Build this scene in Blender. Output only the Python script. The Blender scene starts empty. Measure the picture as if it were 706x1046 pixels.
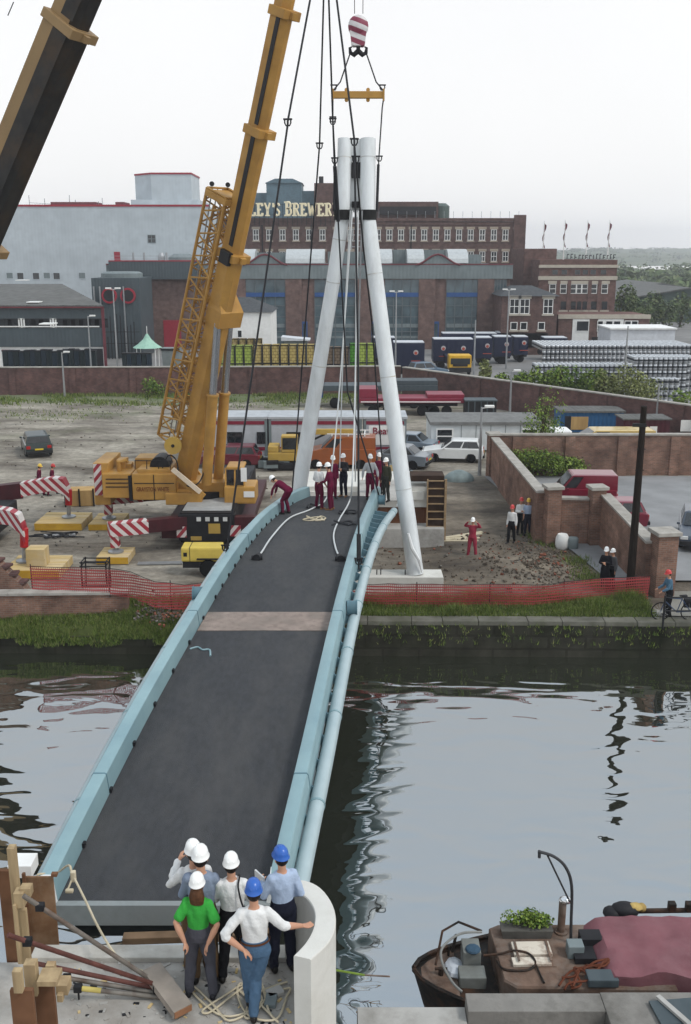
import bpy, bmesh, math, random
from mathutils import Vector, Matrix, noise
R = math.radians
V = Vector
random.seed(7)
SC = bpy.context.scene
COL = SC.collection
# ---------------------------------------------------------------- survey: camera station and picture-to-site conversion
TH = R(14.8); FOC = 1000.0; CAMH = 12.8
def ray(px, py):
    xc = (px - 353) / FOC; yc = (523 - py) / FOC
    return V((xc, math.cos(TH) + yc*math.sin(TH), -math.sin(TH) + yc*math.cos(TH)))
def G(px, py, z=0.0):
    r = ray(px, py); t = (z - CAMH) / r.z
    return V((r.x*t, r.y*t, z))
def D(px, py, d):
    r = ray(px, py); t = d / r.y
    return V((r.x*t, d, CAMH + r.z*t))
# ---------------------------------------------------------------- materials
MATS = {}
def nodes(name):
    m = bpy.data.materials.new(name); m.use_nodes = True
    nt = m.node_tree; b = nt.nodes['Principled BSDF']
    return m, nt, b
def c4(c, k=1.0): return tuple(min(1, q*k*(min(1, q*k/.35)**.2 if q > 0 else 0)) for q in c[:3]) + (1,)
def mat(name, col, rough=.6, metal=0.0, var=.12, scale=3.0, bump=0.0, dirt=None, dscale=.7, damt=.5, bscale=None, stretch=None):
    if name in MATS: return MATS[name]
    m, nt, b = nodes(name); L = nt.links.new; N = nt.nodes.new
    tc = N('ShaderNodeTexCoord'); src = tc.outputs['Object']
    if stretch:
        mp = N('ShaderNodeMapping'); mp.inputs['Scale'].default_value = stretch; L(src, mp.inputs[0]); src = mp.outputs[0]
    n1 = N('ShaderNodeTexNoise'); n1.inputs['Scale'].default_value = scale; n1.inputs['Detail'].default_value = 6; L(src, n1.inputs['Vector'])
    r1 = N('ShaderNodeValToRGB'); r1.color_ramp.elements[0].position = .3; r1.color_ramp.elements[1].position = .7
    r1.color_ramp.elements[0].color = c4(col, 1-var); r1.color_ramp.elements[1].color = c4(col, 1+var); L(n1.outputs['Fac'], r1.inputs[0])
    out = r1.outputs[0]
    if dirt:
        n2 = N('ShaderNodeTexNoise'); n2.inputs['Scale'].default_value = dscale; n2.inputs['Detail'].default_value = 8; n2.inputs['Roughness'].default_value = .7; L(src, n2.inputs['Vector'])
        r2 = N('ShaderNodeValToRGB'); r2.color_ramp.elements[0].position = .45; r2.color_ramp.elements[1].position = .7
        r2.color_ramp.elements[0].color = (0,0,0,1); r2.color_ramp.elements[1].color = (damt,damt,damt,1); L(n2.outputs['Fac'], r2.inputs[0])
        mx = N('ShaderNodeMixRGB'); L(r2.outputs[0], mx.inputs[0]); L(out, mx.inputs[1]); mx.inputs[2].default_value = c4(dirt); out = mx.outputs[0]
    L(out, b.inputs['Base Color'])
    b.inputs['Roughness'].default_value = rough; b.inputs['Metallic'].default_value = metal
    if rough >= .45: b.inputs['Specular IOR Level'].default_value = .2 if rough < .7 else .1
    if bump:
        nb = N('ShaderNodeTexNoise'); nb.inputs['Scale'].default_value = bscale or scale*4; nb.inputs['Detail'].default_value = 5; L(src, nb.inputs['Vector'])
        bp = N('ShaderNodeBump'); bp.inputs['Strength'].default_value = min(1, bump); bp.inputs['Distance'].default_value = .03; L(nb.outputs['Fac'], bp.inputs['Height']); L(bp.outputs[0], b.inputs['Normal'])
    MATS[name] = m; return m
def brick(name, c1, c2, mortar, bw=.23, bh=.078, dirt=(.08,.06,.055), damt=.5, dscale=.25):
    if name in MATS: return MATS[name]
    m, nt, b = nodes(name); L = nt.links.new; N = nt.nodes.new
    tc = N('ShaderNodeTexCoord'); sp = N('ShaderNodeSeparateXYZ'); L(tc.outputs['Object'], sp.inputs[0])
    ad = N('ShaderNodeMath'); L(sp.outputs[0], ad.inputs[0]); L(sp.outputs[1], ad.inputs[1])
    cb = N('ShaderNodeCombineXYZ'); L(ad.outputs[0], cb.inputs[0]); L(sp.outputs[2], cb.inputs[1])
    bk = N('ShaderNodeTexBrick'); L(cb.outputs[0], bk.inputs['Vector']); bk.inputs['Scale'].default_value = 1
    bk.inputs['Brick Width'].default_value = bw; bk.inputs['Row Height'].default_value = bh; bk.inputs['Mortar Size'].default_value = bh*.1
    bk.inputs['Color1'].default_value = c4(c1); bk.inputs['Color2'].default_value = c4(c2); bk.inputs['Mortar'].default_value = c4(mortar)
    n2 = N('ShaderNodeTexNoise'); n2.inputs['Scale'].default_value = dscale; n2.inputs['Detail'].default_value = 9; n2.inputs['Roughness'].default_value = .72; L(tc.outputs['Object'], n2.inputs['Vector'])
    r2 = N('ShaderNodeValToRGB'); r2.color_ramp.elements[0].position = .4; r2.color_ramp.elements[1].position = .68
    r2.color_ramp.elements[0].color = (0,0,0,1); r2.color_ramp.elements[1].color = (damt,damt,damt,1); L(n2.outputs['Fac'], r2.inputs[0])
    mx = N('ShaderNodeMixRGB'); L(r2.outputs[0], mx.inputs[0]); L(bk.outputs[0], mx.inputs[1]); mx.inputs[2].default_value = c4(dirt)
    n3 = N('ShaderNodeTexNoise'); n3.inputs['Scale'].default_value = 1.7; n3.inputs['Detail'].default_value = 6; L(tc.outputs['Object'], n3.inputs['Vector'])
    hv = N('ShaderNodeHueSaturation'); mr = N('ShaderNodeMapRange'); mr.inputs[1].default_value=.3; mr.inputs[2].default_value=.7; mr.inputs[3].default_value = .72; mr.inputs[4].default_value = 1.3
    L(n3.outputs['Fac'], mr.inputs[0]); L(mr.outputs[0], hv.inputs['Value']); L(mx.outputs[0], hv.inputs['Color'])
    L(hv.outputs[0], b.inputs['Base Color']); b.inputs['Roughness'].default_value = .9; b.inputs['Specular IOR Level'].default_value = .1
    bp = N('ShaderNodeBump'); bp.inputs['Strength'].default_value = .4; bp.inputs['Distance'].default_value = .01; L(bk.outputs['Fac'], bp.inputs['Height']); bp.invert = True; L(bp.outputs[0], b.inputs['Normal'])
    MATS[name] = m; return m
def stripes(name, ca, cb_, width=.22, ang=45, axis='xz'):
    if name in MATS: return MATS[name]
    m, nt, b = nodes(name); L = nt.links.new; N = nt.nodes.new
    tc = N('ShaderNodeTexCoord'); sp = N('ShaderNodeSeparateXYZ'); L(tc.outputs['Object'], sp.inputs[0])
    def lin(i, k):
        q = N('ShaderNodeMath'); q.operation = 'MULTIPLY'; L(sp.outputs[i], q.inputs[0]); q.inputs[1].default_value = k; return q
    a, c = lin(0 if axis[0]=='x' else 1, math.cos(R(ang))/width), lin(2, math.sin(R(ang))/width)
    s = N('ShaderNodeMath'); L(a.outputs[0], s.inputs[0]); L(c.outputs[0], s.inputs[1])
    f = N('ShaderNodeMath'); f.operation = 'FRACT'; L(s.outputs[0], f.inputs[0])
    g = N('ShaderNodeMath'); g.operation = 'GREATER_THAN'; g.inputs[1].default_value = .5; L(f.outputs[0], g.inputs[0])
    mx = N('ShaderNodeMixRGB'); L(g.outputs[0], mx.inputs[0]); mx.inputs[1].default_value = c4(ca); mx.inputs[2].default_value = c4(cb_)
    n = N('ShaderNodeTexNoise'); n.inputs['Scale'].default_value = 5; n.inputs['Detail'].default_value = 6; L(tc.outputs['Object'], n.inputs['Vector'])
    hv = N('ShaderNodeHueSaturation'); mr = N('ShaderNodeMapRange'); mr.inputs[3].default_value = .7; mr.inputs[4].default_value = 1.15; L(n.outputs['Fac'], mr.inputs[0]); L(mr.outputs[0], hv.inputs['Value']); L(mx.outputs[0], hv.inputs['Color'])
    L(hv.outputs[0], b.inputs['Base Color']); b.inputs['Roughness'].default_value = .5
    MATS[name] = m; return m
def ribbed(name, col, pitch=.3, axis=0, depth=.35, rough=.5, metal=0.0, var=.1):
    """profiled sheet metal: real bump ribs along one axis"""
    if name in MATS: return MATS[name]
    m = mat(name, col, rough, metal, var, 1.2, dirt=(col[0]*.55, col[1]*.55, col[2]*.55), damt=.35, dscale=.3)
    nt = m.node_tree; L = nt.links.new; N = nt.nodes.new; b = nt.nodes['Principled BSDF']
    tc = N('ShaderNodeTexCoord'); w = N('ShaderNodeTexWave'); w.bands_direction = 'XYZ'[axis]; w.inputs['Scale'].default_value = .314/pitch
    L(tc.outputs['Object'], w.inputs['Vector'])
    bp = N('ShaderNodeBump'); bp.inputs['Strength'].default_value = depth; bp.inputs['Distance'].default_value = .04; L(w.outputs['Fac'], bp.inputs['Height']); L(bp.outputs[0], b.inputs['Normal'])
    return m
def glass(name='window_glass', col=(.02,.025,.03), rough=.08):
    if name in MATS: return MATS[name]
    m = mat(name, col, rough, 0, .35, .6); m.node_tree.nodes['Principled BSDF'].inputs['IOR'].default_value = 1.6
    return m
# ---------------------------------------------------------------- mesh builder
class MB:
    def __init__(s, *mats, origin=None):
        s.bm = bmesh.new(); s.mats = list(mats); s.o = V(origin) if origin is not None else V((0,0,0)); s.k = 0
    def use(s, i): s.k = i; return s
    def face(s, pts):
        f = s.bm.faces.new([s.bm.verts.new(V(p) - s.o) for p in pts]); f.material_index = s.k; return f
    def box(s, c, size, rz=0.0, bev=0.0, rot=None):
        M = rot.to_4x4() if rot else Matrix.Rotation(rz, 4, 'Z')
        x, y, z = size[0]/2, size[1]/2, size[2]/2
        vs = [s.bm.verts.new(V(c) - s.o + (M @ V(p))) for p in ((-x,-y,-z),(x,-y,-z),(x,y,-z),(-x,y,-z),(-x,-y,z),(x,-y,z),(x,y,z),(-x,y,z))]
        fs = [s.bm.faces.new([vs[i] for i in q]) for q in ((3,2,1,0),(4,5,6,7),(0,1,5,4),(1,2,6,5),(2,3,7,6),(3,0,4,7))]
        for f in fs: f.material_index = s.k
        if bev:
            es = list({e for f in fs for e in f.edges})
            r = bmesh.ops.bevel(s.bm, geom=es, offset=bev, segments=2, affect='EDGES', profile=.6)
            for f in r['faces']: f.material_index = s.k
        return s
    def bx(s, x0, x1, y0, y1, z0, z1, bev=0.0):
        return s.box(((x0+x1)/2, (y0+y1)/2, (z0+z1)/2), (abs(x1-x0), abs(y1-y0), abs(z1-z0)), 0, bev)
    def bar(s, p0, p1, w, h=None, up=(0,0,1), bev=0.0):
        p0, p1 = V(p0), V(p1); d = p1 - p0; n = d.normalized(); u = V(up)
        if abs(n.dot(u)) > .99: u = V((0,1,0))
        sx = n.cross(u).normalized(); uz = sx.cross(n)
        rot = Matrix((n, -sx, uz)).transposed()
        return s.box((p0+p1)/2, (d.length, w, h or w), rot=rot, bev=bev)
    def loft(s, rings, cap=True, closed=True):
        vr = [[s.bm.verts.new(V(p) - s.o) for p in r] for r in rings]; n = len(vr[0])
        for a, b in zip(vr, vr[1:]):
            for i in range(n if closed else n-1):
                j = (i+1) % n
                try: f = s.bm.faces.new((a[i], a[j], b[j], b[i])); f.material_index = s.k
                except ValueError: pass
        if cap and closed:
            for q in (vr[0][::-1], vr[-1]):
                f = s.bm.faces.new(q); f.material_index = s.k
        return s
    def tube(s, pts, r, n=8, side=None, flat=1.0, cap=True):
        pts = [V(p) for p in pts]; rings = []; prev = None
        for i, p in enumerate(pts):
            t = (pts[min(i+1, len(pts)-1)] - pts[max(i-1, 0)]).normalized()
            a = V(side) if side else (prev if prev else (V((0,0,1)) if abs(t.z) < .9 else V((1,0,0))))
            a = (a - t*a.dot(t))
            if a.length < 1e-4: a = V((1,0,0)) if abs(t.x) < .9 else V((0,1,0)); a = a - t*a.dot(t)
            a.normalize(); prev = a; b = t.cross(a)
            rr = r[i] if isinstance(r, (list, tuple)) else r
            ra, rb = rr if isinstance(rr, (list, tuple)) else (rr, rr*flat)
            rings.append([p + a*(ra*math.cos(6.28319*k/n)) + b*(rb*math.sin(6.28319*k/n)) for k in range(n)])
        return s.loft(rings, cap)
    def lathe(s, prof, c=(0,0,0), n=16, axis='z', cap=True):
        rings = []
        for r, h in prof:
            ring = []
            for k in range(n):
                a = 6.28319*k/n; x, y = r*math.cos(a), r*math.sin(a)
                ring.append(V(c) + (V((x,y,h)) if axis == 'z' else V((x,h,y)) if axis == 'y' else V((h,x,y))))
            rings.append(ring)
        return s.loft(rings, cap)
    def ell(s, c, r, n=12, m=8, rot=None):
        rings = []
        for j in range(m+1):
            ph = math.pi*(j + (.12 if j == 0 else -.12 if j == m else 0))/m
            ring = []
            for k in range(n):
                q = V((r[0]*math.sin(ph)*math.cos(6.28319*k/n), r[1]*math.sin(ph)*math.sin(6.28319*k/n), -r[2]*math.cos(ph)))
                ring.append(V(c) + (rot @ q if rot else q))
            rings.append(ring)
        return s.loft(rings)
    def prism(s, poly, vec):
        vec = V(vec); return s.loft([[V(p) for p in poly], [V(p)+vec for p in poly]])
    def leaves(s, n, c, r, size, shell=.45, nmat=1, up=0.3, rng=random, squash=1.0):
        for _ in range(n):
            while True:
                q = V((rng.uniform(-1,1), rng.uniform(-1,1), rng.uniform(-1,1)))
                if shell < q.length < 1: break
            q = q.normalized()*(q.length)
            p = V(c) + V((q.x*r[0], q.y*r[1], q.z*r[2])) - s.o
            nrm = (q + V((rng.uniform(-1,1), rng.uniform(-1,1), rng.uniform(-.6,1)+up))).normalized()
            a = nrm.orthogonal().normalized(); a = Matrix.Rotation(rng.uniform(0,6.28), 3, nrm) @ a; b = nrm.cross(a)
            w = size*rng.uniform(.6,1.35); h = w*rng.uniform(.5,.8)*squash
            f = s.bm.faces.new([s.bm.verts.new(p + a*w*.5), s.bm.verts.new(p + b*h*.5 + a*w*.05), s.bm.verts.new(p - a*w*.5), s.bm.verts.new(p - b*h*.5 - a*w*.05)])
            f.material_index = rng.randrange(nmat)
        return s
    def mesh(s, name, smooth=False):
        me = bpy.data.meshes.new(name)
        bmesh.ops.recalc_face_normals(s.bm, faces=s.bm.faces[:])
        s.bm.to_mesh(me); s.bm.free()
        for m in s.mats: me.materials.append(m)
        if smooth:
            me.polygons.foreach_set('use_smooth', [True]*len(me.polygons))
            try: me.set_sharp_from_angle(angle=R(40))
            except Exception: pass
        return me
    def build(s, name, parent=None, smooth=False, loc=None, rz=0.0):
        o = bpy.data.objects.new(name, s.mesh(name, smooth)); COL.objects.link(o)
        if parent: o.parent = parent
        if loc is not None: o.location = loc
        elif parent is None and s.o.length: o.location = s.o
        if rz: o.rotation_euler.z = rz
        return o
def tag(o, label=None, cat=None, group=None, kind=None):
    if label: o['label'] = label
    if cat: o['category'] = cat
    if group: o['group'] = group
    if kind: o['kind'] = kind
    return o
def thing(name, label, cat, loc=(0,0,0), rz=0.0, group=None):
    o = bpy.data.objects.new(name, None); COL.objects.link(o); o.empty_display_size = .3
    o.location = loc; o.rotation_euler.z = rz
    return tag(o, label, cat, group)
def struct(o): o['kind'] = 'structure'; return o
def kids(o): return [c for c in ALLKIDS(o)]
def ALLKIDS(o): return list(o.children)
def dup(o, loc=None, rz=None, label=None, group=None, scale=None):
    r = o.copy(); COL.objects.link(r)
    if loc is not None: r.location = loc
    if rz is not None: r.rotation_euler.z = rz
    if label: r['label'] = label
    if group: r['group'] = group
    if scale: r.scale = scale
    for c in o.children:
        d = c.copy(); COL.objects.link(d); d.parent = r
        for g in c.children:
            e = g.copy(); COL.objects.link(e); e.parent = d
    return r
def share(mesh, name, parent, loc=(0,0,0), rz=0.0):
    o = bpy.data.objects.new(name, mesh); COL.objects.link(o); o.parent = parent; o.location = loc; o.rotation_euler.z = rz; return o
def evalmesh(o, name):
    dg = bpy.context.evaluated_depsgraph_get(); dg.update()
    me = bpy.data.meshes.new_from_object(o.evaluated_get(dg)); me.name = name
    return me
def text(body, size, ext, m, name, parent, loc, rot=(R(90),0,0), width=None, bold=0.0):
    cu = bpy.data.curves.new('lettering', 'FONT'); cu.body = body; cu.size = size; cu.extrude = ext; cu.align_x = 'CENTER'; cu.align_y = 'CENTER'; cu.offset = bold; cu.resolution_u = 2
    t = bpy.data.objects.new('lettering', cu); COL.objects.link(t)
    me = evalmesh(t, name); bpy.data.objects.remove(t); me.materials.clear(); me.materials.append(m)
    xs = [v.co.x for v in me.vertices]; w0 = max(xs) - min(xs)
    o = bpy.data.objects.new(name, me); COL.objects.link(o); o.parent = parent; o.location = loc; o.rotation_euler = rot
    if width: o.scale.x = width/w0
    return o
def lerp(a, b, t): return a + (b-a)*t
def interp(tab, x):
    if x <= tab[0][0]: return tab[0][1] + (x-tab[0][0])*(tab[1][1]-tab[0][1])/(tab[1][0]-tab[0][0])
    for i in range(len(tab)-1):
        (x0, y0), (x1, y1) = tab[i], tab[i+1]
        if x <= x1:
            t = (x-x0)/(x1-x0)
            m0 = (y1-tab[i-1][1])/(x1-tab[i-1][0])*(x1-x0) if i > 0 else y1-y0
            m1 = (tab[i+2][1]-y0)/(tab[i+2][0]-x0)*(x1-x0) if i+2 < len(tab) else y1-y0
            return (2*t**3-3*t*t+1)*y0 + (t**3-2*t*t+t)*m0 + (-2*t**3+3*t*t)*y1 + (t**3-t*t)*m1
    return tab[-1][1]
def spline(pts, n=6):
    pts = [V(p) for p in pts]; out = []
    for i in range(len(pts)-1):
        p0 = pts[max(i-1,0)]; p1 = pts[i]; p2 = pts[i+1]; p3 = pts[min(i+2, len(pts)-1)]
        for k in range(n):
            t = k/n; out.append(.5*((2*p1) + (p2-p0)*t + (2*p0-5*p1+4*p2-p3)*t*t + (3*p1-p0-3*p2+p3)*t**3))
    out.append(pts[-1]); return out
HAZE_D = 0.0005
# ---------------------------------------------------------------- people
SKIN = mat('skin', (.48,.27,.19), .55, var=.08)
HAIRD = mat('dark_hair', (.025,.016,.012), .6, var=.3, scale=30)
HAIRB = mat('brown_hair', (.10,.05,.025), .55, var=.35, scale=30)
def cloth(name, col): return mat(name, col, .85, var=.08, scale=6, bump=.35, bscale=30, dirt=(col[0]*.62, col[1]*.62, col[2]*.62), dscale=5, damt=.2)
WHITE_HAT = mat('white_helmet_plastic', (.82,.82,.80), .3, var=.04)
BLUE_HAT = mat('blue_helmet_plastic', (.035,.13,.42), .3, var=.08)
RED_HAT = mat('red_helmet_plastic', (.5,.05,.05), .35, var=.08)
YEL_HAT = mat('yellow_helmet_plastic', (.75,.5,.08), .35, var=.08)
SHOE = mat('black_shoe_leather', (.02,.018,.016), .45, var=.2)
BOOT = mat('tan_boot_leather', (.22,.12,.06), .6, var=.2)
BELT = mat('brown_leather', (.12,.05,.02), .5, var=.2)
def remeshed(mb, name, voxel, m, smooth=3, fold=0, up=True):
    o = mb.build('figure_source')
    r = o.modifiers.new('r', 'REMESH'); r.mode = 'VOXEL'; r.voxel_size = voxel; r.use_smooth_shade = True
    s = o.modifiers.new('s', 'SMOOTH'); s.factor = .5; s.iterations = smooth
    me = evalmesh(o, name); bpy.data.objects.remove(o)
    me.materials.clear(); me.materials.append(m)
    for p in me.polygons: p.material_index = 0
    if fold:
        me.update(); nr = [v.normal.copy() for v in me.vertices]
        for v, n in zip(me.vertices, nr):
            q = v.co; d = noise.noise(V((q.x*15+fold+q.z*5, q.y*15, q.z*3.2+q.x*3))) + .35*noise.noise(V((q.x*26-q.z*8, q.y*26+fold, q.z*7)))
            v.co = q + n*d*.012*min(1, max(0, (q.z-1.1)/.12 if up else (.86-q.z)/.12))
    me.polygons.foreach_set('use_smooth', [True]*len(me.polygons))
    return me
def chain(mb, pts, rads, side, n=12):
    """closed tapered limb with rounded ends"""
    P = [V(p) for p in pts]; Q = []; RR = []
    d0 = (P[0]-P[1]).normalized(); d1 = (P[-1]-P[-2]).normalized()
    g = lambda r: r if isinstance(r, tuple) else (r, r)
    r0, r1 = g(rads[0]), g(rads[-1])
    for k in (1.0, .8, .45): Q.append(P[0] + d0*min(r0)*k*.9); f = math.sqrt(max(0.02, 1-k*k)); RR.append((r0[0]*f, r0[1]*f))
    for p, r in zip(P, rads): Q.append(p); RR.append(g(r))
    for k in (.45, .8, 1.0): Q.append(P[-1] + d1*min(r1)*k*.9); f = math.sqrt(max(0.02, 1-k*k)); RR.append((r1[0]*f, r1[1]*f))
    mb.tube(Q, RR, n, side=side)
def hand(mb, wrist, d, side, detail, curl=.5, sgn=1):
    d = d.normalized(); s = (V(side) - d*V(side).dot(d)).normalized(); u = d.cross(s)*sgn
    # palm faces -u (towards the body); s is the width direction
    chain(mb, [wrist, wrist + d*.05, wrist + d*.085], [(.024,.02),(.038,.018),(.036,.016)], s)
    if not detail:
        chain(mb, [wrist + d*.09, wrist + d*.13 + u*.01, wrist + d*.15 + u*.035], [(.034,.014),(.03,.013),(.025,.012)], s); return
    for k, (o, l) in enumerate(((-.03,.062),(-.01,.075),(.011,.07),(.03,.056))):
        b = wrist + d*.075 + s*o; p1 = wrist + d*.1 + s*o*1.1
        p2 = p1 + (d*math.cos(curl) + u*math.sin(curl))*l*.55; p3 = p2 + (d*math.cos(curl*2.1) + u*math.sin(curl*2.1))*l*.5
        chain(mb, [b, p1, p2, p3], [.0105,.0105,.0098,.0085], s, 8)
    b = wrist + d*.025 - s*.02; p1 = wrist + d*.055 - s*.05 + u*.015; p2 = p1 + (d*.8 - s*.35 + u*.4).normalized()*.035
    chain(mb, [b, p1, p2], [.014,.012,.0095], u, 8)
def person(label, loc, yaw, h=1.76, hat=WHITE_HAT, shirt=None, trousers=None, suit=None, coat=None, sleeve='long', shoes=SHOE, hair=HAIRD, detail=False,
           lean=0.0, twist=0.0, head_turn=0.0, head_tilt=0.0, arms=None, legs=None, hip=(0,0,.93), longhair=False, build=1.0, curl=.5, group=None, extras=None, belt=None):
    """yaw: direction faced, 0 = away from the camera. arms: ((elbow),(wrist)) offsets from the shoulder, right then left; legs: ((knee),(ankle)) on the ground frame"""
    k = h/1.76
    t = thing('person', label, 'person', loc, yaw, group)
    X = V((1,0,0))
    P = V(hip); s = V((0, math.sin(lean), math.cos(lean))); f = V((0, math.cos(lean), -math.sin(lean)))
    ct, st = math.cos(twist), math.sin(twist)
    sx = X*ct + f*st; sf = f*ct - X*st
    waist = P + s*.14; chest = P + s*.36; sh = P + s*.485; N = P + s*.56
    hd = N + s*.13 + sf*.025
    arms = arms or (((.05,-.03,-.28),(.07,.04,-.53)), ((-.05,-.03,-.28),(-.07,.04,-.53)))
    legs = legs or (((.095,.03,.49),(.11,-.02,.085)), ((-.095,.03,.49),(-.11,-.02,.085)))
    S = [sh + sx*.142*build - s*.03, sh - sx*.142*build - s*.025]
    E = [S[i] + V(arms[i][0]) for i in (0,1)]; W = [S[i] + V(arms[i][1]) for i in (0,1)]
    H = [P + X*.088 - s*.03, P - X*.088 - s*.03]; K = [V(legs[i][0]) for i in (0,1)]; A = [V(legs[i][1]) for i in (0,1)]
    A = [V(a) for a in A]
    vox = .012 if detail else .022
    def torso(mb, e=0.0, low=False):
        pts = [P - s*.06, P + s*.02, waist, chest, sh, N - s*.035]
        rr = [(.14,.11),(.152,.118),(.132,.1),(.152,.112),(.135,.085),(.066,.06)]
        ax = [X, X, X*.7+sx*.3, sx, sx, sx]
        if low: pts, rr = pts[:3], rr[:3]
        Q = [[(p + a.normalized()*((r[0]*build+e)*math.cos(6.28319*j/18)) + s.cross(a.normalized())*((r[1]*build+e)*math.sin(6.28319*j/18))) for j in range(18)] for p, r, a in zip(pts, rr, ax)]
        mb.loft(Q)
    def arm(mb, i, e=0.0, to=1.0):
        pts = [S[i], lerp(S[i], E[i], .5), E[i]]; rr = [.052+e, .046+e, .04+e]
        if to > 1: q = min(1, to-1); pts += [lerp(E[i], W[i], .35*q), lerp(E[i], W[i], q)]; rr += [.044+e, (.028 if q > .9 else .036)+e*1.1]
        else: pts = [S[i], lerp(S[i], E[i], .5*to), lerp(S[i], E[i], to)]; rr[-1] = .05+e*1.25
        chain(mb, pts, rr, f)
    def leg(mb, i, e=0.0, cut=1.0):
        m1 = lerp(H[i], K[i], .5); m2 = lerp(K[i], A[i], .35) + V((0,-.012,0)); b = lerp(K[i], A[i], cut)
        chain(mb, [H[i], m1, K[i], m2, b], [.092+e*.6, .078+e, .056+e, .055+e*1.1, (.036 if cut >= 1 else .04)+e*1.35], X)
    def toe(i):
        d = V(A[i]) - V(K[i]); yawf = V((d.x*-.2 + (.03 if i == 0 else -.03), .16, 0)); return yawf
    body = MB()
    torso(body)
    chain(body, [N - s*.07, N, N + s*.06], [.06,.052,.052], sx)
    hr = Matrix.Rotation(head_turn, 3, s) @ Matrix((sx, sf, s)).transposed() @ Matrix.Rotation(head_tilt, 3, 'X')
    def hp(x, y, z): return hd + hr @ V((x, y, z))
    body.ell(hp(0,0,.02), (.076,.096,.105), 14, 10, hr); body.ell(hp(0,.03,-.05), (.055,.06,.06), 12, 8, hr)
    body.ell(hp(0,.1,-.015), (.016,.022,.026), 8, 6, hr)
    for e in (-1, 1):
        body.ell(hp(e*.078,-.005,-.005), (.01,.022,.033), 8, 6, hr)
        body.ell(hp(e*.032,.085,.03), (.02,.012,.008), 8, 6, hr)
    body.ell(hp(0,.082,-.06), (.026,.012,.009), 8, 6, hr)
    for i in (0,1):
        arm(body, i, 0, 2); leg(body, i)
        hand(body, W[i], (W[i]-E[i]), f if i == 0 else f, detail, curl, 1 if i == 0 else -1)
        chain(body, [A[i] + V((0,-.03,-.03)), A[i] + V((0,.04,-.04)), A[i] + toe(i) + V((0,0,-.055))], [(.035,.04),(.04,.035),(.034,.022)], X)
    def fin(me, name):
        if k != 1: me.transform(Matrix.Scale(k, 4))
        return share(me, name, t)
    fin(remeshed(body, 'body', vox, SKIN, 2), 'body')
    e = .011
    if suit or coat:
        g = MB(); torso(g, e+.004)
        for i in (0,1): arm(g, i, e, 1.97)
        if coat:
            chain(g, [waist, P - s*.08, P - s*.38], [(.16,.12),(.185,.14),(.2,.16)], X, 16)
        else:
            for i in (0,1): leg(g, i, e+.004, .98)
        fin(remeshed(g, 'coat' if coat else 'overalls', vox, coat or suit, 3), 'coat' if coat else 'overalls')
    if shirt:
        g = MB(); pts = torso(g, e)
        for i in (0,1): arm(g, i, e+.004, {'long': 1.95, 'short': .72, 'rolled': 1.18}[sleeve])
        fin(remeshed(g, 'shirt', vox, shirt, 3, (h*37)%7+1), 'shirt')
    if trousers:
        g = MB(); torso(g, e+.006, True)
        for i in (0,1): leg(g, i, e+.004, .985)
        fin(remeshed(g, 'trousers', vox, trousers, 2, (h*53)%7+1, False), 'trousers')
        if detail and shirt and belt:
            b = MB(belt)
            Q = [[(P + s*z + X*((.158*build+e+.006)*math.cos(6.28319*j/20)) + s.cross(X)*((.113*build+e+.008)*math.sin(6.28319*j/20))) for j in range(20)] for z in (.105,.132)]
            b.loft(Q, cap=False); fin(b.mesh('belt', True), 'belt')
    for i in (0,1):
        g = MB(shoes); a = A[i]
        chain(g, [a + V((0,-.045,-.035)), a + V((0,.03,-.035)), a + toe(i)*.62 + V((0,0,-.048)), a + toe(i) + V((0,.02,-.058))], [(.042,.05),(.046,.046),(.046,.034),(.038,.024)], X)
        fin(g.mesh('shoe', True), 'shoe')
    if hair:
        g = MB(hair)
        g.ell(hp(0,-.02,.015), (.084,.088,.1), 14, 10, hr)
        if longhair:
            chain(g, [hp(0,-.055,-.02), hp(0,-.085,-.1), hp(0,-.1,-.19)], [(.078,.05),(.1,.05),(.085,.03)], sx)
        fin(g.mesh('hair', True), 'hair')
    if hat:
        g = MB(hat); rings = []
        for j, (r, z) in enumerate(((1.13,.035),(1.12,.04),(1.0,.055),(.97,.09),(.86,.13),(.62,.162),(.3,.178),(.05,.181))):
            ring = []
            for q in range(20):
                a = 6.28319*q/20; pk = .035*max(0, math.sin(a))**2 if j < 2 else 0
                ring.append(hp(.093*r*math.cos(a), .113*r*math.sin(a) + pk, z - (.012 if (j < 2 and math.sin(a) > .5) else 0)))
            rings.append(ring)
        g.loft(rings)
        for w in (-.03, 0, .03):
            g.tube([hp(w, -.098, .1), hp(w*1.1, -.056, .152), hp(w*1.1, 0, .176), hp(w*1.1, .056, .152), hp(w, .098, .1)], .01, 6)
        fin(g.mesh('hard_hat', True), 'hard_hat')
    if extras: extras(t, dict(P=P, S=S, sh=sh, N=N, s=s, f=f, sx=sx, hp=hp, W=W, E=E, k=k))
    return t
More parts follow.
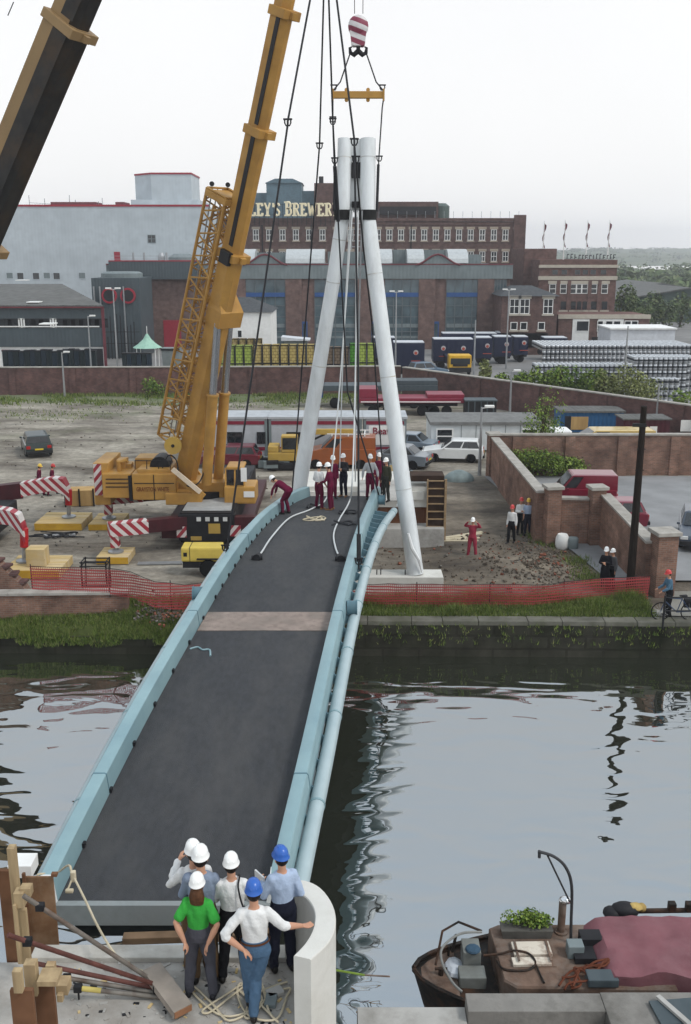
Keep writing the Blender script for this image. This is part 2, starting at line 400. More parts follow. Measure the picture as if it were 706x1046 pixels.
# ---------------------------------------------------------------- ground, river, banks, hills
BRK = brick('wall_brick', (.30,.175,.13), (.21,.13,.10), (.26,.225,.195), dirt=(.06,.045,.042), damt=.6)
BRKP = brick('perimeter_brick', (.175,.095,.085), (.13,.075,.07), (.16,.13,.12), dirt=(.055,.045,.045), damt=.6)
BRKB = brick('brewery_brick', (.15,.092,.082), (.12,.075,.068), (.14,.115,.105), .46, .16, dirt=(.08,.05,.045), damt=.4)
CONC = mat('weathered_concrete', (.40,.39,.37), .85, var=.1, scale=2, bump=.4, dirt=(.16,.15,.13), dscale=.9, damt=.6)
CONCW = mat('new_pale_concrete', (.62,.61,.57), .8, var=.06, scale=1.5, bump=.2, dirt=(.38,.36,.32), dscale=.8, damt=.5)
STONE = mat('coping_stone', (.36,.34,.31), .85, var=.12, scale=2, dirt=(.18,.17,.15), dscale=1.2, damt=.6)
def ground_mat():
    m, nt, b = nodes('site_dirt'); L = nt.links.new; N = nt.nodes.new
    tc = N('ShaderNodeTexCoord')
    def nz(sc, det, rough=.6, st=None, dist=0.0):
        n = N('ShaderNodeTexNoise'); n.inputs['Scale'].default_value = sc; n.inputs['Detail'].default_value = det; n.inputs['Roughness'].default_value = rough; n.inputs['Distortion'].default_value = dist
        if st:
            mp = N('ShaderNodeMapping'); mp.inputs['Scale'].default_value = st; mp.inputs['Rotation'].default_value = (0,0,.35); L(tc.outputs['Object'], mp.inputs[0]); L(mp.outputs[0], n.inputs['Vector'])
        else: L(tc.outputs['Object'], n.inputs['Vector'])
        return n
    def ramp(n, a, b_, ca, cb): 
        r = N('ShaderNodeValToRGB'); r.color_ramp.elements[0].position = a; r.color_ramp.elements[1].position = b_; r.color_ramp.elements[0].color = ca; r.color_ramp.elements[1].color = cb; L(n.outputs['Fac'], r.inputs[0]); return r
    base = ramp(nz(.16, 9, .65, (1,2.2,1), .4), .36, .64, (.095,.078,.06,1), (.37,.342,.29,1))
    fine = ramp(nz(2.2, 9, .7), .3, .72, (.55,.53,.5,1), (1.25,1.23,1.2,1))
    mu = N('ShaderNodeMixRGB'); mu.blend_type = 'MULTIPLY'; mu.inputs[0].default_value = 1; L(base.outputs[0], mu.inputs[1]); L(fine.outputs[0], mu.inputs[2])
    trk = ramp(nz(.5, 6, .65, (.34,1.5,1), 1.6), .52, .68, (0,0,0,1), (.45,.45,.45,1))
    m2 = N('ShaderNodeMixRGB'); L(trk.outputs[0], m2.inputs[0]); L(mu.outputs[0], m2.inputs[1]); m2.inputs[2].default_value = (.10,.092,.08,1)
    gr = ramp(nz(.22, 8, .7), .49, .62, (0,0,0,1), (.6,.6,.6,1))
    sp = N('ShaderNodeSeparateXYZ'); L(tc.outputs['Object'], sp.inputs[0])
    far = N('ShaderNodeMapRange'); far.inputs[1].default_value = 60; far.inputs[2].default_value = 92; L(sp.outputs[1], far.inputs[0])
    gm = N('ShaderNodeMath'); gm.operation = 'MULTIPLY'; L(gr.outputs[0], gm.inputs[0]); L(far.outputs[0], gm.inputs[1])
    edge = N('ShaderNodeMapRange'); edge.inputs[1].default_value = 85; edge.inputs[2].default_value = 91; L(sp.outputs[1], edge.inputs[0])
    g2 = N('ShaderNodeMath'); g2.operation = 'ADD'; g2.use_clamp = True; L(gm.outputs[0], g2.inputs[0])
    e2 = N('ShaderNodeMath'); e2.operation = 'MULTIPLY'; e2.inputs[1].default_value = .75; L(edge.outputs[0], e2.inputs[0]); L(e2.outputs[0], g2.inputs[1])
    mdx = N('ShaderNodeMapRange'); mdx.inputs[1].default_value = 1.0; mdx.inputs[2].default_value = 4.0; L(sp.outputs[0], mdx.inputs[0])
    mdy = N('ShaderNodeMapRange'); mdy.inputs[1].default_value = 58; mdy.inputs[2].default_value = 50; L(sp.outputs[1], mdy.inputs[0])
    md = N('ShaderNodeMath'); md.operation = 'MULTIPLY'; L(mdx.outputs[0], md.inputs[0]); L(mdy.outputs[0], md.inputs[1]); md2 = N('ShaderNodeMath'); md2.operation = 'MULTIPLY'; md2.inputs[1].default_value = .72; L(md.outputs[0], md2.inputs[0])
    mm = N('ShaderNodeMixRGB'); mm.blend_type = 'MULTIPLY'; L(md2.outputs[0], mm.inputs[0]); L(m2.outputs[0], mm.inputs[1]); mm.inputs[2].default_value = (.40,.33,.26,1); m2 = mm
    m3 = N('ShaderNodeMixRGB'); L(g2.outputs[0], m3.inputs[0]); L(m2.outputs[0], m3.inputs[1]); m3.inputs[2].default_value = (.085,.115,.035,1)
    L(m3.outputs[0], b.inputs['Base Color']); b.inputs['Roughness'].default_value = .92
    bn = nz(5, 8, .7); bp = N('ShaderNodeBump'); bp.inputs['Strength'].default_value = .7; bp.inputs['Distance'].default_value = .08; L(bn.outputs['Fac'], bp.inputs['Height']); L(bp.outputs[0], b.inputs['Normal'])
    return m
DIRT = ground_mat()
ASPH = mat('grey_asphalt', (.26,.262,.265), .9, var=.12, scale=.6, bump=.3, bscale=30, dirt=(.18,.18,.18), dscale=.25, damt=.6)
def bankY(x): return 33.0 - .018*x
WZ = -1.3
BX = 260
# site ground: fine grid near, big sheet beyond
def gz(x, y):
    q = noise.noise(V((x*.35, y*.35, 0)))*.03
    s_ = min(1, max(0, (-2.6-x)/1.2)); v = (y - bankY(x))/2.4
    drop = -.62*s_*max(0, 1-v)**1.2 if v < 1 else 0
    w = max(0, 1 - ((x-6.6)/3.2)**2 - ((y-40.5)/4.5)**2)
    q += w*(.16 + .22*noise.noise(V((x*.9, y*.9, 3))) + .1*noise.noise(V((x*2.3, y*2.3, 5))))
    e = min(1, max(0, (y - bankY(x))/1.0)); q = q*e + drop
    if y > 96 or abs(x) > 58: q = 0
    return q
mb = MB(DIRT); xs = [-BX, -120] + [-60 + i*.75 for i in range(161)] + [120, BX]
ys = [0, .35, .7] + [1.2 + i*.75 for i in range(86)] + [70, 90, 140, 260, 600, 2080]
grid = [[mb.bm.verts.new((x, bankY(x) + yy, gz(x, bankY(x)+yy) - .012)) for x in xs] for yy in ys]
for a, b in zip(grid, grid[1:]):
    for i in range(len(xs)-1): mb.bm.faces.new((a[i], a[i+1], b[i+1], b[i]))
struct(mb.build('ground'))
# water
def water_mat():
    m = bpy.data.materials.new('river_water'); m.use_nodes = True; nt = m.node_tree; L = nt.links.new; N = nt.nodes.new
    nt.nodes.remove(nt.nodes['Principled BSDF']); out = nt.nodes['Material Output']
    tc = N('ShaderNodeTexCoord'); mp = N('ShaderNodeMapping'); mp.inputs['Scale'].default_value = (.55,1.25,1); mp.inputs['Rotation'].default_value = (0,0,.25); L(tc.outputs['Object'], mp.inputs[0])
    a = N('ShaderNodeTexNoise'); a.inputs['Scale'].default_value = 1.0; a.inputs['Detail'].default_value = .6; a.inputs['Roughness'].default_value = .3; a.inputs['Distortion'].default_value = .9; L(mp.outputs[0], a.inputs['Vector'])
    c = N('ShaderNodeTexNoise'); c.inputs['Scale'].default_value = 3.6; c.inputs['Detail'].default_value = 1; L(mp.outputs[0], c.inputs['Vector'])
    b1 = N('ShaderNodeBump'); b1.inputs['Strength'].default_value = .5; b1.inputs['Distance'].default_value = .1; L(a.outputs['Fac'], b1.inputs['Height'])
    b2 = N('ShaderNodeBump'); b2.inputs['Strength'].default_value = .25; b2.inputs['Distance'].default_value = .010; L(c.outputs['Fac'], b2.inputs['Height']); L(b1.outputs[0], b2.inputs['Normal'])
    df = N('ShaderNodeBsdfDiffuse'); df.inputs[0].default_value = (.022,.024,.016,1)
    gl = N('ShaderNodeBsdfGlossy'); gl.inputs['Roughness'].default_value = .02; gl.inputs[0].default_value = (.93,.97,1,1); L(b2.outputs[0], gl.inputs['Normal'])
    fr = N('ShaderNodeFresnel'); fr.inputs[0].default_value = 5.0; L(b2.outputs[0], fr.inputs['Normal'])
    mx = N('ShaderNodeMixShader'); L(fr.outputs[0], mx.inputs[0]); L(df.outputs[0], mx.inputs[1]); L(gl.outputs[0], mx.inputs[2]); L(mx.outputs[0], out.inputs['Surface'])
    return m
mb = MB(water_mat()); mb.face([(-BX,8,WZ),(BX,8,WZ),(BX,bankY(BX)+.3,WZ),(-BX,bankY(-BX)+.3,WZ)]); struct(mb.build('river'))
mb = MB(mat('river_bed_mud', (.05,.045,.03), .9)); mb.face([(-BX,7,-3),(BX,7,-3),(BX,45,-3),(-BX,45,-3)]); struct(mb.build('river_bed'))
# far quay wall: stone face with coping and stains
QST = brick('quay_stone', (.065,.062,.05), (.055,.052,.042), (.046,.043,.035), 1.3, .5, dirt=(.022,.026,.015), damt=.85, dscale=.5)
wall = thing('quay_wall', 'dark stained stone quay wall rising from the far edge of the river', 'quay wall', (0, 33, 0))
mb = MB(QST, origin=(0,33,0))
for x0, x1, zt in ((-BX,-2.9,-.64),(-2.9,BX,-.06)): mb.prism([(x0,bankY(x0)-.02,-3),(x0,bankY(x0)+.5,-3),(x0,bankY(x0)+.5,zt),(x0,bankY(x0)-.02,zt)], (x1-x0, bankY(x1)-bankY(x0), 0))
mb.build('wall_face', wall)
mb = MB(STONE, origin=(0,33,0)); random.seed(3)
x = -.5
while x < 40:
    w = random.uniform(1.1,1.9); j = random.uniform(-.02,.02)
    mb.box((x+w/2, bankY(x)+.22+j, -.02+random.uniform(-.015,.02)), (w-.02, .55, .17), math.atan(-.018), bev=.02); x += w
mb.mats = [mat('dull_coping', (.155,.15,.13), .9, var=.3, scale=1.2, bump=.5, dirt=(.09,.095,.06), dscale=.8, damt=.8)]; mb.build('coping', wall)
# towpath on the far bank (right of the bridge)
PATH = mat('towpath_concrete', (.27,.26,.24), .9, var=.15, scale=1.2, bump=.3, dirt=(.12,.12,.09), dscale=.6, damt=.7)
mb = MB(PATH); mb.face([(-.4,bankY(0)+.7,.045),(60,bankY(60)+.7,.045),(60,bankY(60)+1.7,.04),(11.2,bankY(11)+1.35,.04),(-.4,bankY(0)+1.3,.03)]); mb.face([(12.1,bankY(12)+1.36,.043),(60,bankY(60)+1.71,.043),(60,bankY(60)+4.2,.043),(12.6,bankY(12)+3.4,.043)]); struct(mb.build('towpath'))
# grass verges as stuff
GRS = [mat('grass_blade', (.165,.215,.06), .8, var=.3, scale=8), mat('dark_weed', (.09,.13,.04), .8, var=.3, scale=8), mat('pale_grass', (.23,.24,.10), .8, var=.3, scale=8)]
rg = random.Random(11)
def tuft(mb, x, y, z, h, w, n=5):
    for _ in range(n):
        a = rg.uniform(0,6.28); dx, dy = math.cos(a)*w, math.sin(a)*w; ox, oy = rg.uniform(-w,w)*1.5, rg.uniform(-w,w)*1.5; hh = h*rg.uniform(.5,1.2); l = rg.uniform(.2,.7)*h
        q = rg.uniform(0,6.28); lx, ly = math.cos(q)*l, math.sin(q)*l
        f = mb.bm.faces.new([mb.bm.verts.new((x+ox-dx*.25, y+oy-dy*.25, z-.02)), mb.bm.verts.new((x+ox+dx*.25, y+oy+dy*.25, z-.02)), mb.bm.verts.new((x+ox+lx, y+oy+ly, z+hh))]); f.material_index = rg.choice((0,0,1,1,2))
SOIL = mat('verge_soil', (.07,.085,.03), .95, var=.3, scale=3, bump=.8)
mb = MB(SOIL); xs_ = [-30+i*.9 for i in range(31)]; gr_ = [[mb.bm.verts.new((x, bankY(x)-.02+k*.35, gz(x, bankY(x)-.02+k*.35)+.03)) for x in xs_] for k in range(8)]
for a, b in zip(gr_, gr_[1:]):
    for i in range(30): mb.bm.faces.new((a[i], a[i+1], b[i+1], b[i]))
mb.face([(-.4,bankY(0)+1.3,.035),(11.2,bankY(11)+1.35,.05),(11.4,bankY(11)+2.3,.06),(-.4,bankY(0)+2.3,.06)]); struct(mb.build('verge'))
mb = MB(*GRS)
for _ in range(11000):
    x = rg.uniform(-17,-2.8); u = rg.random()**1.3; y = bankY(x) - .1 + u*2.5
    d = noise.noise(V((x*.8, y*.8, 0)))
    if d < -.45: continue
    tuft(mb, x, y, gz(x,y), .15 + .18*max(0, d) + (.1 if u < .15 else 0), .06)
for _ in range(1500):                                                   # trails down over the wall
    x = rg.uniform(-17,-2.8); d = noise.noise(V((x*.6, 7, 0)))
    if d < -.2: continue
    z = -.62-rg.random()**1.6*(.2+.3*max(0,d)); tuft(mb, x, bankY(x)-.09, z-.1, .2, .06, 4)
for _ in range(8000):
    x = rg.uniform(-.3,11.3); u = rg.random(); y = bankY(x)+.5 + u*1.8; d = noise.noise(V((x*.7, y*1.2, 9)))
    tuft(mb, x, y, .03, .12 + .42*max(0, d+.05) + (.2*u if u > .4 else 0), .06)
for _ in range(900):
    x = rg.uniform(0,13); d = noise.noise(V((x*2.7, 2, 4))) + rg.uniform(-.35,.35)
    if d < .08: continue
    tuft(mb, x, bankY(x)-.04, -rg.random()**1.5*.8 - .08, .15, .06, 4)
tag(mb.build('grass'), 'green grass and weeds along the far river bank', 'grass', kind='stuff')
mb = MB(*GRS)
for _ in range(3600):
    px = rg.uniform(20,430); x = (px-353)*.094; y = 91 - 2.2*rg.random()**2*3; d = noise.noise(V((x*.15, y*.3, 0)))
    if d < -.1: continue
    tuft(mb, x, y, 0, .3+.3*max(0,d), .16, 3)
for _ in range(700):
    a = rg.choice([G(130,412), G(40,424), G(250,412), G(290,404)]); x = a.x + rg.gauss(0,3.5); y = a.y + rg.gauss(0,1.6)
    tuft(mb, x, min(y, 91), 0, .18, .15, 3)
for _ in range(500):
    a = rg.choice([G(552,548), G(556,556), G(600,590), G(612,596), G(590,575)]); tuft(mb, a.x + rg.gauss(0,.35), a.y + rg.gauss(0,.5), .02, .25, .05, 4)
tag(mb.build('weeds'), 'rough weeds growing along the foot of the brick walls', 'weeds', kind='stuff')
# rubble in the mud
RUB = [mat('rubble_grey', (.15,.14,.125), .95, var=.3), mat('rubble_brown', (.12,.10,.08), .95, var=.3), mat('rubble_brick', (.22,.10,.07), .95, var=.3)]
mb = MB(*RUB)
for _ in range(1500):
    if rg.random() < .75: p = G(rg.gauss(552,34), rg.gauss(576,13))
    else: p = G(rg.uniform(380,600), rg.uniform(545,597))
    if p.y < 34.6 or p.x > 10.2: continue
    s = rg.uniform(.02,.06)*rg.choice((1,1,1,1.9)); mb.k = rg.choice((0,1,1,1,1,1,2))
    mb.box((p.x, p.y, gz(p.x,p.y)+s*.2), (s*rg.uniform(.8,1.8), s, s*.7), rot=Matrix.Rotation(rg.uniform(0,6), 3, V((rg.random(), rg.random(), 1)).normalized()))
for _ in range(420):
    p = G(rg.uniform(5,330), rg.uniform(410,560)); s = rg.uniform(.03,.1); mb.k = rg.choice((0,0,1)); mb.box((p.x, p.y, gz(p.x,p.y)+s*.2), (s*rg.uniform(.8,2), s, s*.6), rot=Matrix.Rotation(rg.uniform(0,6), 3, V((rg.random(), rg.random(), 1)).normalized()))
tag(mb.build('rubble'), 'broken stone and brick rubble strewn over the mud beside the brick walls', 'rubble', kind='stuff')
# car park and brewery yard
mb = MB(ASPH); mb.face([(10.6,37.4,.07),(70,37.4,.07),(70,56.5,.07),(8.2,56.5,.07),(9.3,47,.07)]); struct(mb.build('car_park'))
mb = MB(mat('yard_concrete', (.23,.225,.22), .9, var=.1, scale=.3, dirt=(.13,.13,.13), dscale=.1, damt=.6))
mb.face([(-200,96.5,.06),(2,97,.06),(24,73,.06),(140,66,.06),(140,300,.06),(-200,300,.06)]); struct(mb.build('yard'))
# near bank
NQ = mat('old_quay_concrete', (.24,.23,.215), .9, var=.15, scale=1.5, bump=.6, dirt=(.10,.095,.085), dscale=.8, damt=.75)
mb = MB(NQ); mb.prism([(.2,-60,-3),(.2,14.35,-3),(.2,14.35,-.02),(.2,-60,-.02)], (BX,0,0)); mb.prism([(-BX,-60,-3),(-BX,10.6,-3),(-BX,10.6,-.05),(-BX,-60,-.05)], (BX+.19,0,0)); struct(mb.build('near_bank'))
# hills and far woods
HILL = mat('far_hill', (.075,.105,.05), .95, var=.45, scale=.06, dirt=(.16,.16,.10), dscale=.012, damt=.7)
mb = MB(HILL); rows = []
for j in range(9):
    y = 1100 + j*120; row = []
    for i in range(81):
        x = -900 + i*28; env = math.sin(min(1, j/6)*math.pi/2)
        h = env*(19 + 6*noise.noise(V((x*.003, y*.002, 2))) + 2.0*noise.noise(V((x*.05, y*.03, 1)))) + (1.5*noise.noise(V((x*.22, y*.1, 1))) if j > 1 else 0)
        row.append(mb.bm.verts.new((x, y, h - (.5 if j == 0 else 0))))
    rows.append(row)
for a, b in zip(rows, rows[1:]):
    for i in range(80): mb.bm.faces.new((a[i], a[i+1], b[i+1], b[i]))
struct(mb.build('hills', smooth=True))
FOL = [mat('far_foliage_dark', (.075,.105,.05), .9, var=.3, scale=.6), mat('far_foliage_mid', (.105,.14,.065), .9, var=.3, scale=.6), mat('far_foliage_light', (.14,.165,.085), .9, var=.3, scale=.6)]
mb = MB(*FOL)
for _ in range(190):
    y = rg.uniform(290,620); x = y*rg.uniform(.2,.5) ; h = rg.uniform(4,8); 
    mb.leaves(60, (x, y, h*.55), (h*.7, h*.6, h*.5), 2.0, .5, 3, rng=rg)
for _ in range(130):
    y = rg.uniform(1150,1950); x = y*rg.uniform(.2,.45); h = rg.uniform(5,9)
    env = math.sin(min(1, (y-1100)/120/6)*math.pi/2)
    mb.leaves(40, (x, y, env*19-1.0+h*.2), (h*1.5, h, h*.5), 3.5, .5, 3, rng=rg)
tag(mb.build('far_woodland'), 'hazy green woodland on the low hills beyond the brewery', 'woodland', kind='stuff')
# ---------------------------------------------------------------- brewery and factory buildings
CLAD = ribbed('pale_grey_cladding', (.45,.495,.525), .5, 0, .15)
CLADD = ribbed('slate_grey_cladding', (.085,.105,.115), .4, 0, .4)
CLADM = ribbed('mid_grey_cladding', (.19,.22,.225), .5, 0, .4)
REDT = mat('red_trim_paint', (.30,.035,.055), .5, var=.1)
REDD = mat('dark_red_trim', (.16,.05,.06), .6, var=.1)
ROOFC = ribbed('corrugated_cement_roof', (.15,.15,.145), .35, 0, .6, rough=.9, var=.2)
SLATE = mat('slate_roof', (.085,.09,.095), .8, var=.2, scale=3, bump=.4)
WHP = mat('white_paint', (.75,.75,.73), .6, var=.05, dirt=(.5,.48,.45), damt=.4)
CREAM = mat('cream_stone', (.44,.40,.34), .8, var=.08, dirt=(.3,.27,.22), damt=.5)
BLUEF = mat('blue_window_frame', (.04,.10,.24), .5, var=.1); GREYF = mat('grey_glazing_bar', (.13,.15,.16), .5, var=.1)
GLS = glass(); GLSB = glass('bay_glass', (.09,.125,.14), .1)
DARK = mat('black_steel', (.025,.025,.028), .6, var=.2)
STEEL = mat('galvanised_steel', (.35,.36,.37), .45, .6, var=.1, scale=4)
BLUG = mat('blue_grey_tank_paint', (.13,.19,.225), .5, var=.1, dirt=(.07,.09,.1), damt=.4)
def shell(bname, label, px0, px1, pytop, d, depth, zbase=0.0, wallm=None, cat='building', back=0):
    """an upright block facing the camera: returns root, width, height; local x along the front, y back, z up"""
    a, b = D(px0, pytop, d), D(px1, pytop, d)
    t = thing(bname, label, cat, (a.x, d, zbase)); w = b.x - a.x; h = a.z - zbase
    mb = MB(wallm); mb.bx(0, w, 0, depth, -.3, h); mb.build('wall', t)
    return t, w, h
def lx(t, px, py, dd=0.0):
    p = D(px, py, t.location.y + dd); return p.x - t.location.x, p.z - t.location.z
def win_mesh(w, h, frame, pane, bars=(1,1), sill=None, lintel=None, ft=.09):
    mb = MB(frame, pane)
    mb.use(0); mb.bx(-w/2, w/2, -.05, .0, -h/2, -h/2+ft); mb.bx(-w/2, w/2, -.05, .0, h/2-ft, h/2); mb.bx(-w/2, -w/2+ft, -.051, .0, -h/2+ft, h/2-ft); mb.bx(w/2-ft, w/2, -.051, .0, -h/2+ft, h/2-ft)
    for i in range(1, bars[0]+1): x = -w/2 + w*i/(bars[0]+1); mb.bx(x-.04, x+.04, -.045, .0, -h/2+ft, h/2-ft)
    for i in range(1, bars[1]+1): z = -h/2 + h*i/(bars[1]+1); mb.bx(-w/2+ft, w/2-ft, -.047, .0, z-.04, z+.04)
    mb.use(1); mb.bx(-w/2+ft*.5, w/2-ft*.5, -.03, -.004, -h/2+ft*.5, h/2-ft*.5)
    if sill: mb.mats.append(sill); mb.use(2); mb.bx(-w/2-.15, w/2+.15, -.14, -.002, -h/2-.22, -h/2-.002)
    if lintel: mb.mats.append(lintel); mb.use(len(mb.mats)-1); mb.bx(-w/2-.2, w/2+.2, -.1, -.001, h/2+.002, h/2+.42)
    return mb.mesh('window')
def windows(t, mesh, xs, z, name='window', y=0.0):
    for x in xs: share(mesh, name, t, (x, y, z))
def strip(t, name, m, x0, x1, z0, z1, out=.06, y=0.0):
    mb = MB(m); mb.bx(x0, x1, y-out, y-.003, z0, z1); return mb.build(name, t)
# 1 pale factory on the left
t, w, h = shell('factory', 'long pale grey clad factory block with red roof edge behind the low roofed shed', -60, 213, 211, 152, 30, 0, CLAD)
strip(t, 'roof_edge', REDT, -.1, w+.1, h, h+.28, .1)
mb = MB(REDD); 
for a, b in ((48,95),(115,124)): x0, _ = lx(t, a, 211); x1, _ = lx(t, b, 211); mb = MB(REDD); mb.bx(x0, x1, 2, 6, h, h+.75); mb.build('roof_housing', t)
mb = MB(STEEL)
for a in (24,40,66,72,96,100): x0, _ = lx(t, a, 211); mb = MB(STEEL); mb.tube([(x0,3,h),(x0,3,h+random.uniform(.8,1.8))], .05, 5); mb.build('roof_pipe', t)
mb = MB(STEEL); x0, _ = lx(t, 24, 211); x1, _ = lx(t, 46, 211); mb.bar((x0,3,h+.7), (x1,3,h+.5), .06); mb.build('roof_rail', t)
wm = win_mesh(1.1, 1.1, CLAD, GLS, (0,0))
for a in (21, 37, 58): x, z = lx(t, a, 282); share(wm, 'window', t, (x, 0, z))
wm2 = win_mesh(1.1, 1.0, CLAD, CLADM, (0,0))
for a in (10, 48, 84): x, z = lx(t, a, 281.5); share(wm2, 'blanked_window', t, (x, 0, z))
x, z = lx(t, 155, 244); share(win_mesh(1.2,1.2,CLADM,GLS,(1,1)), 'window', t, (x,0,z))
x, z = lx(t, 120, 265); strip(t, 'door', REDT, x-.45, x+.45, z-1.0, z+1.1, .05)
mb = MB(CLAD); x0, _ = lx(t, 125, 205); x1, z1 = lx(t, 203, 204, 6); mb.bx(x0, x1, 6, 18, h, z1); x0, _ = lx(t, 135, 205, 8); xm, _ = lx(t, 154, 176, 8); x1, z1 = lx(t, 195, 178, 8)
mb.bx(xm, x1, 8, 17, h, z1); mb.prism([(x0,11,h),(xm-.003,8,h),(xm-.003,17,h),(x0,17,h)], (0,0,z1-h)); mb.build('roof_tower', t)
mb = MB(REDT); mb.bx(xm, x1+.1, 7.9, 17.05, z1, z1+.25); mb.bar((xm,7.95,z1+.12), (x0,10.95,z1+.12), .2, .25); mb.build('tower_edge', t)
# 2 low shed front-left
t = thing('shed', 'low dark clad shed with sloping corrugated roof and white ground floor at far left', 'building', (D(-60,313,106).x, 106, 0))
xr, ze = lx(t, 104, 313); 
xb = D(62,291,124).x - t.location.x
mb = MB(CLADD); mb.prism([(0,0,3.1),(xr,0,3.1),(xb,18,3.1),(0,18,3.1)], (0,0,ze-3.1)); mb.build('upper_wall', t)
mb = MB(WHP); mb.prism([(0,.15,-.3),(xr-.05,.15,-.3),(xb-.1,18,-.3),(0,18,-.3)], (0,0,3.397)); mb.build('lower_wall', t)
mb = MB(ROOFC); zr = D(62,291,124).z; xb = D(62,291,124).x - t.location.x
vs = [(-1,-.3,ze+.02),(xr+.2,-.3,ze+.02),(xb+.2,18,zr),(-1,18,zr)]; mb.prism(vs, (0,0,.12)); mb.build('roof', t)
for a, c in ((24,298),(35,305),(48,312)):
    mb = MB(WHP); p = G(a, c, 8.1); mb.box((p.x - t.location.x, p.y-106, ze + (zr-ze)*(p.y-105.7)/18.3+.22), (1.3,1.6,.1)); mb.build('skylight', t)
strip(t, 'gutter', REDD, 0, xr+.1, ze-.16, ze, .32)
x1, _ = lx(t, 104, 340); strip(t, 'corner_trim', REDD, x1+.1, x1+.4, 0, ze, .1)
wm = win_mesh(1.5, .95, DARK, GLS, (1,0))
for i in range(13):
    a = 6 + i*8.1
    x, z = lx(t, a, 330); 
    if i in (2, 6): strip(t, 'white_panel', WHP, x-.35, x+.35, z-.5, z+.5, .05)
    else: share(wm, 'window', t, (x, -.003, z))
strip(t, 'window_sill', WHP, 0, x1-.2, lx(t,50,333.5)[1]-.06, lx(t,50,333.5)[1]+.06, .1)
x, z = lx(t, 72, 354); strip(t, 'loading_door', DARK, x-.9, x+.9, 0, 2.9, .03, .15); x, z = lx(t, 96, 354); strip(t, 'loading_door', DARK, x-.9, x+.9, 0, 2.9, .03, .15)
x, z = lx(t, 40, 352); share(win_mesh(1.7,.8,WHP,GLS,(2,0)), 'window', t, (x,.14,2.4)); x, z = lx(t, 5, 352); strip(t, 'door', REDT, x-.4, x+.5, 0, 2.8, .05, .15)
# 3 tall silo tanks and fan unit
t, w, h = shell('plant_unit', 'dark grey plant housing with two round red-ringed fans', 93, 142, 284, 124, 8, 0, CLADD, 'plant')
for a in (112, 131):
    x, z = lx(t, a, 302); mb = MB(REDT); mb.lathe([(.95,0),(.95,-.25),(.72,-.25),(.72,0)], (x,-.01,z), 20, 'y', cap=False); f = mb.build('fan_ring', t)
    mb = MB(DARK); mb.lathe([(.71,-.1),(.71,-.22)], (x,-.01,z), 20, 'y'); mb.build('fan', t)
mb = MB(CLADM); mb.lathe([(2.6,h),(2.6,h+.5),(2.2,h+.7)], (w/2,4,0), 20); mb.build('top_ring', t)
mb = MB(STEEL); 
for a in (98,104,128): x, z = lx(t, a, 320); mb.tube([(x,-.3,.0),(x,-.3,h-1)], .1, 6)
mb.build('pipes', t)
mb = MB(DARK)
for i in range(14): mb.tube([(lx(t,95+i*3.4,335)[0], -1.2, 0), (lx(t,95+i*3.4,335)[0], -1.2, 4.2+random.uniform(-1.5,1.5))], .06, 5)
for z in (2,3.4): mb.bar((0,-1.2,z), (w,-1.2,z), .08)
mb.build('pipe_rack', t)
# 4 brick hall with grey band
t, w, h = shell('packaging_hall', 'brick hall with grey cladding band above tall blue framed window bays', 112, 521, 284.7, 136, 30, 0, brick('hall_brick', (.19,.125,.108), (.16,.107,.095), (.17,.14,.13), .46,.16, damt=.3)); HB = MATS['hall_brick']
_, zt = lx(t, 300, 270.6)
strip(t, 'clad_band', CLADM, -.3, w+.3, h, zt, .35); strip(t, 'band_trim', REDD, -.3, w+.3, zt-.005, zt+.16, .4)
mb = MB(CLADM); mb.bx(-.2, w+.2, 0, 30, h, zt-.05); mb.build('upper_wall', t)
bays = []
for c in (271, 447):     # raised curved gablets in the band (brick pier below)
    for s in (0,):
        mg = MB(CLADM); mtrim = MB(REDD); x, _ = lx(t, c, 270); pts = []
        for i in range(13):
            u = -1 + i/6; pts.append((x + u*3.0, -.37, zt + 1.35*max(0, (math.cos(u*math.pi)+1)/2)**1.0))
        mg.prism(pts + [(x+3.0,-.37,zt-.3),(x-3.0,-.37,zt-.3)], (0,.3,0)); mtrim.tube([V(p)+V((0,-.03,.02)) for p in pts], .13, 6); mg.build('curved_gable', t); mtrim.build('gable_trim', t)
def bay(px0, px1, tall=True):
    x0, z0 = lx(t, px0, 345); x1, _ = lx(t, px1, 345); zt_ = lx(t, px0, 285.5)[1]
    f = MB(BLUEF, GLSB, CLADM, GREYF)
    f.use(1); f.bx(x0, x1, -.03, -.005, 0, zt_)
    f.use(3)
    n = 4
    for i in range(n+1): xx = lerp(x0, x1, i/n); f.bx(xx-.06, xx+.06, -.1, -.031, 0, zt_)
    zb = lx(t, px0, 301)[1]; f.use(0); f.bx(x0, x1, -.2, -.101, zb-.28, zb+.28); f.use(3)
    for zz in (zb*.33, zb*.6, zb*.8): f.bx(x0+.06, x1-.06, -.09, -.032, zz-.05, zz+.05)
    f.use(2); f.bx(x0+.1, x1-.1, -.085, -.033, zb*.5-.7, zb*.5-.2); f.bx(x0+.1, x1-.1, -.085, -.033, zb*.25-.3, zb*.25)
    f.build('glazed_bay', t)
for a, b in ((252,292),(322,363),(393,428),(455,490),(503,515)): bay(a, b)
for a in (271, 307, 378, 441, 497):
    x, z = lx(t, a, 340); f = MB(BLUEF, GLSB); f.use(1); f.bx(x-.9, x+.9, -.05, -.006, 0, 3.6); f.use(0)
    for q in (-.9,-.3,.3,.9): f.bx(x+q-.07, x+q+.07, -.12, -.051, 0, 3.7)
    f.bx(x-.97, x+.97, -.13, -.052, 3.5, 3.8); f.build('blue_doorway', t)
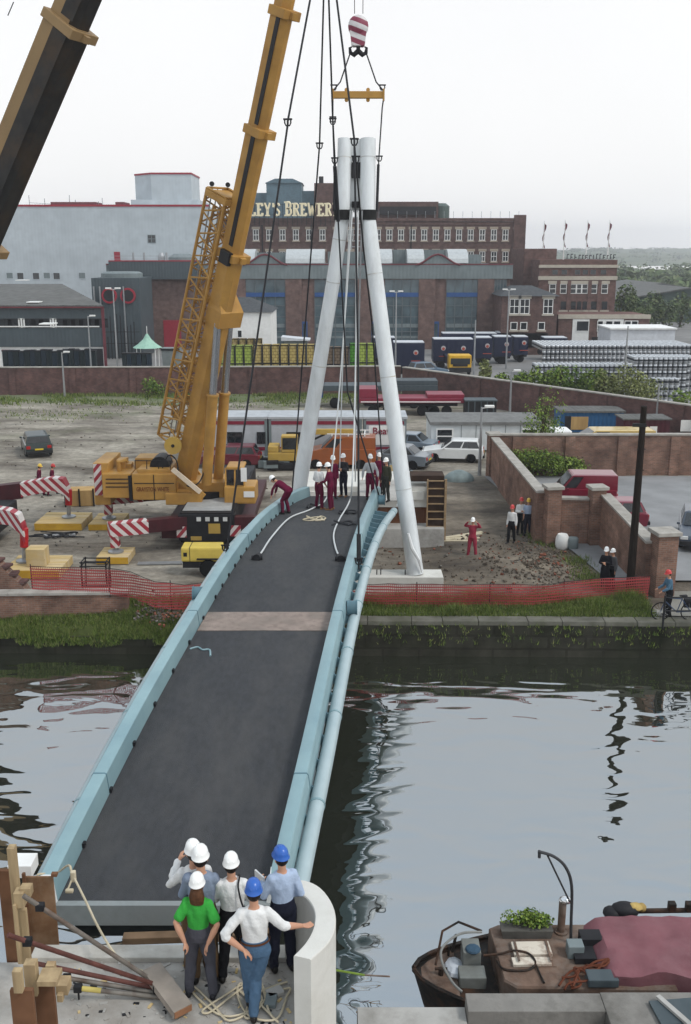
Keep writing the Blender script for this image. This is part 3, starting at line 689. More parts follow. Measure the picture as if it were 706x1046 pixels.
for a in (243, 300, 371, 436, 496): x, _ = lx(t, a, 300); strip(t, 'pilaster', HB, x-1.1, x+1.1, 0, h, .3)
VENT = mat('pale_vent_metal', (.46,.48,.48), .4, .3, var=.1)
for a, b, y in ((228,262,252),(293,332,252),(372,400,251),(415,432,253),(456,476,253)):   # barrel-vault roof lights
    x0, _ = lx(t, a, y, 8); x1, _ = lx(t, b, y, 8); r = .5*min(3.4, 2.8); zz = zt + .2; mb = MB(VENT)
    ring = lambda xx: [(xx, 8 + 3.4*math.cos(math.pi*i/10), zz + 1.9*math.sin(math.pi*i/10)) for i in range(11)]
    mb.loft([ring(x0), ring(x1)]); mb.build('roof_vault', t)
for a, b, y in ((262,292,258),(335,372,257),(402,455,255),(476,492,260)): x0, _ = lx(t, a, y, 9); x1, z1 = lx(t, b, y, 9); mb = MB(CLADM); mb.bx(x0, x1, 9, 18, zt-.1, z1); mb.build('roof_plant', t)
mb = MB(CLADD); x0, _ = lx(t, 115, 270); x1, _ = lx(t, 204, 270); z1 = lx(t,150,267)[1]; z0 = lx(t,150,285)[1]; mb.bx(x0-.3, x1, -1.0, -.36, z0, z1); mb.build('clad_panel', t)
strip(t, 'panel_trim', REDT, x0-.3, x1, z1, z1+.14, 1.03, 0)
x, z = lx(t, 176, 333); strip(t, 'red_door', REDT, x-1.2, x+1.2, 0, lx(t,176,327)[1], .05)
for a, r_, y0 in ((186,1.9,263),(165,.5,262)):
    x, z = lx(t, a, y0, 5); mb = MB(CLADM if r_ > 1 else STEEL); mb.lathe([(r_,zt-1),(r_,z),(r_*.6,z+.5)], (x,5,0), 18); mb.build('roof_tank', t)
mb = MB(STEEL)
for a in (136,147,170): x, z = lx(t, a, 258, 3); mb.tube([(x,3,zt-1.5),(x,3,z)], .14, 6)
for zz in (.3,.7): mb.bar((x0,-.6,z1+zz), (x1,-.6,z1+zz), .05)
mb.build('roof_pipes', t)
# 5 main brewery
t, w, h = shell('brewery', 'tall red brick brewery with two rows of small pale framed windows', 196, 536, 226, 168, 30, 0, BRKB)
strip(t, 'parapet', BRKB, -.15, w+.15, h+.003, h+.5, .2); strip(t, 'cornice', BRKB, -.1, w+.1, h-.55, h-.3, .12)
x0, _ = lx(t, 523, 226); z = lx(t, 523, 228)[1]; strip(t, 'end_pier', BRKB, x0+.3, w+.2, 0, h+1.0, .28)
for a in (218, 268, 318, 420): x, _ = lx(t, a, 240); strip(t, 'drainpipe', DARK, x-.09, x+.09, 0, h-.6, .15)
mb = MB(STEEL)
for i in range(20): x = w*.45 + i*w*.028; mb.tube([(x,.1,h),(x,.1,h+1.6)], .03, 4)
mb.build('roof_posts', t)
LINT = mat('dull_lintel_stone', (.34,.29,.24), .85, var=.1); wmA = win_mesh(.95, 1.75, WHP, GLS, (1,1), LINT, LINT); wmB = win_mesh(.95, 1.6, WHP, GLS, (1,1), LINT, LINT)
pxs = [205,219,233] + [261.5+i*13.6 for i in range(6)] + [344,358] + [386+i*11.85 for i in range(13)]
for a in pxs:
    x, z = lx(t, a, 240); share(wmA, 'window', t, (x, -.003, z)); x, z = lx(t, a, 262); share(wmB, 'window', t, (x, -.003, z))
# rooftop structures
def roofbox(nm, m, a, b, ytop, dy0, dy1, edge=None):
    x0, _ = lx(t, a, ytop, dy0); x1, z1 = lx(t, b, ytop, dy0); mb = MB(m); mb.bx(x0, x1, dy0, dy1, h-.2, z1); o = mb.build(nm, t)
    return x0, x1, z1
x0, x1, z1 = roofbox('roof_tank_house', BLUG, 272, 308, 187, 6, 14)
mb = MB(BLUG); mb.prism([(x0-.2,5.8,z1),(x1+.2,5.8,z1),((x0+x1)/2+1.5,5.8,z1+.7),((x0+x1)/2-1.5,5.8,z1+.7)], (0,8.4,0)); mb.build('tank_house_roof', t)
roofbox('roof_shed', BLUG, 254, 277, 197, 8, 14); roofbox('brick_penthouse', BRKB, 321, 350, 187, 7, 15); roofbox('link_block', BLUG, 308, 322, 195, 8, 12); roofbox('brick_penthouse', BRKB, 386, 448, 206, 8, 20)
mb = MB(DARK); mb.bx(lx(t,388,206,7)[0], lx(t,446,206,7)[0], 7, 8, lx(t,388,209,7)[1]-1.6, lx(t,388,209,7)[1]-.3); x, z = lx(t, 328, 183, 8); mb.tube([(x,9,z-1),(x,9,z+.5)], .4, 8); mb.build('roof_louvre', t)
x, z = lx(t, 450, 209, 12); mb = MB(mat('green_tank', (.09,.12,.11), .5)); mb.lathe([(1.6,h-.1),(1.6,z-.3),(1.0,z+.2)], (x,12,0), 18); mb.build('roof_tank', t)
# letters on the roof
FACE = mat('cream_sign_letters', (.80,.70,.48), .6, var=.05); 
GLY = {'T':[(0,.5,1,0,.5,0),(1,.04,1,.96,1),(2,.07,1,.07,.72),(2,.93,1,.93,.72)],}
def slab_letter(mb, ch, x, z, hh, ww):
    T = .2*hh; s = .1*hh
    def b(x0, z0, x1, z1): mb.bar((x+x0*ww, 0, z+z0*hh), (x+x1*ww, 0, z+z1*hh), .25, T if abs(z1-z0) > .01 and abs(x1-x0) < .35 else T*.75, up=(0,1,0) if False else (0,0,1) if abs(z1-z0) < .01 else (1,0,0))
    def v(xx, z0=0, z1=1, sf=(1,1)):
        mb.bx(x+xx*ww-T/2, x+xx*ww+T/2, -.12, .12, z+z0*hh, z+z1*hh)
        for on, zz in zip(sf, (z0, z1)):
            if on: mb.bx(x+xx*ww-T*.95, x+xx*ww+T*.95, -.122, .122, z+(zz*hh if zz < .5 else zz*hh-s), z+(zz*hh+s if zz < .5 else zz*hh))
    def hb(zz, x0, x1): mb.bx(x+x0*ww, x+x1*ww, -.118, .118, z+zz*hh-s*.7, z+zz*hh+s*.7)
    def dg(x0, z0, x1, z1, k=.8): mb.tube([(x+x0*ww, .0, z+z0*hh), (x+x1*ww, .0, z+z1*hh)], (T*.5*k), 6)
    if ch == 'T': v(.5); hb(.93, .02, .98); v(.08, .75, .96, (0,0)); v(.92, .75, .96, (0,0))
    elif ch == 'L': v(.25); hb(.06, .25, .95); v(.9, .05, .3, (0,0))
    elif ch == 'E': v(.25); hb(.06, .25, .95); hb(.94, .25, .95); hb(.5, .25, .7); v(.88, .05, .25, (0,0)); v(.88, .75, .95, (0,0))
    elif ch == 'Y': v(.5, 0, .45, (1,0)); dg(.5,.42,.1,.97); dg(.5,.42,.9,.97); hb(.95,-.02,.28); hb(.95,.72,1.02)
    elif ch == "'": mb.bx(x+.2*ww, x+.2*ww+T*.8, -.12, .12, z+.68*hh, z+hh)
    elif ch == 'S':
        pts = [(.85,.78),(.7,.93),(.4,.95),(.18,.8),(.25,.6),(.6,.46),(.82,.3),(.72,.1),(.4,.04),(.15,.18)]
        mb.tube([(x+a*ww, 0, z+c*hh) for a, c in pts], T*.42, 6)
    elif ch in 'BR':
        v(.25); mb.tube([(x+a*ww,0,z+c*hh) for a, c in ((.25,.94),(.65,.94),(.85,.82),(.85,.66),(.65,.53),(.25,.53))], T*.4, 6)
        if ch == 'B': mb.tube([(x+a*ww,0,z+c*hh) for a, c in ((.25,.53),(.68,.53),(.92,.4),(.92,.2),(.7,.06),(.25,.06))], T*.4, 6)
        else: dg(.55,.5,.95,.03,.9)
    elif ch == 'W':
        for q in ((.05,.97,.27,.03),(.27,.03,.5,.8),(.5,.8,.73,.03),(.73,.03,.95,.97)): dg(*q)
        hb(.95,-.06,.2); hb(.95,.8,1.06)
sg = thing('brewery_sign', 'large cream slab serif letters reading BREWERY along the brick brewery roof', 'sign', (D(230,220,166).x, 167.2, D(230,220.5,166).z))
xw, _ = lx(sg, 347, 220); total = xw; wd = "TETLEY'S BREWERY"; adv = [(.3 if c == "'" else .45 if c == ' ' else 1.25 if c == 'W' else 1.0) for c in wd]; u = total/sum(adv); x = 0
for i, (c, a) in enumerate(zip(wd, adv)):
    big = 1.12 if i in (0, 9) else 1.0
    if c != ' ':
        mb = MB(FACE); slab_letter(mb, c, x+.08*u, 0, 2.05*big, a*u*.82); mb.build('letter', sg)
    x += a*u
mb = MB(DARK); 
for i in range(25): q = i*total/24; mb.tube([(q,.25,-1.5),(q,.25,2)], .04, 4)
mb.bar((0,.3,.2), (total,.3,.2), .06); mb.bar((0,.3,1.8), (total,.3,1.8), .06); mb.build('sign_frame', sg)
# 6 office block
OFB = brick('office_brick', (.18,.105,.09), (.14,.085,.075), (.17,.14,.13), .46,.16, damt=.3)
t, w, h = shell('office_block', 'flat roofed brown brick office block with pale stone bands and flag poles', 551.6, 631, 265.5, 142, 20, 0, OFB)
for y0, y1 in ((270.5,273.5),(282,286)): strip(t, 'stone_band', CREAM, -.12, w+.12, lx(t,560,y1)[1], lx(t,560,y0)[1], .14)
W6 = win_mesh(.95,.85,OFB,GLS,(0,0))
for a in (567,576.5,590,598,606,616.5): 
    x, z = lx(t, a, 278); share(W6, 'window', t, (x,-.003,z))
W7 = win_mesh(.95,1.35,WHP,GLS,(0,1),None,CREAM); W8 = win_mesh(.95,1.3,OFB,GLS,(0,0),CREAM)
for a in (564.5,575.5,586,591.5,597,606.5,617.5):
    x, z = lx(t, a, 295); share(W7, 'window', t, (x,-.003,z)); x, z = lx(t, a, 312); share(W8, 'window', t, (x,-.003,z))
for a in (570,581,602,612): x, _ = lx(t, a, 300); strip(t, 'pilaster', OFB, x-.25, x+.25, 0, lx(t,600,286.2)[1], .12)
mb = MB(OFB); mb.bx(lx(t,536,254,6)[0], lx(t,569,254,6)[0], 6, 18, 0, lx(t,569,254,6)[1]); mb.build('stair_block', t)
mb = MB(DARK); x = lx(t,579.5,263)[0]; x1 = lx(t,627,263)[0]; rr = random.Random(5)
while x < x1:
    q = rr.uniform(.22,.4); hh = rr.uniform(.55,.75); mb.bx(x, x+.1, .3, .36, h+.1, h+.1+hh)
    if rr.random() < .8: mb.bx(x, x+q, .29, .35, h+hh-.02, h+hh+.1)
    if rr.random() < .5: mb.bx(x, x+q*.8, .29, .35, h+.3, h+.42)
    x += q+.2
mb.bar((lx(t,578,263)[0],.4,h+.12), (x1,.4,h+.12), .06); mb.build('roof_letters', t)
FLAG = mat('faded_red_flag', (.16,.045,.06), .8, var=.3, scale=2)
for i, (a, lab) in enumerate(((554.8,'leftmost flagpole with drooping dark flag, over the dark stair block of the office'),(575.3,'second flagpole from the left with drooping dark flag on the office roof'),(598.2,'third flagpole from the left with drooping dark flag on the office roof'),(620.4,'rightmost flagpole with drooping dark flag on the office roof'))):
    p = D(a, 255 if i == 0 else 266, 149); top = D(a, 225 if i else 226, 149)
    f = thing('flagpole', lab, 'flagpole', (p.x, 149, p.z - .3), 0, 'flagpoles on the office roof'); H_ = top.z - p.z + .3
    mb = MB(WHP); mb.tube([(0,0,0),(0,0,H_)], [.09,.05], 6); mb.build('pole', f)
    mb = MB(FLAG); mb.loft([[(.06+.28*k*math.sin(j*.8+1.2), .12*math.sin(k*5+j), H_-.3-j*.42-k*.3) for k in (0,.33,.66,1)] for j in range(9)], cap=False, closed=False); mb.build('flag', f)
# small hip-roofed brick house + entrance lodge
t, w, h = shell('gate_house', 'small brick house with hipped slate roof left of the office block', 513, 570, 302.5, 128, 9, 0, BRKB)
zr = lx(t, 540, 291.6, 4.5)[1]; mb = MB(SLATE); 
mb.loft([[(-.3,-.3,h),(w+.3,-.3,h),(w+.3,9.3,h),(-.3,9.3,h)], [(-.3+2,4.2,zr),(w-2.6,4.2,zr),(w-2.6,4.8,zr),(-.3+2,4.8,zr)]]); mb.build('roof', t)
wm = win_mesh(1.25,1.9,WHP,GLS,(1,1),CREAM,CREAM)
for a in (525.5,536,560): x, z = lx(t, a, 313); share(wm, 'window', t, (x,-.003,z))
W9 = win_mesh(.9,1.0,WHP,GLS,(0,0),CREAM)
for a in (525,535,553): x, z = lx(t, a, 333); share(W9, 'window', t, (x,-.003,z))
t, w, h = shell('entrance_lodge', 'single storey entrance lodge with white framed windows below the office block', 571, 664, 322, 130, 8, 0, OFB)
strip(t, 'fascia', CREAM, -.1, w+.1, h-.45, h+.1, .15)
for a, b in ((585,602),(611,637)): strip(t, 'white_panel', WHP, lx(t,a,330)[0], lx(t,b,330)[0], .6, h-.5, .06)
for a, ww in ((595,1.7),(613,.8),(622,1.0),(630,1.0),(641,.9),(648,.9)): x, z = lx(t, a, 333); share(win_mesh(ww,1.4,WHP,GLS,(0,0)), 'window', t, (x,-.07,z))
x, z = lx(t, 609, 335); strip(t, 'door', DARK, x-.5, x+.5, 0, 2.2, .08)
# pale rendered house beside the crane boom
t = thing('white_house', 'small white rendered house with slate roof just right of the crane boom', 'house', (D(232,330,112).x, 112, 0))
w = D(277,330,112).x - t.location.x; ze = D(250,319,112).z; zr = D(250,303,118).z
mb = MB(WHP); mb.bx(0, w, 0, 9, -.2, ze); mb.build('wall', t)
mb = MB(SLATE); mb.loft([[(-.2,-.2,ze),(w+.2,-.2,ze),(w+.2,9.2,ze),(-.2,9.2,ze)], [(-.2,4.4,zr),(w*.45,4.4,zr),(w*.45,4.6,zr),(-.2,4.6,zr)]]); mb.build('roof', t)
for a, b in ((245,325),(245,341)): p = D(a, b, 112); share(win_mesh(.6,.9,WHP,GLS,(0,0)), 'window', t, (p.x-t.location.x, -.003, p.z))
# green warehouses to the right
for nm, lab, a, b, c, y0, yr, d, m in (('warehouse','long low grey-green warehouse with pale ridged roof at right edge', 633, 760, 318, 307, 299, 190, mat('green_warehouse_clad', (.07,.095,.085), .6, var=.1)), ('warehouse','farther warehouse with pale roof behind the green warehouse', 620, 720, 300, 298, 294, 240, CLADM)):
    t = thing(nm, lab, 'warehouse', (D(a,y0,d).x, d, 0)); w = D(b,y0,d).x - t.location.x; ze = D(a,y0,d).z; zr = D(a,yr-4,d).z
    mb = MB(m); mb.bx(0, w, 0, 30, -.3, ze); mb.prism([(0,0,ze),(w,0,ze),(w*.55,0,zr)], (0,30,0)); mb.build('wall', t)
    mb = MB(ROOFC); mb.prism([(-.3,-.4,ze+.02),(w*.55,-.4,zr+.02),(w*.55,-.4,zr+.25),(-.3,-.4,ze+.25)], (0,31,0)); mb.prism([(w*.55+.01,-.4,zr+.02),(w+.3,-.4,ze+.02),(w+.3,-.4,ze+.25),(w*.55+.01,-.4,zr+.25)], (0,31,0)); mb.build('roof', t)
# ---------------------------------------------------------------- perimeter wall, yard stock, lorries, kegs
def walled(name, label, p0, p1, h, th, m, cap=None, piers=0, h1=None, group=None):
    """straight wall; local x along p0->p1 so the brick courses follow it"""
    p0, p1 = V((p0[0],p0[1],0)), V((p1[0],p1[1],0)); d = p1-p0; a = math.atan2(d.y, d.x); l = d.length; h1 = h1 or h
    t = thing(name, label, 'wall', p0, a, group)
    mb = MB(m); mb.prism([(0,-th/2,-.3),(l,-th/2,-.3),(l,-th/2,h1),(0,-th/2,h)], (0,th,0))
    mb.build('wall_face', t)
    if cap:
        c = MB(cap); n = max(1, int(l/1.2)); s = (h1-h)/l
        for i in range(n):
            x0, x1 = l*i/n+.006, l*(i+1)/n-.006
            c.prism([(x0,-th/2-.06,h+s*x0+.002),(x1,-th/2-.06,h+s*x1+.002),(x1,-th/2-.06,h+s*x1+.09),(x0,-th/2-.06,h+s*x0+.09)], (0,th+.12,0))
        c.build('coping', t)
    for i in range(piers):
        q = MB(m); x = l*(i+.5)/piers; q.bx(x-.28, x+.28, -th/2-.13, th/2+.13, -.3, lerp(h,h1,x/l)-.06); q.build('pier', t)
    return t
PW = G(0,404); walled('perimeter_wall', 'long brick perimeter wall behind the waste ground, left of the bridge pylon', (-45,91.2), (5.2,92.6), 2.5, .4, BRKP, STONE, 9)
PE = (26.0, 66.5); walled('perimeter_wall', 'brick perimeter wall sloping across behind the white cabin and blue container', (5.5,92.4), PE, 2.42, .4, BRKP, STONE, 5)
# lamp posts
def lamp(label, px, pybase, pytop, d, heads=2, grp='lamp posts'):
    b = D(px, pybase, d); zt = D(px, pytop, d).z; t = thing('street_lamp', label, 'lamp post', (b.x, d, 0), 0, grp)
    mb = MB(STEEL); mb.tube([(0,0,0),(0,0,zt*.3),(0,0,zt)], [.11,.09,.055], 8); mb.build('post', t)
    for s in ((-1,1) if heads == 2 else (1,) if heads == 1 else ()):
        m = MB(WHP, DARK); m.box((s*.45,-.02,zt+.05), (.55,.3,.14), bev=.03); m.bar((0,0,zt-.06), (s*.45,-.02,zt+.0), .05); m.build('lamp_head', t)
    return t
lamp('tall twin-headed lamp post in front of the round red fans at left', 120, 372, 295, 97)
lamp('single-headed grey lamp post right of the low shed windows', 93, 373, 323, 96, 1)
lamp('short post with small box standing before the left perimeter wall', 66, 400, 360, 90, 1)
lamp('twin-headed lamp post right of the pylon, among the parked trailers', 404, 372, 298, 106)
lamp('twin-headed lamp post at the right end of the grey banded hall', 517, 372, 296, 112)
lamp('slim lamp post with flat head standing at the top end of the descending brick wall', 490, 478, 416, 57, 1)
lamp('slim post with small head in front of the sloping perimeter wall', 521, 418, 379, 79, 1)
lamp('tall bare post rising behind the shrubs by the keg stacks', 636, 412, 333, 78, 0)
lamp('thin bare post behind the yellow lorry cab', 484, 384, 327, 100, 0)
lamp('short bare post at the low right end of the perimeter wall', 671, 424, 392, 70.5, 0)
# stacked dark storage bins behind the wall (left)
BINM = [mat('black_green_plastic', (.018,.03,.034), .5, var=.25, scale=2), mat('dark_blue_plastic', (.02,.035,.05), .5, var=.25, scale=2)]
zt = D(50,356,97).z
for i in range(17):
    px = 7 + i*5.6; p = D(px, 375, 97)
    if 2 < i < 0: continue
    t = thing('storage_bin', ['dark lidded bulk container standing in the long row behind the left wall'][0], 'container', (p.x, 97, .06), 0, 'dark bulk containers behind the left wall')
    mb = MB(BINM[i % 2]); hh = zt - random.uniform(0,.25) - .06
    mb.bx(-.24, .24, -.3, .3, 0, hh-.1, .02); 
    for q in (-.12,.12): mb.bx(q-.03, q+.03, -.34, -.301, .1, hh-.2)
    mb.build('bin_body', t); m2 = MB(DARK); m2.bx(-.27, .27, -.36, .33, hh-.1, hh); m2.build('lid', t)
for i in range(6):
    px = 128 + i*5; p = D(px, 375, 97); t = thing('storage_bin', 'dark lidded bulk container in the short row below the green tent roof', 'container', (p.x, 97, .06), 0, 'dark bulk containers below the tent')
    mb = MB(BINM[i % 2]); mb.bx(-.21,.21,-.3,.3,0,3.2,.02); mb.build('bin_body', t); m2 = MB(DARK); m2.bx(-.23,.23,-.34,.33,3.2,3.3); m2.build('lid', t)
# green peaked tent
p = D(151, 358, 103); zt = D(151,341,103).z; ze = D(151,355,103).z
t = thing('tent', 'small pale green tent with swept pointed roof behind the left wall', 'tent', (p.x,103,0))
mb = MB(mat('pale_green_canvas', (.30,.47,.38), .8, var=.1)); prof = [(1.55,ze),(1.0,ze+.25*(zt-ze)),(.45,ze+.6*(zt-ze)),(.1,zt)]
mb.lathe(prof, (0,0,0), 8); mb.build('roof', t)
mb = MB(WHP); mb.tube([(0,0,zt-.1),(0,0,zt+.8)], .04, 5); 
for a in range(4): mb.tube([(1.35*math.cos(a*1.57+.78),1.35*math.sin(a*1.57+.78),0),(1.35*math.cos(a*1.57+.78),1.35*math.sin(a*1.57+.78),ze+.02)], .05, 5)
mb.build('pole', t)
for i, (a, b, y0, lab, col) in enumerate(((168,182,351,'grey metal skip with open top beside the crane jib behind the wall',(.2,.22,.22)),)):
    t = thing('skip', lab, 'skip', (D((a+b)/2,y0,99).x,99,.06)); w = (D(b,y0,99)-D(a,y0,99)).x; mb = MB(mat('skip_grey', col, .6)); mb.prism([(-w/2,-.8,.0),(w/2,-.8,0),(w/2+.2,-.8,3.6),(-w/2-.2,-.8,3.6)], (0,1.6,0)); mb.build('body', t)
    mb = MB(DARK); mb.bx(-w/2-.25,w/2+.25,-.88,-.801,3.4,3.6); mb.build('rim', t)
# stacked beer crates on pallets
CR = {'yellow_crates': (.50,.39,.17), 'pale_crates': (.42,.33,.17), 'green_crates': (.36,.45,.12), 'brown_crates': (.22,.17,.13), 'leaf_crates': (.10,.28,.05)}
CRM = {}
for nme, col in CR.items(): CRM[nme] = brick(nme, col, (col[0]*.8, col[1]*.8, col[2]*.7), (col[0]*.45, col[1]*.42, col[2]*.4), .42, .3, dirt=(col[0]*.5,col[1]*.5,col[2]*.5), damt=.3)
def crates(px0, px1, ytop, kind, lab, grp, d=98, tall=None):
    a = D(px0, ytop, d); b = D(px1, ytop, d); w = b.x-a.x; hh = a.z-.06
    t = thing('crate_stack', lab, 'crate stack', ((a.x+b.x)/2, d, .06), 0, grp)
    mb = MB(CRM[kind]); mb.bx(-w/2+.05, w/2-.05, 0, 1.4, .15, hh, .02); mb.build('crates', t)
    mb = MB(DARK)
    for x in (-w/2+.03, w/2-.03): mb.bx(x-.04, x+.04, -.07, -.003, 0, hh+.08)
    mb.bx(-w/2+.07, w/2-.07, -.06, -.004, hh*.55-.05, hh*.55+.05); mb.bx(-w/2+.07, w/2-.07, -.06, -.004, hh-.02, hh+.05); mb.build('rack_frame', t)
    mb = MB(mat('pallet_wood', (.25,.17,.09), .9)); mb.bx(-w/2+.05, w/2-.05, -.003, 1.4, 0, .147); mb.build('pallet', t)
for i in range(4): crates(222+i*9, 230.5+i*9, 353.5, 'green_crates', 'racked pallet of lime green crates just right of the crane boom', 'lime crate stacks by the boom')
for i in range(8): crates(259+i*9.0, 267.5+i*9.0, 352.5, 'yellow_crates', 'racked pallet of straw yellow crates in the long row behind the wall', 'yellow crate stacks behind the wall')
for i in range(3): crates(333+i*8, 340.5+i*8, 355, 'brown_crates', 'racked pallet of dull brown crates seen between the pylon legs', 'brown crate stacks between the pylon legs')
for i, k in enumerate(('leaf_crates','green_crates','green_crates')): crates(357+i*9, 365.5+i*9, 351.5, k, ('pallet of leaf green crates at the left of three green stacks between the pylon legs' if i == 0 else 'racked pallet of speckled lime crates beside the right pylon leg'), 'green crate stacks between the pylon legs')
for i in range(5): crates(228+i*8, 235.5+i*8, 346.5, 'pale_crates', 'pale straw crate stack behind the lime green crates', 'pale crate stacks behind the lime crates', 102)
# lorries
NAVY = ribbed('navy_trailer_side', (.018,.026,.06), .8, 0, .3, rough=.45); NAVYD = mat('navy_panel', (.016,.022,.05), .5, var=.2); TOPW = mat('pale_trailer_roof', (.55,.57,.6), .5, var=.08, dirt=(.35,.36,.38), damt=.5)
TYRE = mat('black_tyre_rubber', (.018,.018,.019), .85, var=.2); RIM = mat('wheel_rim', (.33,.33,.34), .4, .5)
BAD = mat('badge_white', (.45,.42,.42), .6); BADR = mat('badge_red', (.4,.09,.06), .6)
def wheel(par, x, y, r=.5, w=.3, name='wheel', axis='y'):
    mb = MB(TYRE); mb.lathe([(r*.6,-w/2),(r*.93,-w/2),(r,-w*.3),(r,w*.3),(r*.93,w/2),(r*.6,w/2)], (0,0,0), 18, axis); o = mb.build(name, par, True, (x,y,r))
    m2 = MB(RIM); m2.lathe([(r*.6,-w*.42),(r*.5,-w*.38),(r*.18,-w*.5),(r*.18,w*.5),(r*.5,w*.38),(r*.6,w*.42)], (0,0,0), 14, axis); m2.build('rim', o, True)
    return o
def trailer(label, px0, px1, ytop, d, rz=0.0, hh=None, length=None, badges=1, side=None, grp='navy trailers parked in the yard'):
    a = D(px0, ytop, d); b = D(px1, ytop, d); w = length or (b.x-a.x); zt = a.z; zb = max(.9, zt-2.7)
    t = thing('trailer', label, 'trailer', ((a.x+b.x)/2, d, .06), rz, grp)
    mb = MB(NAVY); mb.bx(-w/2, w/2, 0, 2.5 if side is None else side, zb, zt, .03); mb.build('box_body', t)
    L_ = 2.5 if side is None else side
    mb = MB(TOPW); mb.bx(-w/2+.06, w/2-.06, .06, L_-.06, zt+.002, zt+.09); mb.build('roof', t)
    mb = MB(DARK); mb.bx(-w/2+.1, w/2-.1, .1, L_-.1, zb-.25, zb-.003); mb.build('chassis', t)
    for x in (-w/2+.9, w/2-.9): 
        for y in (.15, min(L_,2.5)-.15): wheel(t, x, y, .45)
    for i in range(badges):
        x = -w/2 + w*(i+.5)/badges if badges > 1 else w*.22
        g = MB(BAD, BADR); g.lathe([(.27,-.012),(.27,-.03)], (x,0,zb+1.45), 16, 'y'); g.use(1); g.lathe([(.17,-.032),(.17,-.04)], (x,0,zb+1.38), 12, 'y'); g.build('badge', t); g = MB(BADR); g.bx(x-.5, x+.5, -.03, -.004, zb+.5, zb+.58); g.build('reflector_strip', t)
trailer('navy box trailer with roundel, parked just right of the pylon leg', 402, 434, 351, 107)
trailer('navy box trailer partly hidden behind the right pylon leg', 380, 404, 346, 116, badges=0)
trailer('long navy trailer left of three with two roundels, behind the yellow lorry', 443, 484, 347.5, 112, badges=2)
trailer('navy trailer back end with roundel, middle of the row behind the yellow lorry', 486, 503, 346, 115)
trailer('navy trailer back end with roundel, right of the middle one in the row', 505, 523, 345, 117)
trailer('navy trailer back end at the right end of the row, nearest the kegs', 525, 540, 345, 119)
trailer('long navy trailer in the second row behind the others', 452, 508, 341.5, 126, badges=0); trailer('long navy trailer behind, in front of the brick gate house', 508, 560, 340.5, 128, badges=0)
trailer('pale roofed van body in front of the entrance lodge', 556, 580, 346, 121, badges=0)
t = thing('site_shed', 'long white flat roofed shed behind the keg stacks', 'shed', (D(624,338,120).x,120,0)); w = D(690,338,120).x - t.location.x; z = D(624,336.5,120).z
mb = MB(TOPW); mb.bx(0, w, 0, 6, 0, z); mb.build('wall', t); mb = MB(WHP); mb.bx(-.15, w+.15, -.2, 6.2, z+.003, z+.18); mb.build('roof', t)
# crate/tarp canopy hut seen between pylon legs
t = thing('site_hut', 'small pale roofed hut behind the yellow crates', 'hut', (D(302,346,104).x,104,0)); mb = MB(CLADM); z = D(302,348,104).z; mb.bx(-1.2,1.2,0,2,0,z); mb.build('wall', t); mb = MB(TOPW); mb.prism([(-1.5,-.3,z),(1.5,-.3,z),(1.5,-.3,z+.12),(-1.5,-.3,z+.4)], (0,2.6,0)); mb.build('roof', t)
# keg stacks
KEG = mat('keg_aluminium', (.50,.52,.54), .32, .75, var=.2, scale=4, dirt=(.15,.15,.16), damt=.6, dscale=3)
KEGD = mat('keg_dark', (.06,.065,.075), .5, .2, var=.3)
kp = MB(KEG, KEGD)
for z0, z1, r in ((0,.06,.19),(.52,.58,.19)): kp.lathe([(r-.02,z0),(r,z0+.01),(r,z1-.01),(r-.02,z1)], n=10)
kp.lathe([(.17,.05),(.205,.1),(.205,.16),(.215,.18),(.205,.2),(.205,.38),(.215,.4),(.205,.42),(.205,.48),(.17,.53)], n=10)
kp.use(1); kp.lathe([(.2065,.205),(.2065,.375)], n=10, cap=False)
KM = kp.mesh('keg', True)
nkeg = 0
def kegs(px0, px1, ybot, d, tiers, rows, label, grp, z0=.06, maxn=999, mass_rows=0, nm='keg'):
    global nkeg
    a = D(px0, ybot, d).x; b = D(px1, ybot, d).x; n = int((b-a)/.45)
    for r in range(rows):
        for i in range(n):
            for k in range(tiers):
                if nkeg >= 296: break
                o = bpy.data.objects.new('keg', KM); COL.objects.link(o); o.location = (a + (i+.5)*.45 + random.uniform(-.02,.02), d + r*.45, z0 + k*.6); o.rotation_euler.z = random.uniform(0,6)
                tag(o, label, 'keg', grp); nkeg += 1
    return a, b, n
kspec = []
zk = D(560,349,101).z
t3 = max(3, int((zk-.06)/.6))
print('keg tiers', zk, t3)
kegs(646, 706, 386, 90, 6, 1, 'steel beer keg in the near stack at the right edge above the low brick wall', 'kegs stacked at the right edge')
kegs(546, 648, 380, 95, 4, 1, 'steel beer keg in the low front stack behind the shrubs', 'kegs in the low front stack')
rest = MB(KEG, KEGD)
def kegmass(px0, px1, d, z0, tiers, rows, pitch=.45):
    a = D(px0, 370, d).x; b = D(px1, 370, d).x; n = int((b-a)/pitch)
    for r in range(rows):
        for i in range(n):
            x, y = a + (i+.5)*pitch, d + r*pitch
            for k in range(tiers):
                if r > 0 and k < tiers-1: continue
                z = z0 + k*.6; rest.use(0); rest.lathe([(.17,z),(.205,z+.06),(.205,z+.2)], (x,y,0), 8, cap=False); rest.use(1); rest.lathe([(.2,z+.2),(.2,z+.38)], (x,y,0), 8, cap=False); rest.use(0); rest.lathe([(.205,z+.38),(.205,z+.52),(.17,z+.58),(.12,z+.57)], (x,y,0), 8)
kegmass(553, 712, 102, .06, t3, 14)
kegmass(546, 648, 95.45, .06, 4, 4); kegmass(646, 712, 90.45, .06, 6, 6); kegmass(669, 700, 84, .06, 4, 3)
tag(rest.build('keg_stockpile', smooth=False), 'mass of stacked steel kegs filling the yard behind the front stacks', 'kegs', kind='stuff')
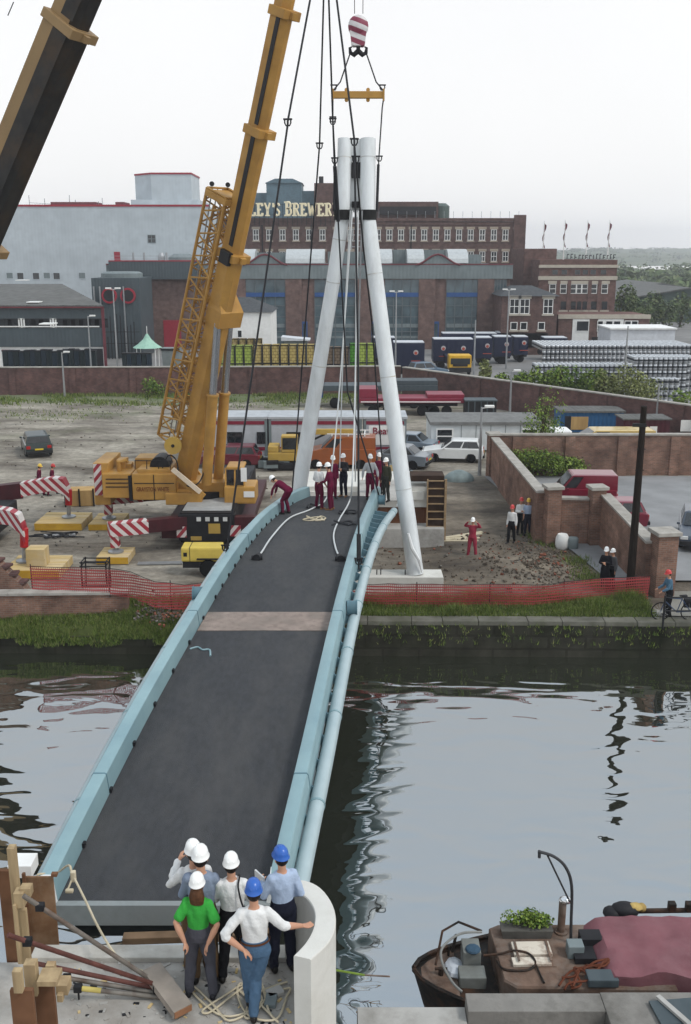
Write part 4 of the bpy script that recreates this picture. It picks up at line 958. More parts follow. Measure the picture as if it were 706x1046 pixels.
# shrubs along the inside of the sloping wall
LEAF = [mat('shrub_leaf_mid', (.155,.215,.05), .75, var=.25, scale=2), mat('shrub_leaf_dark', (.085,.135,.035), .8, var=.25, scale=2), mat('shrub_leaf_light', (.22,.28,.08), .75, var=.25, scale=2)]
OLIVE = [mat('olive_leaf_mid', (.20,.22,.09), .75, var=.25, scale=2), mat('olive_leaf_dark', (.13,.15,.06), .8, var=.25, scale=2), mat('olive_leaf_light', (.28,.30,.15), .75, var=.25, scale=2)]
BARK = mat('bark', (.09,.07,.05), .9, var=.3, scale=10, bump=.8)
def bush(name, label, cat, p, w, h, n=500, leaf=.16, pal=LEAF, trunk=True, clumps=7, seed=1, group=None, dp=None):
    r = random.Random(seed); t = thing(name, label, cat, p, 0, group); dp = dp or w*.7
    mb = MB(*pal)
    for _ in range(clumps):
        q = (r.uniform(-.33,.33)*w, r.uniform(-.33,.33)*dp, h*r.uniform(.38,.8)); s = r.uniform(.2,.36)
        mb.leaves(n//clumps, q, (w*s, dp*s, h*s*.8), leaf, .2, len(pal), rng=r)
    mb.leaves(n//4, (0,0,h*.3), (w*.45,dp*.45,h*.3), leaf, .3, len(pal), rng=r)
    mb.build('crown' if trunk else 'foliage', t)
    mb = MB(BARK); rr = max(.02, .02*h)
    for _ in range(3): mb.tube([(0,0,-.05),(r.uniform(-.1,.1)*w,r.uniform(-.1,.1)*w,h*.35),(r.uniform(-.3,.3)*w,r.uniform(-.3,.3)*dp,h*.75)], [rr,rr*.7,rr*.3], 5)
    mb.build('trunk' if trunk else 'stem', t); return t
shr = [(497,380,9,5,2),(515,389,12,6,0),(532,393,10,5,1),(553,395,13,9,0),(570,397,16,13,0),(587,399,15,12,1),(604,403,16,13,0),(622,406,14,14,2)]
for i, (px, py, w, h, k) in enumerate(shr):
    d = interp([(405,92),(706,69)], px) + 2.2; p = D(px, py, d); sc = d*.001
    bush('shrub', ['low round shrub behind the yellow lorry, leftmost along the sloping wall','low shrub second from the left behind the sloping wall','small shrub by the front edge of the keg stacks','bright green shrub in front of the low keg stack','bushy green shrub left of centre before the kegs','dark green shrub in the middle of the row before the kegs','full green shrub beside the tall bare post','pale shrub under the olive tree'][i], 'shrub', (p.x, d, .06), w*sc*2.0, max(2.9, D(px, py-h*1.9, d).z+.4), 1100, .28, [LEAF,[LEAF[1],LEAF[0]],OLIVE][k], False, 6, i+3)
p = D(648, 410, 76); bush('tree', 'grey-olive bushy tree above the sloping brick wall by the kegs', 'tree', (p.x, 76, .06), 4.4, D(648,366,76).z, 1900, .22, OLIVE, True, 13, 77)
p = D(698, 410, 72); bush('shrub', 'green shrub at the right edge behind the low end of the wall', 'shrub', (p.x, 72, .06), 2.4, 3.6, 500, .25, LEAF, False, 6, 9)
p = D(158, 400, 90.3); bush('shrub', 'dark shrub growing against the left perimeter wall beside the crane jib', 'shrub', (p.x, 90.2, 0), 2.6, 1.9, 600, .2, LEAF[:2], False, 7, 21)
p = D(640, 330, 150); bush('tree', 'green tree beside the office block in front of the warehouse', 'tree', (p.x, 150, 0), 5, 9, 900, .5, FOL, True, 9, 22)
for i, px in enumerate((650,664,678,694)): p = D(px, 330, 165+i*4); bush('tree', ['small tree before the green warehouse, nearest the office','second tree before the green warehouse','third tree before the green warehouse','tree before the green warehouse at the right edge'][i], 'tree', (p.x, p.y, 0), 5, 6+i%2, 500, .6, FOL, True, 7, 30+i)
# ---------------------------------------------------------------- construction site: cabins, vehicles, walls, fence
CAB = mat('cabin_grey_panel', (.42,.44,.47), .55, var=.06, dirt=(.28,.28,.28), damt=.4, dscale=.6); CRIM = mat('crimson_paint', (.22,.02,.05), .4, var=.1); CABR = mat('cabin_roof_felt', (.40,.42,.44), .7, var=.1, dirt=(.25,.26,.27), damt=.5)
def cabin(label, px0, px1, wins, d=61.3, sign=None, door=None):
    a = D(px0, 472, d); b = D(px1, 472, d); w = b.x-a.x-.04; h = D(px0, 428, d).z
    t = thing('site_cabin', label, 'cabin', (a.x+.02, d, 0), 0, 'crimson striped site cabins')
    mb = MB(CAB); mb.bx(0, w, 0, 2.6, .15, h, .03); mb.build('body', t)
    mb = MB(CABR); mb.bx(-.06, w+.06, -.08, 2.68, h+.002, h+.14); mb.build('roof', t)
    for z in (.78, h-.24): strip(t, 'stripe', CRIM, .0, w, z-.11, z+.11, .03)
    mb = MB(DARK); 
    for x in (.4, w-.4): mb.bx(x-.15, x+.15, .2, 2.4, -.02, .148)
    mb.build('skid', t)
    for px, ww in wins:
        x = D(px, 450, d).x - t.location.x; share(win_mesh(ww, .75, DARK, GLS, (1,0)), 'window', t, (x,-.004,h*.55))
    for x in (.08, w-.08): strip(t, 'corner_post', CLADM, x-.08, x+.08, .15, h, .045)
    if sign:
        strip(t, 'sign_panel', WHP, w*.12, w*.97, h*.38, h-.42, .05)
        text(sign, .62, .01, CRIM, 'lettering', t, (w*.52, -.065, h-.78), width=w*.62, bold=.012)
    return t
cabin('grey site cabin with crimson stripes at the left, behind the crane cylinders', 203, 274, [(240,.95),(267,.55)])
cabin('long grey site cabin with crimson stripes between crane and left pylon leg', 275, 370, [(300,.9)])
cabin('crimson lettered site cabin with white sign panel behind the right pylon leg', 371, 415, [], sign='Beaver')
# plain prefab office
t = thing('prefab_office', 'white panelled portable office with two square windows behind the white hatchback', 'cabin', (D(440,465,64.2).x, 64.2, 0)); w = D(552,465,64.2).x - t.location.x; h = D(500,434,64.2).z
PNL = mat('white_cabin_panel', (.60,.63,.64), .6, var=.05, dirt=(.42,.42,.4), damt=.4)
mb = MB(PNL); mb.bx(0, w, 0, 4.0, .1, h, .02); mb.build('body', t); mb = MB(mat('felt_roof', (.20,.20,.195), .9, var=.15, dirt=(.1,.1,.1))); mb.bx(-.1, w+.1, -.12, 4.1, h+.003, h+.2); mb.build('roof', t)
for px in (454, 541): share(win_mesh(1.15, 1.05, WHP, GLS, (0,1)), 'window', t, (D(px,452,64.2).x - t.location.x, -.004, h*.58))
for px in (471,486,501,516,531): x = D(px,450,64.2).x - t.location.x; strip(t, 'panel_joint', CLADM, x-.02, x+.02, .1, h, .015)
# dark box + low loader
t = thing('steel_tank', 'black steel box tank standing behind the portable office', 'tank', (D(491,428,78).x, 78, 0)); mb = MB(DARK); z = D(491,410,78).z; mb.bx(-1.25,1.25,0,1.5,.1,z,.03); 
mb.build('body', t); mb = MB(CLADD)
for x in (-1.0,-.5,0,.5,1.0): mb.bx(x-.04,x+.04,-.07,-.003,.1,z)
mb.bx(-1.3,1.3,-.09,1.55,z+.003,z+.1); mb.build('rib', t)
t = thing('low_loader', 'long crimson low loader trailer on the waste ground beyond the cabins', 'trailer', (D(366,424,79).x, 79, 0)); w = D(474,424,79).x - t.location.x
mb = MB(CRIM); mb.bx(0, w, 0, 2.4, 1.05, 1.45, .04); mb.bx(w-3, w, .1, 2.3, 1.452, 1.75, .05); mb.bx(0, 1.6, 0, 2.4, 1.452, 2.2, .05); mb.build('bed', t)
mb = MB(WHP); mb.bx(.2, w-.3, -.02, -.003, 1.12, 1.2); mb.build('side_stripe', t)
mb = MB(DARK); mb.bx(.5, w-.5, .4, 2.0, .75, 1.047); mb.build('chassis', t)
for x in (1.2, 2.4, 5.2, 6.2, w-2.6, w-1.4): wheel(t, x, .2, .42); 
t = thing('flat_trailer', 'dark flatbed trailer parked behind the crimson low loader', 'trailer', (D(330,412,83).x, 83, 0)); w = D(447,412,83).x - t.location.x
mb = MB(CLADD); mb.bx(0, w, 0, 2.4, 1.5, 1.95, .03); mb.bx(w-3.5, w, .2, 2.2, 1.952, 2.35, .05); mb.build('bed', t); mb = MB(BLUEF); mb.bx(-.9, -.003, .2, 2.2, .9, 2.3, .05); mb.build('headboard', t)
for x in (1.0, 4.6, 6, w-2, w-.9): wheel(t, x, .2, .45)
# ------------------ cars
CGL = glass('car_glass', (.03,.035,.04), .06); BUMP = mat('black_bumper', (.03,.03,.032), .6); LAMPR = mat('red_tail_lamp', (.35,.02,.02), .25); LAMPW = mat('clear_headlamp', (.6,.6,.58), .15); PLATE = mat('yellow_number_plate', (.7,.5,.05), .5)
def car(name, label, loc, rz, col, L=4.0, W=1.65, H=1.38, style='hatch', cat='car', rough=.28, group=None):
    """local +x is the front"""
    t = thing(name, label, cat, loc, rz, group)
    pm = mat('paint_' + name + '_' + '_'.join(str(int(c*99)) for c in col), col, rough, .0, var=.05); pm.node_tree.nodes['Principled BSDF'].inputs['Coat Weight'].default_value = .5
    h0 = .3; wl = H*.62; hood = H*.56; r = .29
    fx, bx_ = L*.5, -L*.5
    wx = (L*.31, -L*.3)
    prof = [(bx_+.02,h0+.1),(bx_,H*.42),(bx_+.05,wl)]
    prof += {'hatch': [(L*.16,wl+.02)], 'estate': [(L*.16,wl+.02)], 'saloon': [(-L*.32,wl+.03),(L*.15,wl+.02)], 'van': [(L*.2,wl+.06)]}[style]
    prof += [(L*.3,hood+.05),(fx-.12,hood-.07),(fx-.02,H*.42),(fx,h0+.12),(fx-.06,h0-.03)]
    for cx in wx: 
        for k in range(7): a = math.pi*k/6; prof.append((cx + (r+.07)*math.cos(a), h0-.03 + (r+.05)*math.sin(a)))
    prof += [(bx_+.06,h0-.03)]
    mb = MB(pm)
    rings = []
    for y, s, dz in ((-W/2,.975,.0),(-W/2+.07,1,0),(W/2-.07,1,0),(W/2,.975,.0)): rings.append([(x*s, y, z if z < h0+.3 else (z-.02 if abs(y) > W/2-.03 else z)) for x, z in prof])
    mb.loft(rings)
    top = {'hatch': (-L*.4, L*.02), 'estate': (-L*.46, L*.03), 'saloon': (-L*.2, L*.03), 'van': (-L*.49, L*.08)}[style]
    base = {'hatch': (-L*.475, L*.2), 'estate': (-L*.485, L*.2), 'saloon': (-L*.35, L*.2), 'van': (-L*.495, L*.24)}[style]
    wt = W/2-.2 if style != 'van' else W/2-.08; wb = W/2-.06
    B = [V((base[0],-wb,wl)),V((base[1],-wb,wl)),V((base[1],wb,wl)),V((base[0],wb,wl))]; T = [V((top[0],-wt,H-.03)),V((top[1],-wt,H-.03)),V((top[1],wt,H-.03)),V((top[0],wt,H-.03))]
    M_ = [V((top[0]+.12,-wt+.15,H)),V((top[1]-.1,-wt+.15,H)),V((top[1]-.1,wt-.15,H)),V((top[0]+.12,wt-.15,H))]
    mb.loft([[p - V((0,0,.05)) for p in B], T, M_]); mb.build('body', t)
    def pane(nm, a, b, c, d, u0, u1, v0, v1, out):
        q = [lerp(lerp(a,b,u), lerp(d,c,u), v) + V(out) for u, v in ((u0,v0),(u1,v0),(u1,v1),(u0,v1))]
        g = MB(CGL); n = V(out).normalized()*.02; g.loft([[p - n for p in q], q]); g.build(nm, t)
    sp = {'hatch': [(.06,.5),(.54,.93)], 'estate': [(.04,.32),(.35,.63),(.66,.94)], 'saloon': [(.08,.5),(.54,.93)], 'van': [(.74,.95)]}[style]
    for s in (0, 1):
        i, j = (0,1) if s == 0 else (3,2)
        for u0, u1 in sp: pane('side_window', B[i], B[j], T[j], T[i], u0, u1, .14, .9, (0, -.012 if s == 0 else .012, .004))
    pane('windscreen', B[1], B[2], T[2], T[1], .06, .94, .08, .93, (.012,0,.01)); pane('rear_window', B[0], B[3], T[3], T[0], .07, .93, .2 if style != 'van' else .35, .92, (-.012,0,.006))
    for x in wx:
        for y in (-W/2+.1, W/2-.1): wheel(t, x, y, r, .19)
    for nm, x0, x1 in (('front_bumper', fx-.1, fx+.07), ('rear_bumper', bx_-.07, bx_+.1)): g = MB(BUMP); g.bx(x0, x1, -W/2+.01, W/2-.01, h0+.02, h0+.2, .03); g.build(nm, t)
    for y in (-W/2+.2, W/2-.2):
        g = MB(LAMPW); g.bx(fx-.09, fx+.012, y-.16, y+.16, H*.42-.02, H*.42+.13, .02); g.build('headlight', t)
        g = MB(LAMPR); g.bx(bx_-.012, bx_+.06, y-.13, y+.13, H*.43, H*.43+.2, .02); g.build('tail_light', t)
    g = MB(PLATE); g.bx(bx_-.03, bx_-.013, -.26, .26, h0+.24, h0+.34); g.build('number_plate', t)
    for y in (-W/2-.06, W/2+.06): g = MB(pm); g.box((L*.14, y, wl+.06), (.1,.14,.1), bev=.02); g.build('wing_mirror', t)
    return t
p = G(28,468); car('estate_car', 'dark green estate car seen from behind on the waste ground at far left', (p.x,p.y+2,0), R(112), (.015,.035,.035), 4.4, 1.7, 1.45, 'estate')
p = G(463,471); car('hatchback_car', 'white hatchback facing left in front of the portable office', (p.x,p.y+.3,0), R(172), (.72,.73,.72), 3.9, 1.6, 1.4, 'hatch')
p = G(407,478); car('saloon_car', 'silver grey saloon behind the right pylon leg', (p.x-.1,p.y+.6,0), R(160), (.17,.19,.21), 4.3, 1.65, 1.38, 'saloon', rough=.3)
p = G(417,470); car('saloon_car', 'pale blue-grey saloon half hidden beyond the silver one', (p.x,p.y+2.5,0), R(160), (.20,.24,.28), 4.2, 1.65, 1.38, 'saloon')
p = G(235,474); car('hatchback_car', 'dark crimson hatchback between crane cylinders and grey site cabins', (p.x,p.y-.6,0), R(178), (.14,.012,.03), 4.0, 1.62, 1.38, 'hatch')
p = G(216,447); car('hatchback_car', 'white car on the waste ground seen behind the crane boom', (p.x,p.y,0), R(95), (.7,.7,.7), 4.0, 1.6, 1.38, 'hatch')
p = G(577,512); car('panel_van', 'crimson high roofed van parked behind the brick wall', (p.x+.05,48.6,.07), R(176), (.19,.018,.04), 3.9, 1.7, 2.0, 'van', 'van')
car('hatchback_car', 'crimson hatchback parked close behind the low brick wall between two piers', (p.x+.75,45.4,.07), R(176), (.19,.02,.045), 3.8, 1.6, 1.42, 'hatch')
p = G(706,556); car('hatchback_car', 'dark blue-grey car at the right edge of the car park', (p.x+.35,p.y+.3,.07), R(-108), (.05,.065,.09), 4.0, 1.62, 1.4, 'hatch')
# orange crew van with roof rack, and small yellow excavator
p = G(338,478); t = car('crew_van', 'orange crew van with white roof rack beyond the bridge end', (p.x+.5,p.y+.6,0), R(178), (.30,.10,.03), 4.6, 1.75, 1.95, 'van', 'van')
g = MB(WHP); 
for x in (-1.6,-.6,.4): g.bx(x-.03,x+.03,-.75,.75,2.0,2.12)
for y in (-.72,.72): g.bar((-1.9,y,2.14),(.7,y,2.14),.05)
g.build('roof_rack', t)
YEL = mat('crane_ochre_paint', (.42,.245,.075), .45, var=.14, scale=1.2, dirt=(.22,.135,.06), dscale=.8, damt=.45); YELP = mat('plant_yellow_paint', (.46,.31,.09), .5, var=.1, dirt=(.25,.17,.08), dscale=1.5, damt=.5)
p = G(292,474); t = thing('excavator', 'small yellow excavator with folded jib behind the left pylon leg', 'excavator', (p.x+.1, p.y-1.2, 0))
g = MB(DARK)
for y in (-.7,.7): g.bx(-1.4,1.4,y-.22,y+.22,0,.6,.15)
g.build('track', t); g = MB(YELP); g.bx(-1.3,1.2,-.85,.85,.7,1.35,.08); g.bx(-1.3,-.5,-.8,.8,1.352,1.8,.08); g.build('house', t)
g = MB(YELP, CGL); g.bx(-.3,.9,-.85,.05,1.353,2.6,.06); g.use(1); g.bx(-.2,.8,-.87,-.851,1.6,2.45); g.bx(.905,.925,-.75,-.05,1.6,2.45); g.build('operator_cab', t)
g = MB(YELP); g.bar((1.0,.4,1.3),(2.2,.4,2.75),.3,.35,bev=.03); g.bar((2.15,.4,2.7),(5.2,.4,2.7),.28,.42,bev=.03); g.build('jib', t)
g = MB(DARK); g.tube([(1.2,.4,1.7),(2.9,.4,2.5)], .08, 8); g.build('hydraulic_ram', t); t.scale = (.82,.82,.82)
# containers beyond the right back wall
t = thing('shipping_container', 'blue shipping container with plywood end panel in front of the sloping wall', 'container', (D(572,446,71).x,71,0)); w = D(636,446,71).x - t.location.x; z = D(600,421.5,71).z
mb = MB(ribbed('blue_container_paint', (.035,.12,.24), .3, 0, .9)); mb.bx(0,w,0,2.4,.1,z); mb.build('body', t); mb = MB(ROOFC); mb.bx(-.1,w+.1,-.1,2.5,z+.003,z+.13); mb.build('roof', t)
strip(t, 'plywood_panel', mat('plywood', (.40,.27,.13), .8, var=.15, stretch=(1,1,.2)), .75, 2.0, .3, z-.3, .05); strip(t, 'dark_doorway', DARK, .3, .72, .2, z-.25, .04)
t = thing('steel_store', 'dark maroon steel store with a white notice beside the blue container', 'container', (D(636,450,67).x,67,0)); w = D(683,450,67).x-t.location.x; z = D(640,429,67).z
MAR = ribbed('maroon_steel', (.085,.025,.035), .35, 0, .6); mb = MB(MAR); mb.bx(0,w,0,2,.1,z); mb.build('body', t); mb = MB(ROOFC); mb.bx(-.1,w+.1,-.1,2.1,z+.003,z+.1); mb.build('roof', t); strip(t, 'notice', WHP, w*.57, w*.73, .7, z-.45, .03)
g = t; t = thing('notice_board', 'small white notice fixed low on the sloping wall at the right edge', 'sign', (D(702,438,68.2).x,68.0,0)); mb = MB(WHP, DARK); mb.bx(-.55,.55,-.03,0,.7,1.5); mb.use(1); 
for x in (-.4,.4): mb.bx(x-.03,x+.03,.002,.06,0,1.5)
mb.build('board', t)
p = G(603,456); t = car('covered_van', 'long yellow lorry with white cab behind the back wall of the car park', (p.x-.1,63.2,0), R(180), (.52,.36,.12), 6.8, 1.9, 1.75, 'van', 'lorry')
g = MB(WHP); g.bx(2.05,3.2,-.9,.9,1.2,1.72,.12); g.build('white_cab_front', t)
# yellow lorry cab in the yard
p = D(470,382,106); t = thing('lorry', 'yellow lorry cab facing the camera behind the sloping wall', 'lorry', (p.x,106,.06)); zt = D(470,363,106).z-.06
mb = MB(mat('lorry_yellow', (.62,.36,.04), .45)); mb.bx(-1.2,1.2,0,2.0,.6,zt,.1); mb.build('cab', t); mb = MB(CGL); mb.bx(-1.05,1.05,-.02,-.003,zt*.55,zt*.85); mb.bx(1.203,1.22,.4,1.4,zt*.55,zt*.85); mb.build('windscreen', t)
mb = MB(BUMP); mb.bx(-1.2,1.2,-.1,-.003,.35,.85,.03); mb.bx(-.8,.8,-.03,-.004,.95,1.3); mb.build('bumper', t)
for x in (-1.0,1.0): wheel(t, x, .6, .5, .3, axis='x')
mb = MB(NAVYD); mb.bx(-1.15,1.15,2.05,6,.9,zt*.8); mb.build('load_bed', t)
p = D(440,374,104); t = car('pickup', 'pale blue pickup truck left of the yellow lorry in the yard', (p.x-.3,104,.06), R(20), (.12,.18,.24), 4.2, 1.7, 1.7, 'hatch', 'truck')
# ------------------ right hand brick walls, piers
def pier(label, x, y, h, s=.62):
    t = thing('brick_pier', label, 'pier', (x,y,0), R(8), 'square brick piers of the right-hand walls'); mb = MB(BRK); mb.bx(-s/2,s/2,-s/2,s/2,-.3,h); mb.build('shaft', t); mb = MB(STONE); mb.bx(-s/2-.09,s/2+.09,-s/2-.09,s/2+.09,h+.002,h+.15,.02); mb.build('cap', t); return t
A0, A1 = G(495,482), G(557,556); A1 = V((A1.x, A1.y, 0))
walled('boundary_wall', 'brick boundary wall with stone coping running down from the white hatchback to the first pier', (A0.x+.3,56.3), (A1.x-.25,A1.y+.2), 2.35, .36, BRK, STONE, 0, 2.35)
pier('square brick pier at the top end of the descending wall near the white car', A0.x+.28, 56.7, 2.5); 
q1 = G(562,556); pier('square brick pier left of the recessed wall panel, nearest the three watching men', q1.x, q1.y, 2.62)
q2 = G(606,556); pier('square brick pier right of the recessed wall panel', q2.x, q2.y-.1, 2.62)
q3 = G(674,607); pier('wide brick pier at the lower end of the walls behind the cyclist', q3.x, q3.y, 2.45, .78)
walled('boundary_wall', 'short brick wall panel between the two middle piers in front of the crimson car', (q1.x+.32,q1.y+.15), (q2.x-.32,q2.y+.05), 2.1, .36, BRK, STONE)
walled('boundary_wall', 'brick boundary wall stepping down behind the telegraph pole', (q2.x+.33,q2.y-.2), (q3.x-.42,q3.y+.15), 2.35, .36, BRK, STONE, 0, 2.0)
for a, nm in (((q1.x-.62,q1.y+.72),'left'),((q2.x+.6,q2.y-.55),'mid')): pass
walled('boundary_wall', 'plain brick wall across the back of the car park', (8.6,57.2), (46,57.2), 2.4, .36, BRK, STONE, 12)
# shrubs in the wall corner
for i, (px, py, w, h) in enumerate(((520,474,2.4,1.3),(540,480,3.2,1.3),(556,486,2.6,1.1),(574,484,1.8,.9))):
    p = G(px, py); bush('shrub', ['green shrub in the wall corner nearest the portable office','broad green shrub in the middle of the wall corner','green shrub spilling over the descending wall','low shrub at the foot of the car park back wall'][i], 'shrub', (p.x+.3, min(56.6, p.y-.2), .05), w, h*1.35, 900, .14, LEAF, False, 9, 50+i)
p = G(539, 470); t = bush('sapling_tree', 'young tree with light green crown standing in the wall corner before the portable office', 'tree', (p.x+.2, 58.2, 0), 2.3, 5.3, 1300, .15, [LEAF[0],LEAF[2],LEAF[1]], True, 10, 61)
# telegraph pole
b = G(643,607); top = D(657,415,b.y); t = thing('telegraph_pole', 'dark timber telegraph pole standing in the grass by the red fence', 'pole', (b.x,b.y,0)); H_ = top.z
mb = MB(mat('creosoted_timber', (.028,.022,.018), .85, var=.3, scale=6, stretch=(4,4,.4), bump=.5)); mb.tube([(0,0,-.3),(0,0,H_*.5),(0,0,H_)], [.17,.145,.115], 10); mb.build('pole', t)
mb = MB(DARK); mb.bx(-.4,.1,-.13,-.05,H_-.75,H_-.62); 
for z in (H_-.75,H_-1.6,H_-2.4): mb.tube([(-.16,-.05,z),(.16,-.05,z)], .02, 6)
mb.build('bracket', t)
# orange/red safety mesh fence
def mesh_mat():
    m = bpy.data.materials.new('red_safety_mesh'); m.use_nodes = True; nt = m.node_tree; L = nt.links.new; N = nt.nodes.new; b = nt.nodes['Principled BSDF']
    b.inputs['Base Color'].default_value = (.42,.055,.05,1); b.inputs['Roughness'].default_value = .6
    tc = N('ShaderNodeTexCoord'); sp = N('ShaderNodeSeparateXYZ'); L(tc.outputs['Object'], sp.inputs[0]); outs = []
    for i, s, th in ((0,14,.68),(2,9,.55)):
        q = N('ShaderNodeMath'); q.operation = 'MULTIPLY'; q.inputs[1].default_value = s; L(sp.outputs[i], q.inputs[0]); f = N('ShaderNodeMath'); f.operation = 'FRACT'; L(q.outputs[0], f.inputs[0]); g = N('ShaderNodeMath'); g.operation = 'GREATER_THAN'; g.inputs[1].default_value = th; L(f.outputs[0], g.inputs[0]); outs.append(g)
    mx = N('ShaderNodeMath'); mx.operation = 'MAXIMUM'; L(outs[0].outputs[0], mx.inputs[0]); L(outs[1].outputs[0], mx.inputs[1])
    n = N('ShaderNodeTexNoise'); n.inputs['Scale'].default_value = 1.3; n.inputs['Detail'].default_value = 4; L(tc.outputs['Object'], n.inputs['Vector'])
    hv = N('ShaderNodeHueSaturation'); hv.inputs['Color'].default_value = (.33,.045,.045,1); mr = N('ShaderNodeMapRange'); mr.inputs[3].default_value = .6; mr.inputs[4].default_value = 1.4; L(n.outputs['Fac'], mr.inputs[0]); L(mr.outputs[0], hv.inputs['Value']); L(hv.outputs[0], b.inputs['Base Color'])
    L(mx.outputs[0], b.inputs['Alpha']); return m
NET = mesh_mat()
def fence(label, pts, h, sag=.1):
    pts = [V(p) for p in pts]; t = thing('safety_fence', label, 'fence', pts[0])
    mb = MB(NET, origin=pts[0]); P = []; r = random.Random(len(pts))
    for a, b in zip(pts, pts[1:]):
        n = max(2, int((b-a).length/.5))
        for i in range(n): P.append(lerp(a, b, i/n))
    P.append(pts[-1]); rows = []
    for k in range(4):
        rows.append([mb.bm.verts.new(p - mb.o + V((0, .14*noise.noise(V((p.x*1.1, k*.7, 0))) - .02*k, .03 + h*k/3*(1 - sag*abs(noise.noise(V((p.x*.6, 5, 0)))))))) for p in P])
    for a, b in zip(rows, rows[1:]):
        for i in range(len(P)-1): mb.bm.faces.new((a[i], a[i+1], b[i+1], b[i]))
    mb.build('netting', t, True)
    for i in range(0, len(P), 5):
        q = MB(DARK, origin=pts[0]); q.tube([P[i]+V((0,.05,-.1)), P[i]+V((0,.05,h+.08))], .018, 6); q.build('stake', t)
    mb = MB(DARK, origin=pts[0]); mb.tube([V(r_.co)+mb.o+V((0,-.01,.01)) for r_ in []] or [p+V((0,-.01,h*(1-sag*abs(noise.noise(V((p.x*.6,5,0)))))+.03)) for p in P], .012, 5); mb.build('top_line', t)
fence('red plastic mesh fence along the towpath right of the bridge', [G(352,621), G(455,622), G(545,622), G(606,616), G(662,613)], .95, .12)
fence('sagging red plastic mesh fence along the bank left of the bridge', [G(33,606,.5), G(64,607,.5), G(112,608,.5), G(135,612,.4), G(160,622,.15), G(190,624,.05), G(215,622,.05), G(250,620,.03)], 1.05, .25)
# low broken brick wall at left with coping
a, b = G(-30,623), G(132,618)
t = walled('retaining_wall', 'low dark brick wall above the grass bank at left', (a.x,a.y), (b.x,b.y), .62, .4, BRK, STONE, 0, .5)
mb = MB(BRK); l = 5.6; x0 = 0; pts = [(x0,-.25,.62),(l*.3,-.25,1.75),(l*.55,-.25,1.72),(l*.68,-.25,1.35),(l*.8,-.25,.62)]
a2 = G(-112,621); t = thing('broken_wall', 'ragged broken brick wall stump at the left edge above the bank', 'wall', (a2.x,a2.y+.55,0))
mb.prism([(0,-.25,-.2),(5.3,-.25,-.2),(5.15,-.25,.3),(4.9,-.25,.75),(4.5,-.25,1.15),(4.1,-.25,1.6),(3.4,-.25,1.95),(0,-.25,2.0)], (0,.5,0)); mb.build('wall_face', t); mb = MB(BRKP); rr = random.Random(3)
for i in range(9): x = 2.6 + i*.28; mb.box((x,0,interp([(0,2.0),(3.4,1.95),(4.1,1.6),(4.9,.75),(5.3,.1)], x)+.03), (.3,.5,.1), rz=rr.uniform(-.2,.2), bev=.02)
mb.build('loose_coping', t)
mb = MB(*RUB); rr = random.Random(8)
for _ in range(260): p = G(rr.gauss(172,18), rr.gauss(625,7)); mb.k = rr.choice((0,1,1,2)); s = rr.uniform(.03,.085); p.z = gz(p.x,p.y); mb.box((p.x,p.y,s*.3), (s*1.5,s,s*.7), rot=Matrix.Rotation(rr.uniform(0,6), 3, V((rr.random(),rr.random(),1)).normalized()))
tag(mb.build('rubble_bank'), 'brick rubble tipped down the bank beside the left mesh fence', 'rubble', kind='stuff')
# ---------------------------------------------------------------- footbridge, pylon, lifting tackle
def proj(p):
    p = V(p); z = p.z - CAMH; zc = p.y*math.cos(TH) - z*math.sin(TH); yc = p.y*math.sin(TH) + z*math.cos(TH)
    return 353 + FOC*p.x/zc, 523 - FOC*yc/zc
ZT = [(12.4,3.16),(14.66,3.42),(18.8,3.79),(23,4.0),(27.2,4.02),(31.4,3.83),(35.6,3.45),(38,3.30),(41,3.15)]
XL = [(12.6,-4.42),(14.1,-4.31),(17.4,-4.04),(22.4,-3.58),(26.5,-3.25),(30,-2.95),(34,-2.55),(36.5,-2.15),(37.6,-1.85),(38.6,-1.42)]
XR = [(12.6,-1.24),(17,-.82),(22,-.40),(26,-.06),(30,.29),(34,.64),(36.5,.88),(38.6,1.12)]
TO = [(12.6,.42),(17,.46),(22,.49),(26,.53),(30,.62),(34,.80),(36.4,.98)]
YE = 38.6
def dz(y): return interp(ZT, y)
def deckpt(px, py, h=0.0):
    r = ray(px, py); a = 10.0
    while a < 45 and CAMH + r.z/r.y*a > dz(a) + h: a += .02
    return V((r.x/r.y*a, a, dz(a)+h))
PBL = mat('pale_turquoise_steel', (.235,.335,.36), .38, var=.07, scale=1.2, dirt=(.16,.25,.29), dscale=.7, damt=.5, bump=.05); PBLD = mat('bridge_undercoat_blue', (.12,.20,.235), .5, var=.1, dirt=(.08,.10,.11)); PBT = mat('pale_blue_tube', (.34,.42,.44), .35, var=.06, dirt=(.25,.33,.36), dscale=.6, damt=.5)
ASPD = mat('dark_bridge_asphalt', (.043,.045,.05), .85, var=.18, scale=9, bump=.6, bscale=90, dirt=(.09,.087,.084), dscale=.7, damt=.6, stretch=(1,.45,1))
Y0 = 12.95; N_ = 66; YS = [Y0 + (YE-Y0)*i/N_ for i in range(N_+1)]
br = thing('footbridge', 'arched pale blue steel footbridge with dark asphalt deck spanning the river', 'bridge', (-2.8, Y0, dz(Y0)))
O_ = br.location.copy()
mb = MB(ASPD, origin=O_); mb.loft([[(interp(XL,y),y,dz(y)-.12),(interp(XR,y),y,dz(y)-.12),(interp(XR,y),y,dz(y)),((interp(XL,y)+interp(XR,y))/2,y,dz(y)+.015),(interp(XL,y),y,dz(y))] for y in YS]); mb.build('deck', br); ASPD.node_tree.nodes['Principled BSDF'].inputs['Specular IOR Level'].default_value = .55
